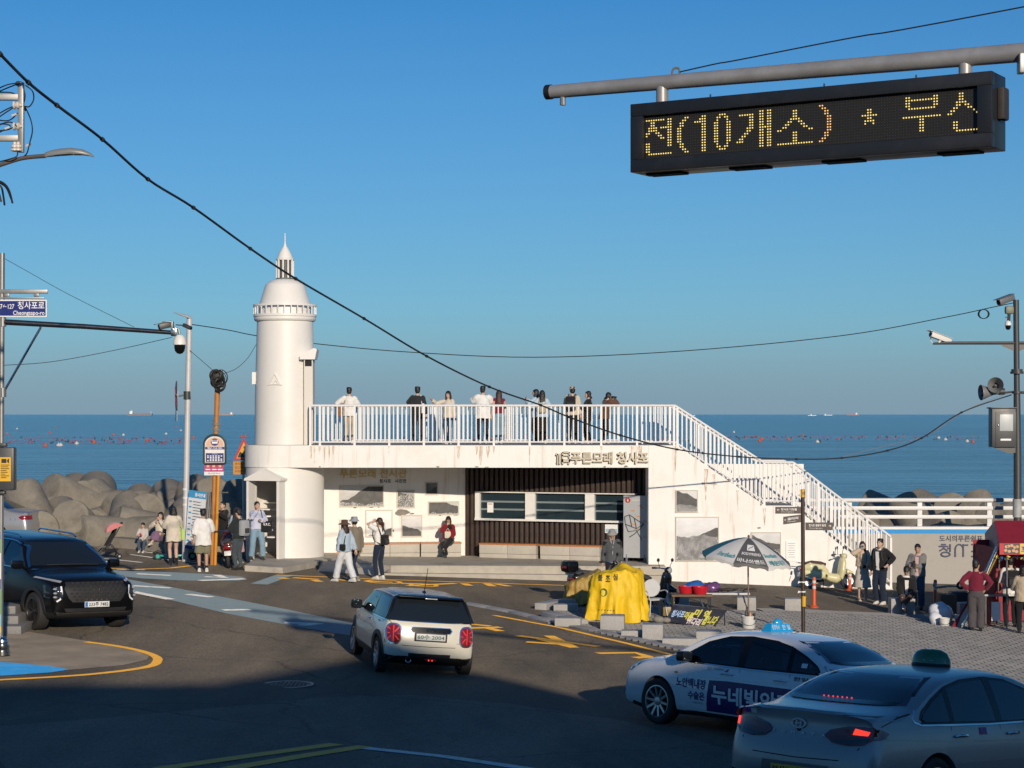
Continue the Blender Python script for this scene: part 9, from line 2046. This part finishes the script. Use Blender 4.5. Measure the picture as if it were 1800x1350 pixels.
f=person('woman with long black hair and small beige backpack on the terrace',deck(953,60.0),1.64,180,LBL,BLK,1,.84,.03,hair='long',arms=('strap','rail'),women=True,shoes=WSH,legw=.015)
backpack(f,'small beige backpack on the long haired woman at the railing',C('sand',(0.42,0.34,0.22)),None,.24,.30,.12,1.12)
f=person('man in tan cap and beige jacket on the terrace wearing a black backpack',deck(1006,60.2),1.76,165,C('pale_beige',(0.55,0.48,0.38)),BLK,1,.84,.03,arms=('phone','down'),hat=('cap',BEI),headyaw=25,shoes=WSH)
backpack(f,'black backpack on the man in the tan cap',BLK,CHA,.30,.44,.15,1.2)
f=person('woman in black with bobbed hair on the terrace, turned to the man in the cap',deck(1034,60.2),1.62,-80,BLK,BLK,1,.78,.03,hair='bob',arms=('phone','phone'),women=True,shoes=WSH)
f=person('person in brown jacket at the end of the terrace pointing a camera to the right',deck(1062,60.3),1.60,120,BRN,DEND,1,.80,.045,hair='bob',arms=('camera','camera'),lean=14,shoes=WSH)
t=prop(f,'camera','black camera held up by the person in the brown jacket','camera');a=MB();c=f.hd(0,-.17,.0);a.bbox(c,(.13,.06,.09),.012);a.build('camera_body',M_BLK,t);a=MB();a.tube([c+V(0,-.02,0),c+V(0,-.13,0)],[.035,.038],12);a.build('lens',M_BLK,t)
# -- left, at the bus stop and on the low wall
g0_=gp(249,971)
f=person('small child in pale jumper and jeans sitting on the low sea wall',g0_+V(0,.25,-.0),1.16,0,C('pale_grey',(0.50,0.45,0.42)),DEN,1,.86,.02,legs='sit',pz=.50,arms=('lap','phone'),nod=18,shoes=WSH,headyaw=-20)
t=prop(f,'drink_cup','red and white cup in the hands of the small child','cup');a=MB();a.lathe([(0,0),(.035,0),(.045,.13),(0,.13)],12,f.J['haR']+V(0,-.05,-.04));a.build('cup',RED,t);a=MB();a.lathe([(.047,.13),(.047,.145),(0,.15)],12,f.J['haR']+V(0,-.05,-.04));a.build('lid',WSH,t)
f=person('woman with purple skirt sitting on the low wall, hand at her mouth',gp(281,968)+V(0,.15,0),1.60,-12,CRM,None,1,.92,.02,legs='cross',pz=.46,arms=('mouth','phone_up'),hair='long',women=True,skirt=(PUR,.28,.02),shoes=WSH,kind='none')
f=person('seated woman in black with white trainers, between the purple skirt and the white shirt dress',gp(297,980)+V(0,.3,0),1.60,5,BLK,BLK,1,.90,.02,legs='sit',pz=.46,arms=('lap','mouth'),hair='long',women=True,shoes=WSH,kind='shorts')
f=person('woman standing with her back turned in a long white shirt and black boots',gp(305,994),1.66,205,CRM,None,1,.70,.05,hair='bob',arms=('phone','phone'),women=True,nod=25,kind='none',skirt=(CRM,.70,.02),socks=(BLK,.32))
a=MB();ering(a,[(f.U((0,0,1.045)),.20,.155),(f.U((0,0,1.075)),.20,.155)],18);a.build('belt',BLK,f.t)
shoulder_bag(f,'lime green bag hanging behind the woman in the long white shirt',GRN,-1,.26,.34,.90,.06,sx=.24)
f=person('woman in blue flowered dress beside the notice board, looking at her phone',gp(336,985),1.60,-60,C('flowered',(0.20,0.38,0.62),var=0.5),None,.4,.80,.025,hair='bob',arms=('phone','phone'),women=True,nod=20,kind='none',skirt=(MATS['cloth_flowered'],.52,.04),shoes=WSH)
phone(f,'phone in the hand of the woman in the flowered dress','haR')
f=person('man in baggy white shirt and khaki shorts standing with his back turned',gp(357,1005),1.72,196,W_,KHA,.6,.72,.05,arms=('down','phone'),kind='shorts',legw=.02,shoes=WSH,socks=(BLK,.18),nod=10,skin=1)
f=person('person in black holding a red phone, standing in shade behind the motor scooter',gp(392,978),1.66,-35,BLK,BLK,1,.84,.03,hair='bun',arms=('phone_up','phone_up'),women=True)
phone(f,'red phone held by the person in black in the shade','haR',RED)
f=person('dark haired person in patterned skirt half hidden behind the man with the silver backpack',gp(416,990),1.62,150,LBL,None,1,.85,.03,hair='long',hairm=M_HAIRB,women=True,kind='none',skirt=(C('patterned',(0.50,0.30,0.34),var=0.5),.35,.06),shoes=WSH)
f=person('man in black jacket and dark jeans wearing a silver backpack, head bent',gp(419,1002),1.70,-125,C('black_green',(0.02,0.028,0.03)),C('slate_denim',(0.055,0.072,0.085)),1,.88,.025,arms=('phone','phone'),nod=22)
backpack(f,'silver and black backpack on the man in the black jacket by the tower',C('silver',(0.34,0.35,0.36)),CHA,.30,.44,.16,1.18)
pv_=at(452,990,56.0)
f=person('woman in lavender shirt and wide pale jeans beside the tower entrance',V(pv_.x,56.0,G(pv_.x,56)+.16),1.67,18,LAV,DENL,1,.88,.03,hair='tail',arms=('phone','mouth'),women=True,legw=.016,legs='wide',headyaw=8)
t,c=shoulder_bag(f,'big black tote bag with white letters on the woman in lavender',BLK,1,.40,.34,.97,.0,sx=.24)
a=MB();text_into(a,'V.F.C.',rectmap(V(c.x-.06,-.208,c.z+.02),V(.26,0,0),V(0,0,.07),V(0,-1,0)),bold=.02)
a=MB();FB=rectmap(c+V(-.10,-.206,.03),V(.22,0,0),V(0,0,.075),V(0,-1,0));a.prism([(-.25,-2.2),(1.2,-2.2),(1.2,1.8),(-.25,1.8)],-.02,-.004,FB);a.build('front_panel',BLK,t);a=MB();text_into(a,'V.F.C.',FB,bold=.03);a.build('lettering',W_,t,0)
# -- middle
f=person('woman in dark brimmed sun hat and pale blue jacket, walking left',gp(606,1024),1.66,-128,C('pale_denim',(0.38,0.47,0.55)),C('off_white',(0.60,0.62,0.64)),1,.84,.03,hair='half',hairm=M_HAIRB,legs='walk',legw=.022,arms=('down','swing'),hat=('brim',C('straw_black',(0.10,0.055,0.03))),women=True,headyaw=-15,shoes=WSH)
shoulder_bag(f,'black crescent shoulder bag on the woman in the pale blue jacket',BLK,1,.30,.17,.98,.06,sx=.22,cross=True)
f=person('man in grey bucket hat and taupe jacket walking left beside the woman in pale blue',gp(623,1021),1.72,-140,TAU,DEND,1,.80,.04,legs='walk2',arms=('swing','down'),hat=('bucket',C('hat_grey',(0.28,0.31,0.34))),shoes=C('shoe_grey',(0.2,0.2,0.2)),headyaw=-10)
f=person('woman in white T-shirt and dark jeans with a ponytail, shading her eyes',gp(667,1018),1.68,-130,W_,DEND,.4,.96,.01,hair='tail',hairm=M_HAIRB,arms=('brow','brow'),women=True,shoes=WSH)
backpack(f,'small black backpack on the woman shading her eyes',BLK,CHA,.24,.30,.13,1.10)
pb=at(788,975,wallA(788)-0.72)
f=person('woman in black with a red and black jacket sitting on the bench under the photos',V(pb.x,pb.y+.10,.285),1.62,-4,C('dark_red',(0.20,0.012,0.018)),BLK,1,.95,.03,hair='long',legs='cross',pz=.52,arms=('lap','mouth'),women=True,nod=28,legw=.02)
a=MB();ering(a,[(f.U((0,-.02,1.30)),.205,.152),(f.U((0,0,1.40)),.150,.115),(f.U((0,.01,1.45)),.08,.08)],16);a.build('jacket_yoke',BLK,f.t)
t=prop(f,'hand_bag','cream bag on the lap of the woman sitting on the bench','bag');a=MB();a.bbox((0,-.20,.98-.38+.14),(.20,.10,.22),.03);a.build('bag',CRM,t);a=MB();a.tube(smoothpath([V(-.06,-.2,.84),V(0,-.2,.95),V(.06,-.2,.84)],4),.008,6);a.build('handle',CRM,t)
pm_=at(1076,0,52.0)
f=person('man in grey bucket hat and grey waistcoat facing the viewer behind the yellow cover',V(pm_.x,52.0,G(pm_.x,52)),1.72,-6,C('vest_grey',(0.085,0.09,0.095)),BLK,1,.84,.035,arms=('down','down'),hat=('bucket',C('hat_stone',(0.30,0.29,0.26))),skin=1,nod=14)
a=MB();a.tube([f.hd(.07,0,-.05),f.U((.03,-.15,1.25)),f.U((.02,-.155,1.05))],.005,5);a.tube([f.hd(-.07,0,-.05),f.U((.02,-.15,1.25))],.005,5);a.build('earphone_cord',W_,f.t)
for nm in 'LR':
    a=MB();sh,el,ha=f.J['sh'+nm],f.J['el'+nm],f.J['ha'+nm];a.tube([sh,sh.lerp(el,.5),el,el.lerp(ha,.93)],[.088,.082,.078,.064],12);a.build('sleeve',BLK,f.t)
# -- right
f=person('woman in cream knit and ragged white skirt holding a camera to her face',gp(1516,1056),1.62,0,C('knit',(0.50,0.40,0.30)),None,1,.98,.03,hair='long',arms=('lap','camera'),women=True,kind='none',skirt=(C('gauze',(0.50,0.46,0.40)),.38,.06),shoes=C('skin_shoe',(0.42,0.30,0.22)))
t=prop(f,'camera','compact camera raised by the woman in the white skirt','camera');a=MB();a.bbox(f.J['haR']+V(.03,-.03,.07),(.10,.04,.13),.01);a.build('camera_body',mat('camera_grey',(0.25,0.25,0.26),0.4),t);a=MB();a.tube([f.J['haR']+V(.03,-.04,.09),f.J['haR']+V(.03,-.09,.09)],.028,12);a.build('lens',M_BLK,t)
t=prop(f,'camera','black camera hanging at the waist of the woman in the white skirt','camera');a=MB();a.bbox((.0,-.215,1.0),(.13,.06,.09),.012);a.build('camera_body',M_BLK,t);a=MB();a.tube([V(0,-.23,1.0),V(0,-.30,.99)],.036,12);a.build('lens',M_BLK,t);a=MB();a.tube(smoothpath([V(-.06,-.21,1.03),V(-.09,-.16,1.25),V(-.06,-.02,1.47),V(.06,-.02,1.47),V(.09,-.16,1.25),V(.06,-.21,1.03)],4),.007,5);a.build('strap',BLK,t)
f=person('man in open black jacket, white shirt and jeans beside the woman with the camera',gp(1547,1062),1.76,-38,W_,DEND,1,.88,.01,jacket=BLK,arms=('side','down'),legw=.015,shoes=WSH)
backpack(f,'black backpack on the man in the open black jacket by the stairs',BLK,CHA,.30,.42,.16,1.18)
f=person('man in grey cardigan and pink T-shirt standing behind the seated man',gp(1613,1071),1.72,-18,PNK,DEN,1,.86,.01,jacket=GRY,collar=PNK,hair='fringe',arms=('cross','phone'),legw=.015,skin=1)
phone(f,'phone of the man in the grey cardigan','haR')
sb=gp(1597,1082)
f=person('man in black cardigan and brown trousers sitting on a stone block, head bent',sb+V(0,.30,0),1.70,-8,W_,BRS,1,.92,.01,jacket=BLK,legs='cross',pz=.47,arms=('lap','lap'),nod=38,lean=14,hair='fringe',shoes=C('shoe_pale',(0.35,0.34,0.33)))
t=thing('stone_block','grey stone block the man in the black cardigan sits on','stone block',sb+V(-.10,.38,0));a=MB();a.bbox((0,0,.20),(.62,.42,.42),.02);a.build('block',M_GRAN,t)
f=person('man in maroon jumper and grey trousers with hands on hips beside the red stall',gp(1716,1111),1.70,165,MAR,C('trouser_grey',(0.075,0.068,0.072)),1,.98,.006,arms=('hip','hip'),legw=.02,headyaw=-30,skin=1,shoes=BLK)
f=person('man in white shirt with a black backpack and black trousers at the red stall',gp(1776,1104),1.72,178,W_,BLK,1,.82,.03,arms=('phone','phone'),nod=15)
backpack(f,'black backpack on the man in white at the stall',BLK,CHA,.30,.42,.16,1.2)
f=person('person in beige jacket at the stall, cut off by the frame',gp(1798,1116),1.62,160,BEI,BLK,1,.82,.035,hair='bob',arms=('phone','phone'),women=True)

# ============================================================ the street the viewer stands in: houses behind, whose long shadow lies over the road
SR=V(SUN_H.y,-SUN_H.x,0)
def street_house(name,label,s0,s1,w0,w1,prof,m,storeys=3):
    """front faces the sea; prof: (s, z) roof line"""
    o=SR*((s0+s1)/2)+SUN_H*w1;zb=0.0;t=thing(name,label,'building',V(o.x,o.y,G(o.x,o.y)));a=MB()
    P=lambda s,w,z:SR*s+SUN_H*w+V(0,0,z)
    top=[(s0,prof[0][1])]+prof[1:-1]+[(s1,prof[-1][1])];n=len(top)
    low=G(o.x,o.y)-1.0
    vs=[P(s,w1,z) for s,z in top]+[P(s1,w1,low),P(s0,w1,low)]+[P(s,w0,z) for s,z in top]+[P(s1,w0,low),P(s0,w0,low)];k=n+2
    a.add(vs,[tuple(range(k)),tuple(range(2*k-1,k-1,-1))]+[(i,(i+1)%k,k+(i+1)%k,k+i) for i in range(k)]);a.build('wall',m,t,0,world=True)
    for i in range(storeys):
        for j in range(3):
            s=s0+(s1-s0)*(j+0.5)/3;z=G(o.x,o.y)+1.2+2.9*i;w=min(1.2,(s1-s0)/5)
            u=MB();ang_=math.atan2(SR.y,SR.x);u.box(P(s,w1+0.02,z+0.6),(w,0.08,1.2),rot=Matrix.Rotation(ang_,3,'Z'));f=u.build('window',MATS['window_white'],t,0,world=True)
            u=MB();u.box(P(s,w1+0.065,z+0.6)-t.location,(w-0.14,0.02,1.06),rot=Matrix.Rotation(ang_,3,'Z'));u.build('pane',M_GLASS,f,0)
M_BR=mat('street_render',(0.30,0.26,0.22),0.85,var=0.1,scale=1);M_BR2=mat('street_brick',(0.22,0.11,0.08),0.85,var=0.2,scale=3)
street_house('shop_house','flat roofed shop house across the street behind the viewer, left of the gable',-14,2.5,-22,-12,[(-14,12.5),(2.5,12.4)],M_BR)
street_house('gabled_house','brick house with a low gable across the street behind the viewer',2.3,8.6,-22,-12.1,[(2.5,12.3),(5.7,13.45),(7.6,12.75),(8.6,11.9)],M_BR2)
street_house('cafe_house','narrow flat roofed house across the street behind the viewer, right of the gable',8.2,11.4,-22.1,-12.2,[(8.2,11.9),(11.4,11.9)],M_BR)
street_house('corner_house','low house at the corner behind the viewer',11.2,24,-24,-15,[(11.2,8.3),(24,8.0)],M_BR2,2)
